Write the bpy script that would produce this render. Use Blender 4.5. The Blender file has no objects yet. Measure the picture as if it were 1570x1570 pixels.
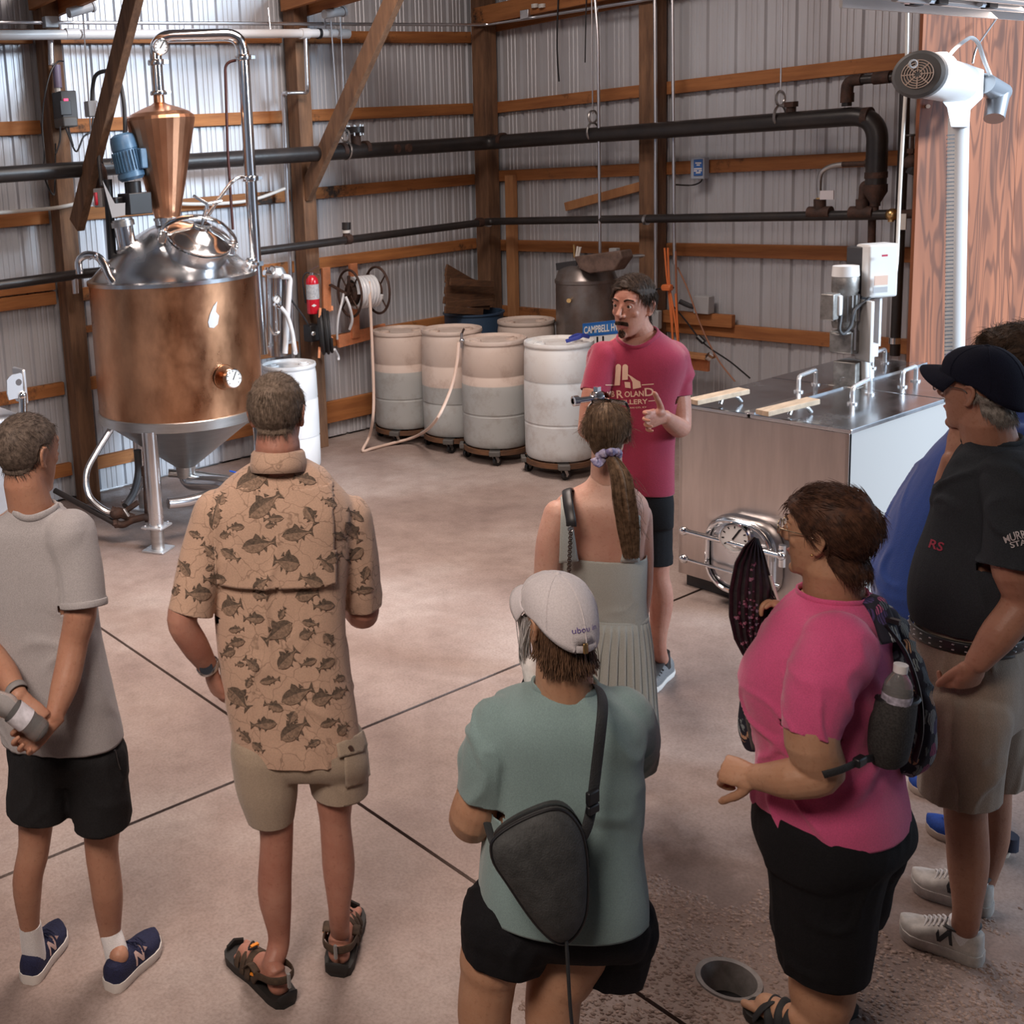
import bpy, bmesh, math, random
import numpy as np
from mathutils import Vector, Matrix, noise
from mathutils.bvhtree import BVHTree

random.seed(7)
rng = np.random.default_rng(7)
SC = bpy.context.scene
COL = SC.collection
PI = math.pi

# ------------------------------------------------------------------ camera
FPX, PPX, PPY = 1695.338, 292.333, 556.020          # focal length and principal point of the crop
CAM = Vector((0.0, 0.0, 2.42))
def _rot(rx, rz, ry):
    c, s = math.cos, math.sin
    X = Matrix(((1,0,0),(0,c(rx),-s(rx)),(0,s(rx),c(rx))))
    Y = Matrix(((c(ry),0,s(ry)),(0,1,0),(-s(ry),0,c(ry))))
    Z = Matrix(((c(rz),-s(rz),0),(s(rz),c(rz),0),(0,0,1)))
    return Z @ X @ Y
_R = _rot(0.170011923, -0.071023458, -0.542507824)
def _col(m, i): return Vector((m[0][i], m[1][i], m[2][i]))
_bx, _by, _bz = _col(_R, 0), _col(_R, 2), -_col(_R, 1)
if _bx.z < 0: _bx = -_bx
if _by.z < 0: _by = -_by
if _bz.y > 0: _bz = -_bz
BM = Matrix(((_bx.x,_by.x,_bz.x),(_bx.y,_by.y,_bz.y),(_bx.z,_by.z,_bz.z)))   # world -> camera (x right, y down, z forward)
cam_d = bpy.data.cameras.new('camera')
cam = bpy.data.objects.new('camera', cam_d)
COL.objects.link(cam)
SC.camera = cam
cam_d.sensor_fit = 'HORIZONTAL'
cam_d.sensor_width = 36.0
cam_d.lens = FPX / 1570.0 * 36.0
cam_d.shift_x = (785.0 - PPX) / 1570.0
cam_d.shift_y = -(785.0 - PPY) / 1570.0
cam_d.clip_start = 0.05
r0, r1, r2 = BM[0], BM[1], BM[2]
cam.matrix_world = Matrix(((r0[0], -r1[0], -r2[0], CAM.x), (r0[1], -r1[1], -r2[1], CAM.y), (r0[2], -r1[2], -r2[2], CAM.z), (0,0,0,1)))

# ------------------------------------------------------------------ world, lights, exposure
w = bpy.data.worlds.new('outside'); SC.world = w; w.use_nodes = True
bg = w.node_tree.nodes['Background']
bg.inputs[0].default_value = (0.62, 0.78, 1.0, 1)
bg.inputs[1].default_value = 1.0
def area(name, loc, aim, sx, sy, power, color, spread=180):
    d = bpy.data.lights.new(name, 'AREA'); d.shape = 'RECTANGLE'; d.size = sx; d.size_y = sy
    d.energy = power; d.color = color; d.spread = math.radians(spread)
    o = bpy.data.objects.new(name, d); COL.objects.link(o)
    o.location = loc
    o.rotation_euler = (Vector(aim) - Vector(loc)).to_track_quat('-Z', 'Y').to_euler()
    return o
area('door_daylight', (14.0, -17.0, 8.6), (5.3, 4.6, 1.2), 7.5, 6.0, 2600, (0.72, 0.86, 1.0), 90)
area('fill_near', (-0.8, 0.9, 4.2), (1.4, 2.7, 0.9), 1.4, 1.0, 52, (1.0, 0.82, 0.71), 110)  # unseen fill light, added to brighten the backs of the foreground people
area('fluorescent_right', (6.0, 1.9, 2.84), (5.2, 2.2, 0), 2.2, 0.4, 9, (1.0, 0.82, 0.72))
area('fluorescent_middle', (4.6, 4.8, 4.6), (5.0, 5.4, 0), 1.4, 1.4, 115, (1.0, 0.85, 0.77), 160)
area('fill_front', (2.9, 3.4, 4.6), (3.2, 4.9, 0), 1.4, 1.2, 66, (1.0, 0.82, 0.72), 95)  # added narrow fill for the middle floor, aimed to leave the lower right dark
SC.view_settings.view_transform = 'Standard'
SC.view_settings.look = 'None'
SC.view_settings.exposure = 0.0
SC.view_settings.gamma = 1.0
SC.view_settings.use_curve_mapping = False
SC.cycles.use_denoising = True
SC.cycles.max_bounces = 6
SC.cycles.caustics_reflective = False
SC.cycles.caustics_refractive = False

# ------------------------------------------------------------------ measuring helpers (a photo point on a known plane of the room)
def ray(px, py):
    return BM.transposed() @ Vector(((px-PPX)/FPX, (py-PPY)/FPX, 1.0))
def on(px, py, n, c):
    d = ray(px, py); n = Vector(n); t = (c - n.dot(CAM)) / n.dot(d); return CAM + d*t
def fl(px, py, z=0.0): return on(px, py, (0,0,1), z)
def wy(px, py, y): return on(px, py, (0,1,0), y)
def wx(px, py, x): return on(px, py, (1,0,0), x)
HF = Vector((_bx.z, _by.z, 0)).normalized()           # horizontal viewing direction
HR = Vector((HF.y, -HF.x, 0))                          # horizontal right
def at(px, py, D): return on(px, py, HF, D)
def proj(p):
    q = BM @ (Vector(p) - CAM); return PPX + FPX*q.x/q.z, PPY + FPX*q.y/q.z, q.z
def zat(px, py, foot):
    lo, hi = -1.0, 6.0
    for _ in range(50):
        m = (lo+hi)/2
        if proj((foot[0], foot[1], m))[1] > py: lo = m
        else: hi = m
    return m

# ------------------------------------------------------------------ mesh helpers
def root_loc(o):
    while o.parent is not None: o = o.parent
    return Vector(o.location)
class MB:
    def __init__(s): s.v = []; s.f = []; s.mi = []; s.cur = 0
    def add(s, vs, fs):
        n = len(s.v); s.v.extend([tuple(v) for v in vs]); s.f.extend([tuple(i+n for i in f) for f in fs]); s.mi.extend([s.cur]*len(fs)); return s
    def box(s, c, d, R=None):
        c = Vector(c); hx, hy, hz = d[0]/2, d[1]/2, d[2]/2
        P = [Vector((x,y,z)) for x in (-hx,hx) for y in (-hy,hy) for z in (-hz,hz)]
        if R is not None: P = [R @ p for p in P]
        return s.add([p+c for p in P], [(0,1,3,2),(4,6,7,5),(0,4,5,1),(2,3,7,6),(0,2,6,4),(1,5,7,3)])
    def bar(s, a, b, w, h, up=(0,0,1)):
        a, b = Vector(a), Vector(b); d = b-a; L = d.length; d.normalize(); u = Vector(up)
        x = d.cross(u)
        if x.length < 1e-4: x = d.cross(Vector((1,0,0)))
        x.normalize(); u = x.cross(d)
        R = Matrix((x, d, u)).transposed()
        return s.box((a+b)/2, (w, L, h), R)
    def tube(s, pts, r, n=10, caps=True, closed=False, flat=None):
        P = [Vector(p) for p in pts]; m = len(P)
        rs = r if hasattr(r, '__len__') else [r]*m
        T = []
        for i in range(m):
            if closed: t = P[(i+1)%m]-P[i-1]
            else: t = P[min(i+1,m-1)]-P[max(i-1,0)]
            T.append(t.normalized() if t.length > 1e-9 else Vector((0,0,1)))
        u = T[0].orthogonal().normalized()
        if flat is not None:
            u = Vector(flat); 
        vs = []
        for i in range(m):
            u = u - T[i]*u.dot(T[i])
            if u.length < 1e-6: u = T[i].orthogonal()
            u.normalize(); b = T[i].cross(u)
            ri = rs[i]; ra, rb = (ri if hasattr(ri, '__len__') else (ri, ri))
            for k in range(n):
                a = 2*PI*k/n; vs.append(P[i] + u*(math.cos(a)*ra) + b*(math.sin(a)*rb))
        fs = []
        for i in range(m if closed else m-1):
            j = (i+1) % m
            for k in range(n):
                k2 = (k+1) % n; fs.append((i*n+k, i*n+k2, j*n+k2, j*n+k))
        if caps and not closed:
            fs.append(tuple(range(n-1,-1,-1))); fs.append(tuple(range((m-1)*n, m*n)))
        return s.add(vs, fs)
    def cyl(s, a, b, r, n=16, r2=None): return s.tube([a, b], [r, r if r2 is None else r2], n)
    def lathe(s, prof, o, axis=(0,0,1), n=32, cap=True, xdir=None):
        z = Vector(axis).normalized(); x = z.orthogonal().normalized() if xdir is None else Vector(xdir); y = z.cross(x); o = Vector(o)
        vs = []
        for (r, h) in prof:
            for k in range(n):
                a = 2*PI*k/n; vs.append(o + x*(r*math.cos(a)) + y*(r*math.sin(a)) + z*h)
        fs = []
        for i in range(len(prof)-1):
            for k in range(n):
                k2 = (k+1)%n; fs.append((i*n+k, i*n+k2, (i+1)*n+k2, (i+1)*n+k))
        if cap:
            fs.append(tuple(range(n-1,-1,-1))); m = len(prof)-1; fs.append(tuple(range(m*n, m*n+n)))
        return s.add(vs, fs)
    def ball(s, c, r, n=12, m=8, sc=(1,1,1), R=None):
        c = Vector(c); vs = []; fs = []
        for i in range(m+1):
            t = PI*i/m
            for k in range(n):
                a = 2*PI*k/n; p = Vector((r*sc[0]*math.sin(t)*math.cos(a), r*sc[1]*math.sin(t)*math.sin(a), r*sc[2]*math.cos(t)))
                if R is not None: p = R @ p
                vs.append(c+p)
        for i in range(m):
            for k in range(n):
                k2 = (k+1)%n; fs.append((i*n+k, (i+1)*n+k, (i+1)*n+k2, i*n+k2))
        return s.add(vs, fs)
    def torus(s, c, axis, R, r, n=24, m=8):
        z = Vector(axis).normalized(); x = z.orthogonal().normalized(); y = z.cross(x); c = Vector(c)
        return s.tube([c + x*(R*math.cos(2*PI*i/n)) + y*(R*math.sin(2*PI*i/n)) for i in range(n)], r, m, closed=True)
    def prism(s, pts2, o, ux, uy, depth):
        o, ux, uy = Vector(o), Vector(ux), Vector(uy); nz = ux.cross(uy).normalized(); n = len(pts2)
        vs = [o+ux*a+uy*b for a,b in pts2] + [o+ux*a+uy*b+nz*depth for a,b in pts2]
        fs = [tuple(range(n-1,-1,-1)), tuple(range(n,2*n))] + [(i,(i+1)%n,n+(i+1)%n,n+i) for i in range(n)]
        return s.add(vs, fs)
    def build(s, name, mat, parent=None, smooth=True, bevel=0, loc=None, angle=35, solid=0):
        me = bpy.data.meshes.new(name)
        off = root_loc(parent) if parent is not None else Vector(loc or (0,0,0))
        me.from_pydata([tuple(Vector(v)-off) for v in s.v], [], s.f)
        return finish(name, me, mat, parent, smooth, bevel, loc, angle, solid, s.mi)
def finish(name, me, mat, parent=None, smooth=True, bevel=0, loc=None, angle=35, solid=0, mi=None):
    mats = mat if isinstance(mat, (list, tuple)) else [mat]
    for m in mats: me.materials.append(m)
    if mi is not None and len(mats) > 1: me.polygons.foreach_set('material_index', mi)
    bm = bmesh.new(); bm.from_mesh(me); bmesh.ops.recalc_face_normals(bm, faces=bm.faces); bm.to_mesh(me); bm.free()
    if smooth:
        me.polygons.foreach_set('use_smooth', [True]*len(me.polygons))
        if angle < 180: me.set_sharp_from_angle(angle=math.radians(angle))
    o = bpy.data.objects.new(name, me); COL.objects.link(o)
    if parent is not None: o.parent = parent
    elif loc is not None: o.location = loc
    if solid:
        m = o.modifiers.new('thickness', 'SOLIDIFY'); m.thickness = solid; m.offset = 0
    if bevel:
        m = o.modifiers.new('bevel', 'BEVEL'); m.width = bevel; m.segments = 2; m.limit_method = 'ANGLE'
    return o
def thing(name, label, cat, loc, group=None):
    o = bpy.data.objects.new(name, None); COL.objects.link(o); o.location = loc; o.empty_display_size = 0.1
    return tag(o, label, cat, group)
def tag(o, label, cat=None, group=None):
    o['label'] = label
    if cat: o['category'] = cat
    if group: o['group'] = group
    return o
def structure(o): o['kind'] = 'structure'; return o
def stuff(o): o['kind'] = 'stuff'; return o
def smooth_path(pts, k=6, closed=False):
    P = [Vector(p) for p in pts]; n = len(P); out = []
    for i in range(n if closed else n-1):
        if closed: p0, p1, p2, p3 = P[i-1], P[i], P[(i+1)%n], P[(i+2)%n]
        else: p0, p1, p2, p3 = P[max(i-1,0)], P[i], P[i+1], P[min(i+2,n-1)]
        for j in range(k):
            t = j/k
            out.append(0.5*((2*p1)+(p2-p0)*t+(2*p0-5*p1+4*p2-p3)*t*t+(3*p1-p0-3*p2+p3)*t**3))
    if not closed: out.append(P[-1])
    return out
def bend_path(pts, r=0.08, k=6):
    P = [Vector(p) for p in pts]; out = [P[0]]
    for i in range(1, len(P)-1):
        a, b, c = P[i-1], P[i], P[i+1]; u = (a-b); v = (c-b); d = min(r, u.length*0.49, v.length*0.49)
        p, q = b+u.normalized()*d, b+v.normalized()*d
        for j in range(k+1):
            t = j/k; out.append(p*(1-t)**2 + b*2*t*(1-t) + q*t*t)
    out.append(P[-1]); return out

# ------------------------------------------------------------------ materials
def mat(name, color, rough=0.5, metal=0.0, var=None, bump=None, stretch=None, trans=0.0, alpha=1.0, emit=None, spec=None, ior=None, sheen=0.0, sss=0.0, rvar=0.0, coat=0.0, aniso=0.0):
    """var = (scale, amount or second colour, detail); bump = (scale, strength); stretch = object-space scaling of the pattern"""
    m = bpy.data.materials.new(name); m.use_nodes = True
    N = m.node_tree.nodes; L = m.node_tree.links; b = N['Principled BSDF']
    I = b.inputs
    I['Base Color'].default_value = (*color, 1); I['Roughness'].default_value = rough; I['Metallic'].default_value = metal
    if trans: I['Transmission Weight'].default_value = trans
    if ior: I['IOR'].default_value = ior
    if alpha < 1: I['Alpha'].default_value = alpha
    if spec is not None: I['Specular IOR Level'].default_value = spec
    if emit: I['Emission Color'].default_value = (*emit[:3], 1); I['Emission Strength'].default_value = emit[3]
    if sheen: I['Sheen Weight'].default_value = sheen
    if coat: I['Coat Weight'].default_value = coat
    if aniso: I['Anisotropic'].default_value = aniso
    if sss:
        I['Subsurface Weight'].default_value = sss; I['Subsurface Radius'].default_value = (0.012, 0.005, 0.003); I['Subsurface Scale'].default_value = 1.0
    if var or bump:
        tc = N.new('ShaderNodeTexCoord'); mp = N.new('ShaderNodeMapping'); L.new(tc.outputs['Object'], mp.inputs[0])
        if stretch: mp.inputs['Scale'].default_value = stretch
    if var:
        sc, am = var[0], var[1]; det = var[2] if len(var) > 2 else 5
        n = N.new('ShaderNodeTexNoise'); n.inputs['Scale'].default_value = sc; n.inputs['Detail'].default_value = det; n.inputs['Roughness'].default_value = 0.65
        L.new(mp.outputs[0], n.inputs['Vector'])
        r = N.new('ShaderNodeValToRGB'); L.new(n.outputs['Fac'], r.inputs[0])
        c2 = am if hasattr(am, '__len__') else tuple(max(0, c*(1-am)) for c in color)
        c1 = color if hasattr(am, '__len__') else tuple(min(1, c*(1+am*0.6)) for c in color)
        r.color_ramp.elements[0].position = 0.34; r.color_ramp.elements[1].position = 0.66
        r.color_ramp.elements[0].color = (*c2, 1); r.color_ramp.elements[1].color = (*c1, 1)
        L.new(r.outputs[0], I['Base Color'])
        if rvar:
            mr = N.new('ShaderNodeMapRange'); L.new(n.outputs['Fac'], mr.inputs[0])
            mr.inputs[1].default_value = 0.3; mr.inputs[2].default_value = 0.7
            mr.inputs[3].default_value = max(0.02, rough-rvar); mr.inputs[4].default_value = min(1, rough+rvar); L.new(mr.outputs[0], I['Roughness'])
    if bump:
        n2 = N.new('ShaderNodeTexNoise'); n2.inputs['Scale'].default_value = bump[0]; n2.inputs['Detail'].default_value = 4
        L.new(mp.outputs[0], n2.inputs['Vector'])
        bp = N.new('ShaderNodeBump'); bp.inputs['Strength'].default_value = bump[1]; bp.inputs['Distance'].default_value = 0.01
        L.new(n2.outputs['Fac'], bp.inputs['Height']); L.new(bp.outputs[0], I['Normal'])
    return m
def srgb(r, g, b):
    f = lambda c: (c/255/12.92) if c/255 <= 0.04045 else ((c/255+0.055)/1.055)**2.4
    return (f(r), f(g), f(b))
M = {}
M['galv'] = mat('ribbed_sheet', (0.60, 0.63, 0.68), 0.42, 0.25, var=(1.4, (0.52, 0.52, 0.55), 6), stretch=(1,1,0.25), bump=(60, 0.02))
M['wood'] = mat('girt_wood', (0.42, 0.19, 0.075), 0.75, var=(3.0, (0.25, 0.105, 0.045), 8), stretch=(0.6, 0.6, 5), bump=(30, 0.15))
M['wood_y'] = M['wood']
M['wood_post'] = mat('post_wood', (0.27, 0.145, 0.08), 0.8, var=(5.0, (0.12, 0.065, 0.04), 8), stretch=(4, 4, 0.5), bump=(40, 0.2))
M['wood_pale'] = mat('pale_stud_wood', (0.50, 0.25, 0.11), 0.75, var=(4.0, (0.36, 0.16, 0.07), 8), stretch=(3, 3, 0.5), bump=(40, 0.15))
M['wood_dark'] = mat('dark_plank_wood', (0.16, 0.075, 0.035), 0.8, var=(6.0, (0.07, 0.035, 0.02), 8), stretch=(1, 1, 5), bump=(40, 0.2))
M['char'] = mat('scorched_wood', (0.02, 0.016, 0.014), 0.9, var=(20.0, (0.08, 0.035, 0.018), 6))
M['steel'] = mat('stainless_steel', (0.62, 0.63, 0.65), 0.24, 1.0, var=(3.0, 0.12, 3), rvar=0.06)
M['steel_shiny'] = mat('polished_steel', (0.78, 0.79, 0.80), 0.12, 1.0)
M['steel_brush'] = mat('brushed_steel', (0.50, 0.49, 0.48), 0.36, 1.0, var=(6.0, 0.10, 4), stretch=(1, 1, 8))
M['steel_satin'] = mat('satin_steel', (0.70, 0.71, 0.73), 0.5, 1.0)
M['white_panel'] = mat('pale_metal_side', (0.80, 0.80, 0.80), 0.45, 0.0)
M['iron'] = mat('black_pipe_iron', (0.018, 0.017, 0.018), 0.38, 0.0, var=(6.0, (0.035, 0.028, 0.026), 6), bump=(60, 0.08), spec=0.5)
M['rust'] = mat('rusty_pipe_fitting', (0.085, 0.040, 0.027), 0.7, 0.0, var=(18.0, (0.03, 0.018, 0.014), 6), bump=(80, 0.3))
M['pvc'] = mat('white_pvc_pipe', (0.78, 0.78, 0.79), 0.35)
M['galv_pipe'] = mat('galvanised_conduit', (0.62, 0.63, 0.66), 0.3, 0.9)
M['grey_box'] = mat('grey_enclosure', (0.42, 0.43, 0.45), 0.5)
M['white'] = mat('white_paint', (0.82, 0.82, 0.82), 0.4)
M['offwhite'] = mat('off_white_plastic', (0.72, 0.70, 0.66), 0.45)
M['black'] = mat('black_plastic', (0.012, 0.012, 0.014), 0.4)
M['dark'] = mat('dark_grey_plastic', (0.045, 0.045, 0.05), 0.5)
M['rubber'] = mat('black_rubber_hose', (0.02, 0.02, 0.021), 0.55)
M['red'] = mat('red_enamel', (0.62, 0.012, 0.03), 0.25, coat=0.5)
M['blue_motor'] = mat('blue_motor_enamel', (0.085, 0.18, 0.30), 0.35, var=(20, 0.15, 3))
M['brass'] = mat('brass', (0.65, 0.42, 0.18), 0.3, 1.0)
M['orange'] = mat('orange_cable', (0.75, 0.20, 0.06), 0.5)
M['orange_paint'] = mat('orange_wood_block', (0.78, 0.30, 0.14), 0.7, var=(9, 0.2, 4))
M['glass'] = mat('clear_glass', (1, 1, 1), 0.03, trans=1.0, ior=1.45)
M['hose'] = mat('cream_hose', (0.72, 0.55, 0.46), 0.5)
M['clear_hose'] = mat('milky_hose', (0.75, 0.77, 0.80), 0.3)
M['dial'] = mat('dial_white', (0.85, 0.85, 0.84), 0.3)
# ------------------------------------------------------------------ setting
def stain_wood(name, base, dark, stretch, stain_pos=0.58):
    m = mat(name, base, 0.75, var=(3.0, dark, 8), stretch=stretch, bump=(30, 0.15))
    N = m.node_tree.nodes; L = m.node_tree.links; b = N['Principled BSDF']
    src = b.inputs['Base Color'].links[0].from_socket
    tc = N.new('ShaderNodeTexCoord'); n = N.new('ShaderNodeTexNoise'); n.inputs['Scale'].default_value = 1.7; n.inputs['Detail'].default_value = 7; n.inputs['Roughness'].default_value = 0.7
    L.new(tc.outputs['Object'], n.inputs['Vector'])
    r = N.new('ShaderNodeValToRGB'); L.new(n.outputs['Fac'], r.inputs[0]); r.color_ramp.elements[0].position = stain_pos; r.color_ramp.elements[1].position = stain_pos+0.08
    mx = N.new('ShaderNodeMix'); mx.data_type = 'RGBA'; L.new(r.outputs[0], mx.inputs[0]); L.new(src, mx.inputs[6]); mx.inputs[7].default_value = (0.025, 0.018, 0.014, 1)
    L.new(mx.outputs[2], b.inputs['Base Color'])
    return m
M['girt_x'] = stain_wood('girt_wood_left', (0.50, 0.205, 0.065), (0.30, 0.11, 0.035), (0.5, 6, 6))
M['girt_y'] = stain_wood('girt_wood_right', (0.46, 0.19, 0.065), (0.27, 0.10, 0.035), (6, 0.5, 6))

def concrete():
    m = mat('stained_concrete', (0.36, 0.285, 0.255), 0.62)
    N = m.node_tree.nodes; L = m.node_tree.links; b = N['Principled BSDF']
    g = N.new('ShaderNodeNewGeometry')
    def nz(sc, det, ro=0.6):
        n = N.new('ShaderNodeTexNoise'); n.inputs['Scale'].default_value = sc; n.inputs['Detail'].default_value = det; n.inputs['Roughness'].default_value = ro
        L.new(g.outputs['Position'], n.inputs['Vector']); return n.outputs['Fac']
    def ramp(f, stops):
        r = N.new('ShaderNodeValToRGB'); L.new(f, r.inputs[0])
        e = r.color_ramp.elements
        while len(e) < len(stops): e.new(0.5)
        for k, (p, c) in enumerate(stops): e[k].position = p; e[k].color = (*c, 1)
        return r.outputs[0]
    def mul(a, c, f):
        x = N.new('ShaderNodeMix'); x.data_type = 'RGBA'; x.blend_type = 'MULTIPLY'; x.inputs[0].default_value = f; L.new(a, x.inputs[6]); L.new(c, x.inputs[7]); return x.outputs[2]
    c1 = ramp(nz(0.9, 6), [(0.34, (0.245, 0.18, 0.16)), (0.5, (0.35, 0.27, 0.24)), (0.66, (0.45, 0.375, 0.345))])
    c2 = ramp(nz(7, 8, 0.75), [(0.30, (0.62, 0.60, 0.58)), (0.55, (1, 1, 1)), (0.8, (1, 1, 1))])
    c3 = ramp(nz(90, 3), [(0.30, (0.66, 0.64, 0.62)), (0.6, (1, 1, 1))])
    c = mul(mul(c1, c2, 0.55), c3, 0.7)
    # damp brown stain by the drums and pale spots
    sb = N.new('ShaderNodeVectorMath'); sb.operation = 'SUBTRACT'; sb.inputs[1].default_value = (2.85, 1.62, 0); L.new(g.outputs['Position'], sb.inputs[0])
    ml = N.new('ShaderNodeVectorMath'); ml.operation = 'MULTIPLY'; ml.inputs[1].default_value = (1.0, 1.35, 0); L.new(sb.outputs[0], ml.inputs[0])
    ln = N.new('ShaderNodeVectorMath'); ln.operation = 'LENGTH'; L.new(ml.outputs[0], ln.inputs[0])
    ad = N.new('ShaderNodeMath'); ad.operation = 'MULTIPLY_ADD'; ad.inputs[1].default_value = 2.4; L.new(nz(4.5, 6), ad.inputs[0]); L.new(ln.outputs['Value'], ad.inputs[2])
    worn = ramp(ad.outputs[0], [(0.0, (0.70, 0.64, 0.60)), (0.62, (0.70, 0.64, 0.60)), (0.72, (1, 1, 1))])
    md = N.new('ShaderNodeMath'); md.operation = 'DIVIDE'; md.inputs[1].default_value = 3.0; L.new(ad.outputs[0], md.inputs[0])
    for lk in list(worn.node.inputs[0].links): L.remove(lk)
    L.new(md.outputs[0], worn.node.inputs[0])
    c = mul(c, worn, 0.9)
    L.new(c, b.inputs['Base Color'])
    r2 = N.new('ShaderNodeMapRange'); L.new(nz(2.2, 4), r2.inputs[0]); r2.inputs[1].default_value = 0.35; r2.inputs[2].default_value = 0.65; r2.inputs[3].default_value = 0.42; r2.inputs[4].default_value = 0.72
    L.new(r2.outputs[0], b.inputs['Roughness'])
    bp = N.new('ShaderNodeBump'); bp.inputs['Strength'].default_value = 0.25; bp.inputs['Distance'].default_value = 0.006; L.new(nz(45, 5), bp.inputs['Height']); L.new(bp.outputs[0], b.inputs['Normal'])
    return m
M['concrete'] = concrete()
M['joint'] = mat('joint_dirt', (0.035, 0.026, 0.022), 0.9)
M['pebble'] = mat('exposed_aggregate', (0.38, 0.28, 0.235), 0.7, var=(45.0, (0.19, 0.13, 0.105), 2))

def plywood():
    m = mat('plywood_face', (0.62, 0.27, 0.11), 0.55)
    N = m.node_tree.nodes; L = m.node_tree.links; b = N['Principled BSDF']
    tc = N.new('ShaderNodeTexCoord'); mp = N.new('ShaderNodeMapping'); mp.inputs['Scale'].default_value = (3.2, 1.0, 0.55); L.new(tc.outputs['Object'], mp.inputs[0])
    n = N.new('ShaderNodeTexNoise'); n.inputs['Scale'].default_value = 1.6; n.inputs['Detail'].default_value = 2; n.inputs['Distortion'].default_value = 0.6; L.new(mp.outputs[0], n.inputs['Vector'])
    wv = N.new('ShaderNodeMath'); wv.operation = 'MULTIPLY'; wv.inputs[1].default_value = 46.0; L.new(n.outputs['Fac'], wv.inputs[0])
    sn = N.new('ShaderNodeMath'); sn.operation = 'SINE'; L.new(wv.outputs[0], sn.inputs[0])
    mr = N.new('ShaderNodeMapRange'); mr.inputs[1].default_value = -1; mr.inputs[2].default_value = 1; L.new(sn.outputs[0], mr.inputs[0])
    r = N.new('ShaderNodeValToRGB'); L.new(mr.outputs[0], r.inputs[0])
    r.color_ramp.elements[0].color = (0.19, 0.055, 0.018, 1); r.color_ramp.elements[1].color = (0.36, 0.115, 0.045, 1); r.color_ramp.elements[0].position = 0.05; r.color_ramp.elements[1].position = 0.55
    n2 = N.new('ShaderNodeTexNoise'); n2.inputs['Scale'].default_value = 2.2; n2.inputs['Detail'].default_value = 5; mp2 = N.new('ShaderNodeMapping'); mp2.inputs['Scale'].default_value = (2.5, 1, 0.18); L.new(tc.outputs['Object'], mp2.inputs[0]); L.new(mp2.outputs[0], n2.inputs['Vector'])
    r2 = N.new('ShaderNodeValToRGB'); L.new(n2.outputs['Fac'], r2.inputs[0]); r2.color_ramp.elements[0].position = 0.36; r2.color_ramp.elements[0].color = (0.42, 0.40, 0.36, 1); r2.color_ramp.elements[1].position = 0.6
    mx = N.new('ShaderNodeMix'); mx.data_type = 'RGBA'; mx.blend_type = 'MULTIPLY'; mx.inputs[0].default_value = 0.8; L.new(r.outputs[0], mx.inputs[6]); L.new(r2.outputs[0], mx.inputs[7])
    L.new(mx.outputs[2], b.inputs['Base Color']); return m
M['ply'] = plywood()

# ---- floor: slabs parted by the saw-cut joints at X = 2.45 and Y = 3.48
floor = structure(MB().box((3.5, 2.0, -0.16), (14, 13, 0.08)).build('floor', M['joint'], smooth=False))
g = 0.008
DRX, DRY, DRR = 2.70, 1.70, 0.085
def slab(x0, x1, y0, y1, drain=False):
    b = MB(); x0 += g; x1 -= g; y0 += g; y1 -= g; z = 0.0
    if not drain:
        nx, ny = 1, 1
        b.box(((x0+x1)/2, (y0+y1)/2, -0.06), (x1-x0, y1-y0, 0.12))
    else:
        s = 0.2; X0, X1, Y0, Y1 = DRX-s, DRX+s, DRY-s, DRY+s
        v = [(x0,y0,z),(x1,y0,z),(x1,y1,z),(x0,y1,z),(X0,Y0,z),(X1,Y0,z),(X1,Y1,z),(X0,Y1,z)]
        b.add(v, [(0,1,5,4),(1,2,6,5),(2,3,7,6),(3,0,4,7)])
        n = 32; vs = []; fs = []
        for k in range(n):
            a = 2*PI*(k+0.5)/n - PI*0.75 - PI/n; c, q = math.cos(a), math.sin(a); m_ = max(abs(c), abs(q))
            vs.append((DRX+s*c/m_, DRY+s*q/m_, z))
        for k in range(n):
            a = 2*PI*(k+0.5)/n - PI*0.75 - PI/n; vs.append((DRX+DRR*math.cos(a), DRY+DRR*math.sin(a), z))
        for k in range(n): fs.append((k, (k+1)%n, n+(k+1)%n, n+k))
        b.add(vs, fs)
        b.add([(x0,y0,z),(x1,y0,z),(x1,y1,z),(x0,y1,z),(x0,y0,-.12),(x1,y0,-.12),(x1,y1,-.12),(x0,y1,-.12)], [(0,4,5,1),(1,5,6,2),(2,6,7,3),(3,7,4,0)])
    return b.build('slab', M['concrete'], floor, smooth=False)
XS, YS = [-2.9, 2.45, 9.2], [-3.9, 3.48, 7.9]
for i in range(2):
    for j in range(2): slab(XS[i], XS[i+1], YS[j], YS[j+1], i == 1 and j == 0)

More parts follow.
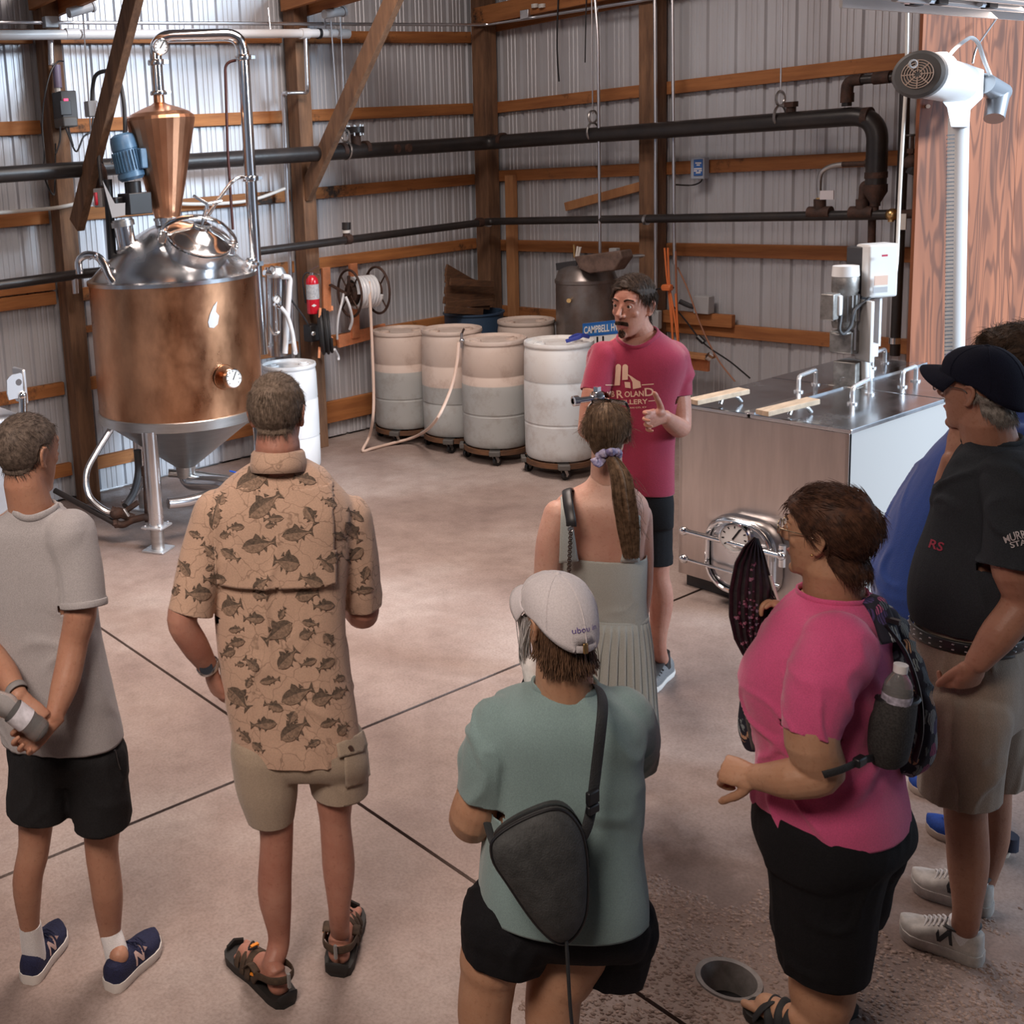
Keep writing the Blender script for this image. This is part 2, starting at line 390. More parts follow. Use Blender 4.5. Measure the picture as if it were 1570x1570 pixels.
# exposed aggregate round the drain (thousands of small stones, one piece of stuff)
def pebbles():
    ico = bmesh.new(); bmesh.ops.create_icosphere(ico, subdivisions=1, radius=1.0)
    V = np.array([v.co[:] for v in ico.verts]); F = np.array([[v.index for v in f.verts] for f in ico.faces]); ico.free()
    vs = []; fs = []; n = 0; tries = 0; cnt = 0
    R = random.Random(3)
    while cnt < 9000 and tries < 90000:
        tries += 1
        x = R.uniform(2.05, 4.1); y = R.uniform(0.6, 2.75)
        if abs(x-2.45) < 0.012 or (x-DRX)**2+(y-DRY)**2 < (DRR+0.012)**2: continue
        u = (Vector((x, y, 0)) - Vector((DRX, DRY, 0))); a = u.dot(Vector((0.8, -0.6, 0))); c = u.dot(Vector((0.6, 0.8, 0)))
        d = math.hypot(a/(1.0 if a > 0 else 0.62), c/0.42)
        nn = noise.noise((x*3.1, y*3.1, 2.0))*0.75 + noise.noise((x*9, y*9, 5.0))*0.35
        if d + nn*0.9 > 0.92: continue
        s = R.uniform(0.004, 0.0105); st = Vector((x, y, R.uniform(-0.004, -0.0005)))
        ang = R.uniform(0, PI); e = R.uniform(0.6, 1.0)
        P = V * np.array([s, s*e, s*0.62]); ca, sa = math.cos(ang), math.sin(ang)
        P = np.stack([P[:,0]*ca-P[:,1]*sa+st.x, P[:,0]*sa+P[:,1]*ca+st.y, P[:,2]+st.z], 1)
        vs.append(P); fs.append(F+n); n += len(V); cnt += 1
    me = bpy.data.meshes.new('pebbles'); me.from_pydata(np.concatenate(vs).tolist(), [], np.concatenate(fs).tolist())
    o = finish('exposed_pebbles', me, M['pebble'], floor, True, angle=180); stuff(o)
pebbles()

# drain cup sunk in the floor
dr = thing('floor_drain', 'grey round open drain cup sunk in the worn pebbly floor', 'drain', (DRX, DRY, 0))
MB().lathe([(DRR-0.024, -0.10), (DRR-0.022, -0.05), (DRR-0.012, -0.012), (DRR-0.010, 0.004), (DRR+0.004, 0.006), (DRR+0.006, -0.01), (DRR-0.006, -0.02), (DRR-0.014, -0.10)], (DRX, DRY, 0), n=40, cap=False).build('rim', mat('drain_grey', (0.25, 0.23, 0.22), 0.6, var=(20, 0.3, 4)), dr)
MB().cyl((DRX, DRY, -0.105), (DRX, DRY, -0.085), DRR-0.016, 32).build('bottom', M['black'], dr)

# ---- walls of ribbed metal sheet
def panel_profile(n=4, p=0.2286):
    prof = []
    for i in range(n):
        o = i*p
        prof += [(o, 0), (o+0.012, 0.019), (o+0.030, 0.019), (o+0.042, 0)]
        for c in (0.085, 0.128, 0.171):
            prof += [(o+c, 0), (o+c+0.006, 0.005), (o+c+0.014, 0.005), (o+c+0.020, 0)]
    prof.append((n*p, 0)); return prof
PW = 0.9144
PROF = panel_profile()
def sheet(parent, axis, start, base, z0, z1, sgn, name='metal_panel'):
    vs = []; fs = []
    for (u, d) in PROF:
        for z in (z0, z1):
            vs.append((start+u*sgn, base+d, z) if axis == 'x' else (base+d, start+u*sgn, z))
    for i in range(len(PROF)-1): fs.append((2*i, 2*i+2, 2*i+3, 2*i+1))
    return MB().add(vs, fs).build(name, M['galv'], parent, smooth=False)
YP, XP = 7.585, 7.985       # inner faces of the sheets
wall_left = structure(MB().box((3.0, YP+0.06, 2.85), (10.2, 0.04, 5.7)).build('wall_left', M['galv_pipe'], smooth=False))
x = 8.02
while x > -1.0:
    sheet(wall_left, 'x', x, YP, 0.02, 5.6, -1); x -= PW
wall_right = structure(MB().box((XP+0.06, 5.53, 2.85), (0.04, 4.2, 5.7)).build('wall_right', M['galv_pipe'], smooth=False))
y = 7.60
while y > 4.0:
    sheet(wall_right, 'y', y, XP, 0.02, 5.6, -1); y -= PW
PROF = panel_profile(2); sheet(wall_right, 'y', y, XP, 0.02, 5.6, -1)
GZ = [0.88, 1.57, 2.17, 2.82, 3.46]
def board(parent, name, a, b, w, h, m, up=(0,0,1), bevel=0.004):
    return MB().bar(a, b, w, h, up).build(name, m, parent, smooth=False, bevel=bevel)
POSTX = [1.26, 3.50, 5.72]
for i, (a, b) in enumerate([(1.34, 3.42), (3.58, 5.64), (5.80, 7.80), (-0.9, 1.18)]):
    for z in GZ:
        board(wall_left, 'girt', (a, YP-0.022, z), (b, YP-0.022, z), 0.04, 0.098, M['girt_x'])
    board(wall_left, 'girt', (a, YP-0.022, 1.665), (b, YP-0.022, 1.665), 0.05, 0.07, M['girt_x']) if i in (0, 3) else None
    board(wall_left, 'skirt_board', (a, YP-0.024, 0.25), (b, YP-0.024, 0.25), 0.045, 0.19 if i == 2 else 0.10, M['girt_x'])
board(wall_left, 'girt', (3.58, YP-0.024, 1.30), (4.4, YP-0.024, 1.30), 0.04, 0.05, M['girt_x'])
for px_ in POSTX:
    board(wall_left, 'post', (px_, 7.46, 0), (px_, 7.46, 5.6), 0.135, 0.15, M['wood_post'], up=(0,1,0))
for (a, b) in [(5.76, 7.46), (3.36, 5.62)]:
    for z in (0.917, 1.54, 2.185, 2.81):
        board(wall_right, 'girt', (XP-0.026, a, z), (XP-0.026, b, z), 0.05, 0.10, M['girt_y'])
    board(wall_right, 'girt', (XP-0.026, a, 3.57), (XP-0.026, b, 3.57), 0.05, 0.16, M['girt_y'])
board(wall_right, 'girt', (XP-0.07, 5.62, 1.00), (XP-0.07, 5.02, 1.00), 0.05, 0.10, M['girt_y'])
board(wall_right, 'post', (7.86, 5.69, 0), (7.86, 5.69, 5.6), 0.15, 0.14, M['wood_post'], up=(1,0,0))
board(wall_right, 'corner_post', (7.86, 7.45, 0), (7.86, 7.45, 5.6), 0.16, 0.15, M['wood_post'], up=(1,0,0))
board(wall_right, 'stud', (7.90, 7.20, 0), (7.90, 7.20, 2.19), 0.06, 0.095, M['wood_pale'], up=(0,1,0))
a, b = wx(868, 317, 7.90), wx(1000, 281, 7.90)
board(wall_right, 'short_brace', a, b, 0.04, 0.075, M['wood_pale'])
# knee braces in the planes of the trusses
def brace(p0, p1, X, w=0.05):
    a, b = wx(*p0, X), wx(*p1, X); return board(wall_left, 'brace', a, b, w, 0.14, M['wood_post'])
brace((118, 345), (212, -30), 3.46, 0.06); brace((468, 300), (612, -20), 5.70, 0.06)

ceiling = structure(MB().box((2.15, 2.0, 5.72), (10.4, 13, 0.06)).box((7.75, 5.9, 5.72), (0.8, 5.2, 0.06)).build('ceiling', mat('roof_underside', (0.30, 0.30, 0.31), 0.6), smooth=False))
for px_, zz in ((3.50, 3.68), (5.72, 3.70)):
    board(ceiling, 'truss_chord', (px_+0.09, 7.5, zz), (px_+0.09, -2.0, zz+0.25), 0.045, 0.19, M['girt_y'])
    board(ceiling, 'truss_chord', (px_-0.09, 7.5, zz+0.03), (px_-0.09, -2.0, zz+0.28), 0.045, 0.16, M['girt_y'])
board(ceiling, 'truss_chord', (7.74, 7.44, 3.62), (7.74, 3.4, 3.62), 0.045, 0.16, M['girt_y'])

# plywood partition in front of the right wall, and the shell behind the camera (with the wide door that lets the daylight in)
wall_partition = structure(MB().box((8.06, 3.345, 2.85), (1.9, 0.06, 5.7)).build('wall_partition', M['wood_pale'], smooth=False))
for x0, x1 in ((6.945, 8.163), (8.166, 9.0)):
    MB().box(((x0+x1)/2, 3.302, 2.85), (x1-x0, 0.018, 5.68)).build('plywood_sheet', M['ply'], wall_partition, smooth=False)
wall_side = structure(MB().box((7.34, -3.98, 2.85), (0.08, 0.12, 5.7)).build('wall_right_front', M['galv_pipe'], smooth=False))
wall_back = structure(MB().box((2.2, -4.0, 2.85), (10.3, 0.08, 5.7)).build('wall_back', M['galv_pipe'], smooth=False))
wall_far = structure(MB().box((-2.9, 1.8, 2.85), (0.08, 11.6, 5.7)).build('wall_end', M['galv_pipe'], smooth=False))
# ------------------------------------------------------------------ copper pot still
SAX = Vector((3.77, 6.42, 0)); SD = HF.dot(SAX); SR = 0.563
def SP(px, py, df=0.0): return at(px, py, SD+df)
def SO(r, f, z): return SAX + HR*r + HF*f + Vector((0,0,z))
ZB, ZT = 0.80, 1.735
def copper(name, rough, b1=(0.50,0.24,0.12), b2=(0.30,0.13,0.065)):
    m = mat(name, b1, rough, 1.0, var=(3.5, b2, 8), stretch=(1,1,0.6), rvar=0.10, bump=(7, 0.06)); return m
M['copper'] = copper('aged_copper', 0.33, (0.70,0.37,0.21), (0.40,0.19,0.10))
M['copper_bright'] = copper('clean_copper', 0.32, (0.72,0.37,0.22), (0.56,0.27,0.15))
still = thing('pot_still', 'large copper and steel pot still with conical head standing before the bright wall', 'still', SAX)
MB().lathe([(SR, ZB+0.05), (SR+0.002, 1.1), (SR, 1.4), (SR, ZT)], SAX, n=72, cap=False).build('copper_shell', M['copper'], still)
MB().lathe([(SR+0.004, ZB+0.055), (SR+0.010, ZB+0.05), (SR+0.010, ZB-0.01), (SR-0.03, ZB-0.02), (0.07, 0.42), (0.06, 0.34)], SAX, n=64).build('steel_cone_bottom', M['steel_brush'], still)
prof = [(SR, ZT-0.015), (SR+0.012, ZT-0.012), (SR+0.012, ZT+0.012), (SR-0.005, ZT+0.02)]
for i in range(9):
    t = i/8; prof.append((SR-0.012 + (0.10-SR+0.012)*t, ZT+0.022 + 0.33*(t+0.12*math.sin(PI*t))))
prof += [(0.088, 2.085), (0.088, 2.115), (0.096, 2.117), (0.096, 2.135), (0.085, 2.137)]
MB().lathe(prof, SAX, n=72).build('steel_dome', M['steel'], still)
# conical copper head, lightly faceted
hd = MB(); cp = [(0.083, 2.13)]
for i in range(1, 12): t = i/11; cp.append((0.083+(0.226-0.083)*t**0.95, 2.13+(2.755-2.13)*t))
cp += [(0.229, 2.775), (0.222, 2.795), (0.19, 2.82), (0.12, 2.85), (0.055, 2.872), (0.036, 2.885), (0.034, 2.94)]
hd.lathe(cp, SAX, n=30); hd.build('copper_head', M['copper_bright'], still, angle=8)
MB().lathe([(0.034,2.93),(0.052,2.932),(0.056,2.945),(0.052,2.958),(0.034,2.96)], SAX, n=24, cap=False).box(SAX+Vector((0,0,2.945))+HR*0.065, (0.03,0.02,0.02)).build('head_clamp', M['steel_shiny'], still)
z1 = 3.305
dx = 0.575
vp = [SO(0,0,2.955), SO(0,0,z1), SO(dx,0.10,z1-0.015), SO(dx+0.0,0.10,1.70), SO(dx+0.01,0.10,1.15)]
MB().tube(bend_path(vp, 0.12, 10), 0.041, 20).build('vapour_pipe', M['steel_shiny'], still)
for p in (SO(0,0,3.14), SO(dx,0.10,3.14), SO(dx,0.10,2.35)):
    MB().lathe([(0.041,-0.02),(0.054,-0.016),(0.057,0),(0.054,0.016),(0.041,0.02)], p, n=20, cap=False).box(p+HR*0.06, (0.035,0.02,0.022)).build('pipe_clamp', M['steel_shiny'], still)
# thermometer at the bend of the pipe
def gauge(parent, p, n, r, name='gauge', depth=0.035):
    n = Vector(n).normalized()
    gb = MB().lathe([(r*0.9, 0), (r, 0.004), (r, depth), (r*0.9, depth+0.004), (r*0.88, depth-0.002)], p, n, n=28, cap=False).cyl(p, p+n*0.003, r*0.9, 24).build(name, M['steel_shiny'], parent)
    MB().cyl(p+n*(depth-0.006), p+n*(depth-0.003), r*0.89, 28).build('dial', M['dial'], gb)
    u = n.orthogonal().normalized(); q = p+n*(depth-0.001)
    u = Vector((0,0,1)) - n*n.z; u.normalize(); v = n.cross(u)
    b = MB().bar(q-u*r*0.15+v*r*0.1, q+u*r*0.6-v*r*0.35, 0.006*r/0.05, 0.002, n)
    for k in range(9):
        a = math.radians(-130+260*k/8); d = u*math.cos(a)+v*math.sin(a); b.bar(q+d*r*0.64, q+d*r*0.8, 0.004*r/0.05, 0.001, n)
    b.build('dial_marks', M['black'], gb, smooth=False); return gb
gauge(still, SO(0.03,-0.04,z1-0.07), (-HF*0.9+HR*0.3+Vector((0,0,-0.15))), 0.052, 'thermometer')
od = (HR*0.52 - HF*0.85).normalized()
gp = SAX + od*(SR-0.01) + Vector((0,0,zat(348, 578, SAX+od*SR)))
MB().cyl(gp, gp+od*0.09, 0.022, 16).build('gauge_stem', M['copper'], still)
gauge(still, gp+od*0.085, (od+Vector((0,0,0.12))), 0.062, 'thermometer')
MB().lathe([(0.082,0.004),(0.078,0.010),(0.0,0.010)], SAX + od*SR + Vector((0,0,gp.z)), od, n=24, cap=False).build('gauge_flange', M['copper'], still)
# manway on the dome
mo = (HR*0.515 - HF*0.857).normalized(); mr = 0.345
mz = ZT+0.022+0.33*((SR-0.012-mr)/(SR-0.012-0.10))+0.03
mc = SAX + mo*mr + Vector((0,0,mz)); mn = (mo*0.52 + Vector((0,0,0.855))).normalized()
mw = MB().lathe([(0.205,-0.10),(0.205,0.045),(0.214,0.047),(0.214,0.06),(0.19,0.062),(0.19,0.03)], mc, mn, n=44, cap=False).build('manway', M['steel'], still)
lid = MB().lathe([(0.205,0.066),(0.212,0.070),(0.212,0.082),(0.196,0.088),(0.165,0.112),(0.115,0.138),(0.075,0.152),(0.062,0.160),(0.058,0.174),(0.048,0.176),(0.0,0.176)], mc, mn, n=44, cap=False)
lid.build('manway_lid', M['steel_shiny'], mw)
mu = (HR - mn*mn.dot(HR)).normalized(); mv = mn.cross(mu)
cb = MB()
arch = [mc + mu*s*0.235 + mv*0.03 + mn*h for s, h in ((-1,0.03),(-1,0.10),(-0.55,0.185),(0,0.215),(0.55,0.185),(1,0.10),(1,0.03))]
cb.tube(smooth_path(arch, 4), [(0.026,0.009)]*25, 8, flat=mv); cb.build('clamp_bar', M['steel_shiny'], mw)
hw = MB().cyl(mc+mn*0.17+mv*0.03, mc+mn*0.315+mv*0.03, 0.011, 12)
for k in range(3):
    a = 2*PI*k/3+0.5; d = mu*math.cos(a)+mv*math.sin(a); hw.cyl(mc+mn*0.312+mv*0.03, mc+mn*0.322+mv*0.03+d*0.105, 0.010, 10)
hw.build('clamp_handle', M['steel_shiny'], mw)
for s in (-1, 1):
    MB().box(mc+mu*s*0.235+mv*0.03+mn*0.03, (0.05,0.05,0.10), Matrix((mu,mv,mn)).transposed()).build('hinge', M['steel_shiny'], mw, bevel=0.01)
    for k in range(2): MB().ball(mc+mu*s*0.25+mv*(0.03+(k*2-1)*0.03)+mn*0.055, 0.014, 10, 6).build('bolt', M['steel_shiny'], mw)
# small clamp fitting on the right shoulder, relief valve at the back
c1 = SP(386, 405, -0.12); nn = (HR*0.35+Vector((0,0,0.9))-HF*0.2).normalized()
MB().lathe([(0.03,-0.06),(0.03,0.0),(0.046,0.002),(0.05,0.014),(0.046,0.026),(0.02,0.028),(0.0,0.028)], c1, nn, n=22).box(c1+HR*0.05, (0.05,0.025,0.03)).build('clamp_port', M['steel_shiny'], still)
MB().tube(bend_path([SP(252,346,-0.05), SP(246,335,-0.05), SP(247,318,-0.02), SP(252,300,0.02)],0.02), 0.018, 12).build('relief_valve', M['steel_shiny'], still)
# spray line from the vapour pipe to the dome
MB().tube(bend_path([SO(dx,0.10,2.35), SP(362,270,0.0), SP(335,305,0), SP(310,345,0.0)],0.08,8), 0.013, 12).build('spray_line', M['steel_shiny'], still)
# dark copper drain line along the vapour pipe
MB().tube(bend_path([SP(372,90,0.1), SP(345,96,0.1), SP(349,230,0.1), SP(357,352,0.1)],0.05,5), 0.010, 10).build('copper_line', mat('dark_copper_line', (0.09,0.035,0.03), 0.4, 0.6), still)
# patch of worn off foil lettering on the copper
def on_shell(px, py, lift=0.004):
    d = ray(px, py); o = CAM - SAX; a = d.x*d.x+d.y*d.y; b = 2*(o.x*d.x+o.y*d.y); c = o.x*o.x+o.y*o.y-(SR+lift)**2
    q = max(0, b*b-4*a*c); t = (-b-math.sqrt(q))/(2*a); return CAM+d*t
pt = [(327,470),(333,462),(331,478),(336,484),(334,497),(328,503),(321,502),(319,494),(322,482)]
b = MB(); cen = on_shell(327, 486); n_ = len(pt)
b.add([on_shell(*p) for p in pt]+[cen], [(i,(i+1)%n_,n_) for i in range(n_)]); b.build('worn_sticker', mat('silver_sticker', (0.75,0.76,0.78), 0.3, 0.6), still)
# legs with foot plates
def still_leg(px, py):
    f = fl(px, py); tp = Vector((f.x, f.y, ZB+0.0))
    lg = MB().cyl(f+Vector((0,0,0.16)), tp, 0.052, 24).build('leg', M['steel'], still)
    MB().cyl(f+Vector((0,0,0.012)), f+Vector((0,0,0.16)), 0.044, 24).build('leg_sleeve', M['steel_brush'], lg)
    rz = Matrix.Rotation(0.5, 3, 'Z')
    MB().box(f+Vector((0,0,0.165)), (0.15,0.15,0.014), rz).build('flange_plate', M['steel_satin'], lg, bevel=0.003)
    MB().box(f+Vector((0,0,0.007)), (0.16,0.16,0.013), rz).build('foot_plate', M['steel_satin'], lg, bevel=0.003)
    for k in range(4):
        q = f+rz@Vector(((k%2)*0.11-0.055,(k//2)*0.11-0.055,0.177)); MB().cyl(q-Vector((0,0,0.03)), q+Vector((0,0,0.006)), 0.009, 6).build('bolt', M['steel'], lg)
    return f
f1 = still_leg(243, 843)
for ang in (1, 2):
    a = math.radians(120*ang); v = f1-SAX; q = SAX + Vector((v.x*math.cos(a)-v.y*math.sin(a), v.x*math.sin(a)+v.y*math.cos(a), 0)); u = proj(q); still_leg(u[0], u[1])
# outlet pipe under the cone
MB().tube(bend_path([SO(0.0,0,0.45), SO(0.0,0,0.30), SP(352,742,-0.30), SP(420,770,-0.45)],0.12,8), 0.055, 20).build('outlet_pipe', M['steel'], still)
MB().tube(smooth_path([SP(258,772,-0.45), SP(290,768,-0.40), SP(335,755,-0.35), SP(400,735,-0.3)],5), 0.035, 16).build('leg_stretcher', M['steel'], still)
MB().tube(bend_path([SP(258,725,0.1), SP(300,728,0.1), SP(350,735,0.1)],0.05), 0.03, 14).build('return_pipe', M['steel_brush'], still)
# coils of steel flexible steam line under the pot
def flexi(name, pts, r, m, parent, n=10, k=8): return MB().tube(smooth_path(pts, k), r, n).build(name, m, parent)
flexi('flexible_line', [SP(172,655,-0.1), SP(150,690,-0.15), SP(133,725,-0.2), SP(137,760,-0.25), SP(160,782,-0.3), SP(178,786,-0.3)], 0.022, M['steel'], still)
flexi('flexible_line', [SP(211,690,0.0), SP(212,725,0.0), SP(205,755,-0.1), SP(192,776,-0.2)], 0.026, M['dark'], still)
flexi('flexible_line', [SP(222,692,0.1), SP(223,725,0.1), SP(210,755,0.0), SP(188,772,-0.1)], 0.018, M['steel'], still)
# steam inlet valve group
vg = MB(); vg.tube([SP(84,752,-0.1), SP(176,802,-0.35)], 0.02, 12)
vg.build('steam_inlet_pipe', M['iron'], still)
MB().tube(bend_path([SP(174,801,-0.35), SP(188,806,-0.36), SP(200,798,-0.36), SP(224,792,-0.36), SP(232,797,-0.36)],0.05), 0.024, 14).lathe([(0.024,-0.015),(0.034,-0.012),(0.034,0.012),(0.024,0.015)], SP(178,802,-0.35), SP(200,798,-.36)-SP(178,802,-.35), n=8).build('elbow', M['rust'], still)
vb = MB().ball(SP(180,787,-0.33), 0.045, 14, 10, (1.2,0.9,0.9)).cyl(SP(170,782,-0.33), SP(205,795,-0.33), 0.03, 8).cyl(SP(195,782,-0.33), SP(212,770,-0.33), 0.02, 8).build('valve_body', M['rust'], still)
MB().bar(SP(190,780,-0.38), SP(198,792,-0.40), 0.02, 0.008).build('valve_lever', M['steel_satin'], still, bevel=0.003)
MB().tube([SP(222,718,-0.30), SP(226,800,-0.34)], 0.018, 12).lathe([(0.02,-0.03),(0.026,-0.03),(0.026,0.03),(0.02,0.03)], SP(222,722,-0.30), n=12).build('drain_riser', M['rust'], still)
MB().ball(SP(370,726,-0.1), 0.016, 12, 8).cyl(SP(352,722,-0.1), SP(368,726,-0.1), 0.006, 8).build('blue_valve_knob', mat('blue_knob', (0.02,0.12,0.65), 0.3), still)

# ---- agitator unit on the left shoulder of the still
AF = -0.10
def AP(px, py, d=0.0): return SP(px, py, AF+d)
ag = still
pz = (AP(205,285)-AP(190,200)).normalized()
mt = MB(); a0, a1 = AP(186,206), AP(203,276); ax = (a0-a1).normalized(); Lm = (a0-a1).length
mt.lathe([(0.0,Lm+0.005),(0.05,Lm+0.004),(0.078,Lm-0.012),(0.086,Lm-0.04),(0.087,Lm-0.10),(0.083,Lm-0.104),(0.083,0.05),(0.090,0.048),(0.090,0.02),(0.07,0.0),(0,0)], a1, ax, n=32, cap=False)
mot = mt.build('agitator_motor', M['blue_motor'], ag)
fm = MB(); sx = ax.cross(HF).normalized(); sf = sx.cross(ax)
for k in range(26):
    a = 2*PI*k/26; d = sx*math.cos(a)+sf*math.sin(a)
    fm.bar(a1+d*0.086+ax*0.06, a1+d*0.086+ax*(Lm-0.11), 0.004, 0.018, d)
stuff(fm.build('cooling_fins', M['blue_motor'], mot, smooth=False))
MB().box(a1+ax*Lm*0.45+HR*0.085-HF*0.02, (0.05,0.11,0.13)).build('terminal_box', M['blue_motor'], mot, bevel=0.008)
MB().torus(a1-HR*0.095+ax*Lm*0.42, HF, 0.013, 0.004, 14, 6).build('lifting_eye', M['steel'], mot)
gbm = MB().cyl(AP(203,278), AP(205,300), 0.055, 20).box(AP(207,312), (0.17,0.16,0.14)).box(AP(185,310), (0.12,0.08,0.07)).cyl(AP(215,310), AP(224,309), 0.035, 16)
gbm.build('gearbox', M['black'], ag, bevel=0.006)
MB().cyl(AP(219,309), AP(225,308), 0.028, 16).build('gearbox_cap', M['rust'], ag)
bp_ = [(0,0),(0.03,0.10),(0.13,0.10),(0.13,0.0),(0.13,-0.09),(0.03,-0.09)]
q = AP(163,300,-0.1)
MB().add([AP(157,276,-.1),AP(176,312,-.1),AP(192,311,-.1),AP(192,330,-.1),AP(172,334,-.1),AP(157,276,-.09),AP(176,312,-.09),AP(192,311,-.09),AP(192,330,-.09),AP(172,334,-.09)], [(0,1,2,3,4),(9,8,7,6,5),(0,5,6,1),(1,6,7,2),(2,7,8,3),(3,8,9,4),(4,9,5,0)]).build('mount_plate', M['grey_box'], ag, smooth=False)
l0, l1 = AP(187,336), AP(197,388); la = (l0-l1).normalized(); LL = (l0-l1).length
MB().lathe([(0.052,0),(0.075,0.0),(0.078,0.03),(0.068,0.034),(0.066,0.05)], l1, la, n=28).build('lantern_flange', M['steel_brush'], ag)
MB().lathe([(0.062,LL-0.05),(0.078,LL-0.048),(0.078,LL-0.012),(0.07,LL-0.01),(0.07,LL),(0.0,LL)], l1, la, n=28).build('lantern_flange', M['steel_brush'], ag)
MB().lathe([(0.064,0.045),(0.064,LL-0.045)], l1, la, n=28).build('lantern_cylinder', M['steel_shiny'], ag)
MB().cyl(AP(195,385), AP(203,412,-0.05), 0.03, 16).build('agitator_shaft', M['brass'], ag)
MB().cyl(AP(165,275,0.05), AP(173,408,0.05), 0.030, 16).build('support_post', M['black'], ag)
flexi('sanitary_hose', [AP(122,420,-0.1), AP(121,400,-0.1), AP(133,391,-0.12), AP(150,394,-0.15), AP(161,408,-0.2), AP(168,425,-0.25), AP(175,435,-0.28)], 0.026, M['steel_shiny'], still, 12)
for (px_, py_) in ((143,393),(162,410)):
    MB().torus(AP(px_,py_,-0.16), (AP(px_+6,py_+8)-AP(px_,py_)), 0.030, 0.008, 18, 6).build('hose_clamp', M['steel_shiny'], still)

# ------------------------------------------------------------------ electrical boxes and cables by the still
vf = thing('motor_controller', 'dark grey motor controller with red digits on the post left of the still', 'controller', wy(98,195,7.26))
p0, p1 = wy(96,143,7.30), wy(111,195,7.30)
cxy = (p0+p1)/2
MB().box(Vector((wy(100,168,7.30).x, 7.30, cxy.z+0.03)), (0.125,0.15,0.20)).build('housing', M['dark'], vf, bevel=0.008)
MB().box(Vector((wy(101,188,7.29).x, 7.29, wy(101,188,7.29).z)), (0.115,0.16,0.07)).build('wiring_cover', mat('warm_grey_plastic', (0.11,0.105,0.10), 0.5), vf, bevel=0.01)
fx = wy(101,165,7.22).x
MB().box((fx,7.222,wy(101,165,7.222).z), (0.085,0.006,0.10)).build('keypad', M['black'], vf, bevel=0.003)
MB().box((wy(101,153,7.22).x,7.218,wy(101,153,7.218).z), (0.032,0.004,0.016)).build('red_display', mat('red_led', (0.3,0,0.02), 0.4, emit=(1.0,0.03,0.10,3.0)), vf)
cbm = MB()
for pts in ([(92,194),(92,215),(86,235)], [(105,194),(110,220),(118,232),(128,210),(140,200),(143,170)], [(100,194),(112,225),(107,205)]):
    cbm.tube(smooth_path([wy(*p,7.24) for p in pts],5), 0.007, 8)
cbm.build('cable', M['dark'], vf)
def simple(name, label, cat, b, m, loc, **k):
    return tag(b.build(name, m, None, loc=loc, **k), label, cat)
simple('power_cable', 'thin black cable looping down the post left of the still', 'cable', MB().tube(smooth_path([wy(97,94,7.3), wy(88,95,7.28), wy(78,110,7.26), wy(70,140,7.25), wy(66,168,7.25), wy(65,200,7.24), wy(68,235,7.20), wy(67,265,7.05), wy(73,285,7.05), wy(80,297,7.1), wy(84,290,7.2), wy(85,220,7.28)],5), 0.006, 8), M['black'], wy(80,297,7.1))
cn = thing('wall_conduit', 'short pale conduit with a plug above the motor controller', 'conduit', wy(85,135,7.32))
MB().tube([wy(77,50,7.34), wy(79,100,7.34)], 0.022, 12).build('tube', M['galv_pipe'], cn)
MB().cyl(wy(86,100,7.32), wy(89,135,7.31), 0.03, 12).build('plug', mat('purple_grey_plug', (0.20,0.16,0.24), 0.5), cn)
MB().cyl(wy(87,122,7.31), wy(89,143,7.31), 0.022, 10).build('cord_grip', M['offwhite'], cn)
jb = thing('junction_box', 'small grey junction box screwed to the left knee brace', 'box', wy(140,168,7.0))
Yb = 6.92
MB().box(wy(140,167,Yb), (0.075,0.07,0.105)).build('box_body', M['grey_box'], jb, bevel=0.005)
MB().cyl(wy(146,158,Yb-.02), wy(148,178,Yb-.02), 0.022, 12).build('gland', M['galv_pipe'], jb)
simple('motor_cable', 'black flexible cable arching over the brace into the blue motor', 'cable', MB().tube(smooth_path([wy(141,157,Yb), wy(142,135,Yb), wy(146,117,Yb-0.05), wy(156,110,Yb-0.1), wy(170,110,Yb-0.2), wy(182,122,Yb-0.35), wy(188,145,Yb-0.45), AP(191,170), AP(192,206)],6), 0.014, 10), M['dark'], wy(142,135,Yb))
simple('switch_cable', 'black flexible cable hanging from junction box to red switch', 'cable', MB().tube(smooth_path([wy(148,172,Yb), wy(157,165,Yb-.05), wy(161,163,Yb-.1), wy(157,185,Yb-.1), wy(152,215,Yb-.15), wy(152,245,Yb-.2), wy(156,285,Yb-.25)],6), 0.013, 10), M['dark'], wy(152,215,Yb-.15))
ds = thing('disconnect_switch', 'grey disconnect switch box with red lever near blue motor', 'switch', wy(155,303,6.7))
MB().box(wy(155,303,6.68), (0.07,0.075,0.125), Matrix.Rotation(0.3,3,'Z')).build('box_body', M['grey_box'], ds, bevel=0.006)
MB().box(wy(147,305,6.64), (0.018,0.03,0.085)).build('lever', M['red'], ds, bevel=0.004)

# ------------------------------------------------------------------ pipework on the walls
def pipe_thing(name, label, loc): return thing(name, label, 'pipe', loc)
PYW, PXW = 7.20, 7.62
def ring(parent, p, d, r, name, m, w=0.03):
    return MB().lathe([(r*0.9,-w),(r,-w),(r,w),(r*0.9,w)], p, d, n=20).build(name, m, parent)
sp = pipe_thing('steam_main', 'thick black overhead pipe running along both walls past the corner', wy(300,243,PYW))
A = Vector((3.70, PYW, 2.50)); Bc = Vector((PXW, PYW, 2.495)); Cc = Vector((PXW, 3.86, 2.475))
e1 = wx(1370, 215, PXW); Dn = Vector((PXW, wx(1366,290,PXW).y, wx(1366,282,PXW).z))
MB().tube(bend_path([A, Bc, Cc+Vector((0,-0.0,0)), Vector((PXW, Cc.y, Dn.z))], 0.17, 10), 0.062, 24).build('main_run', M['iron'], sp)
Dn = Vector((PXW, Cc.y, Dn.z))
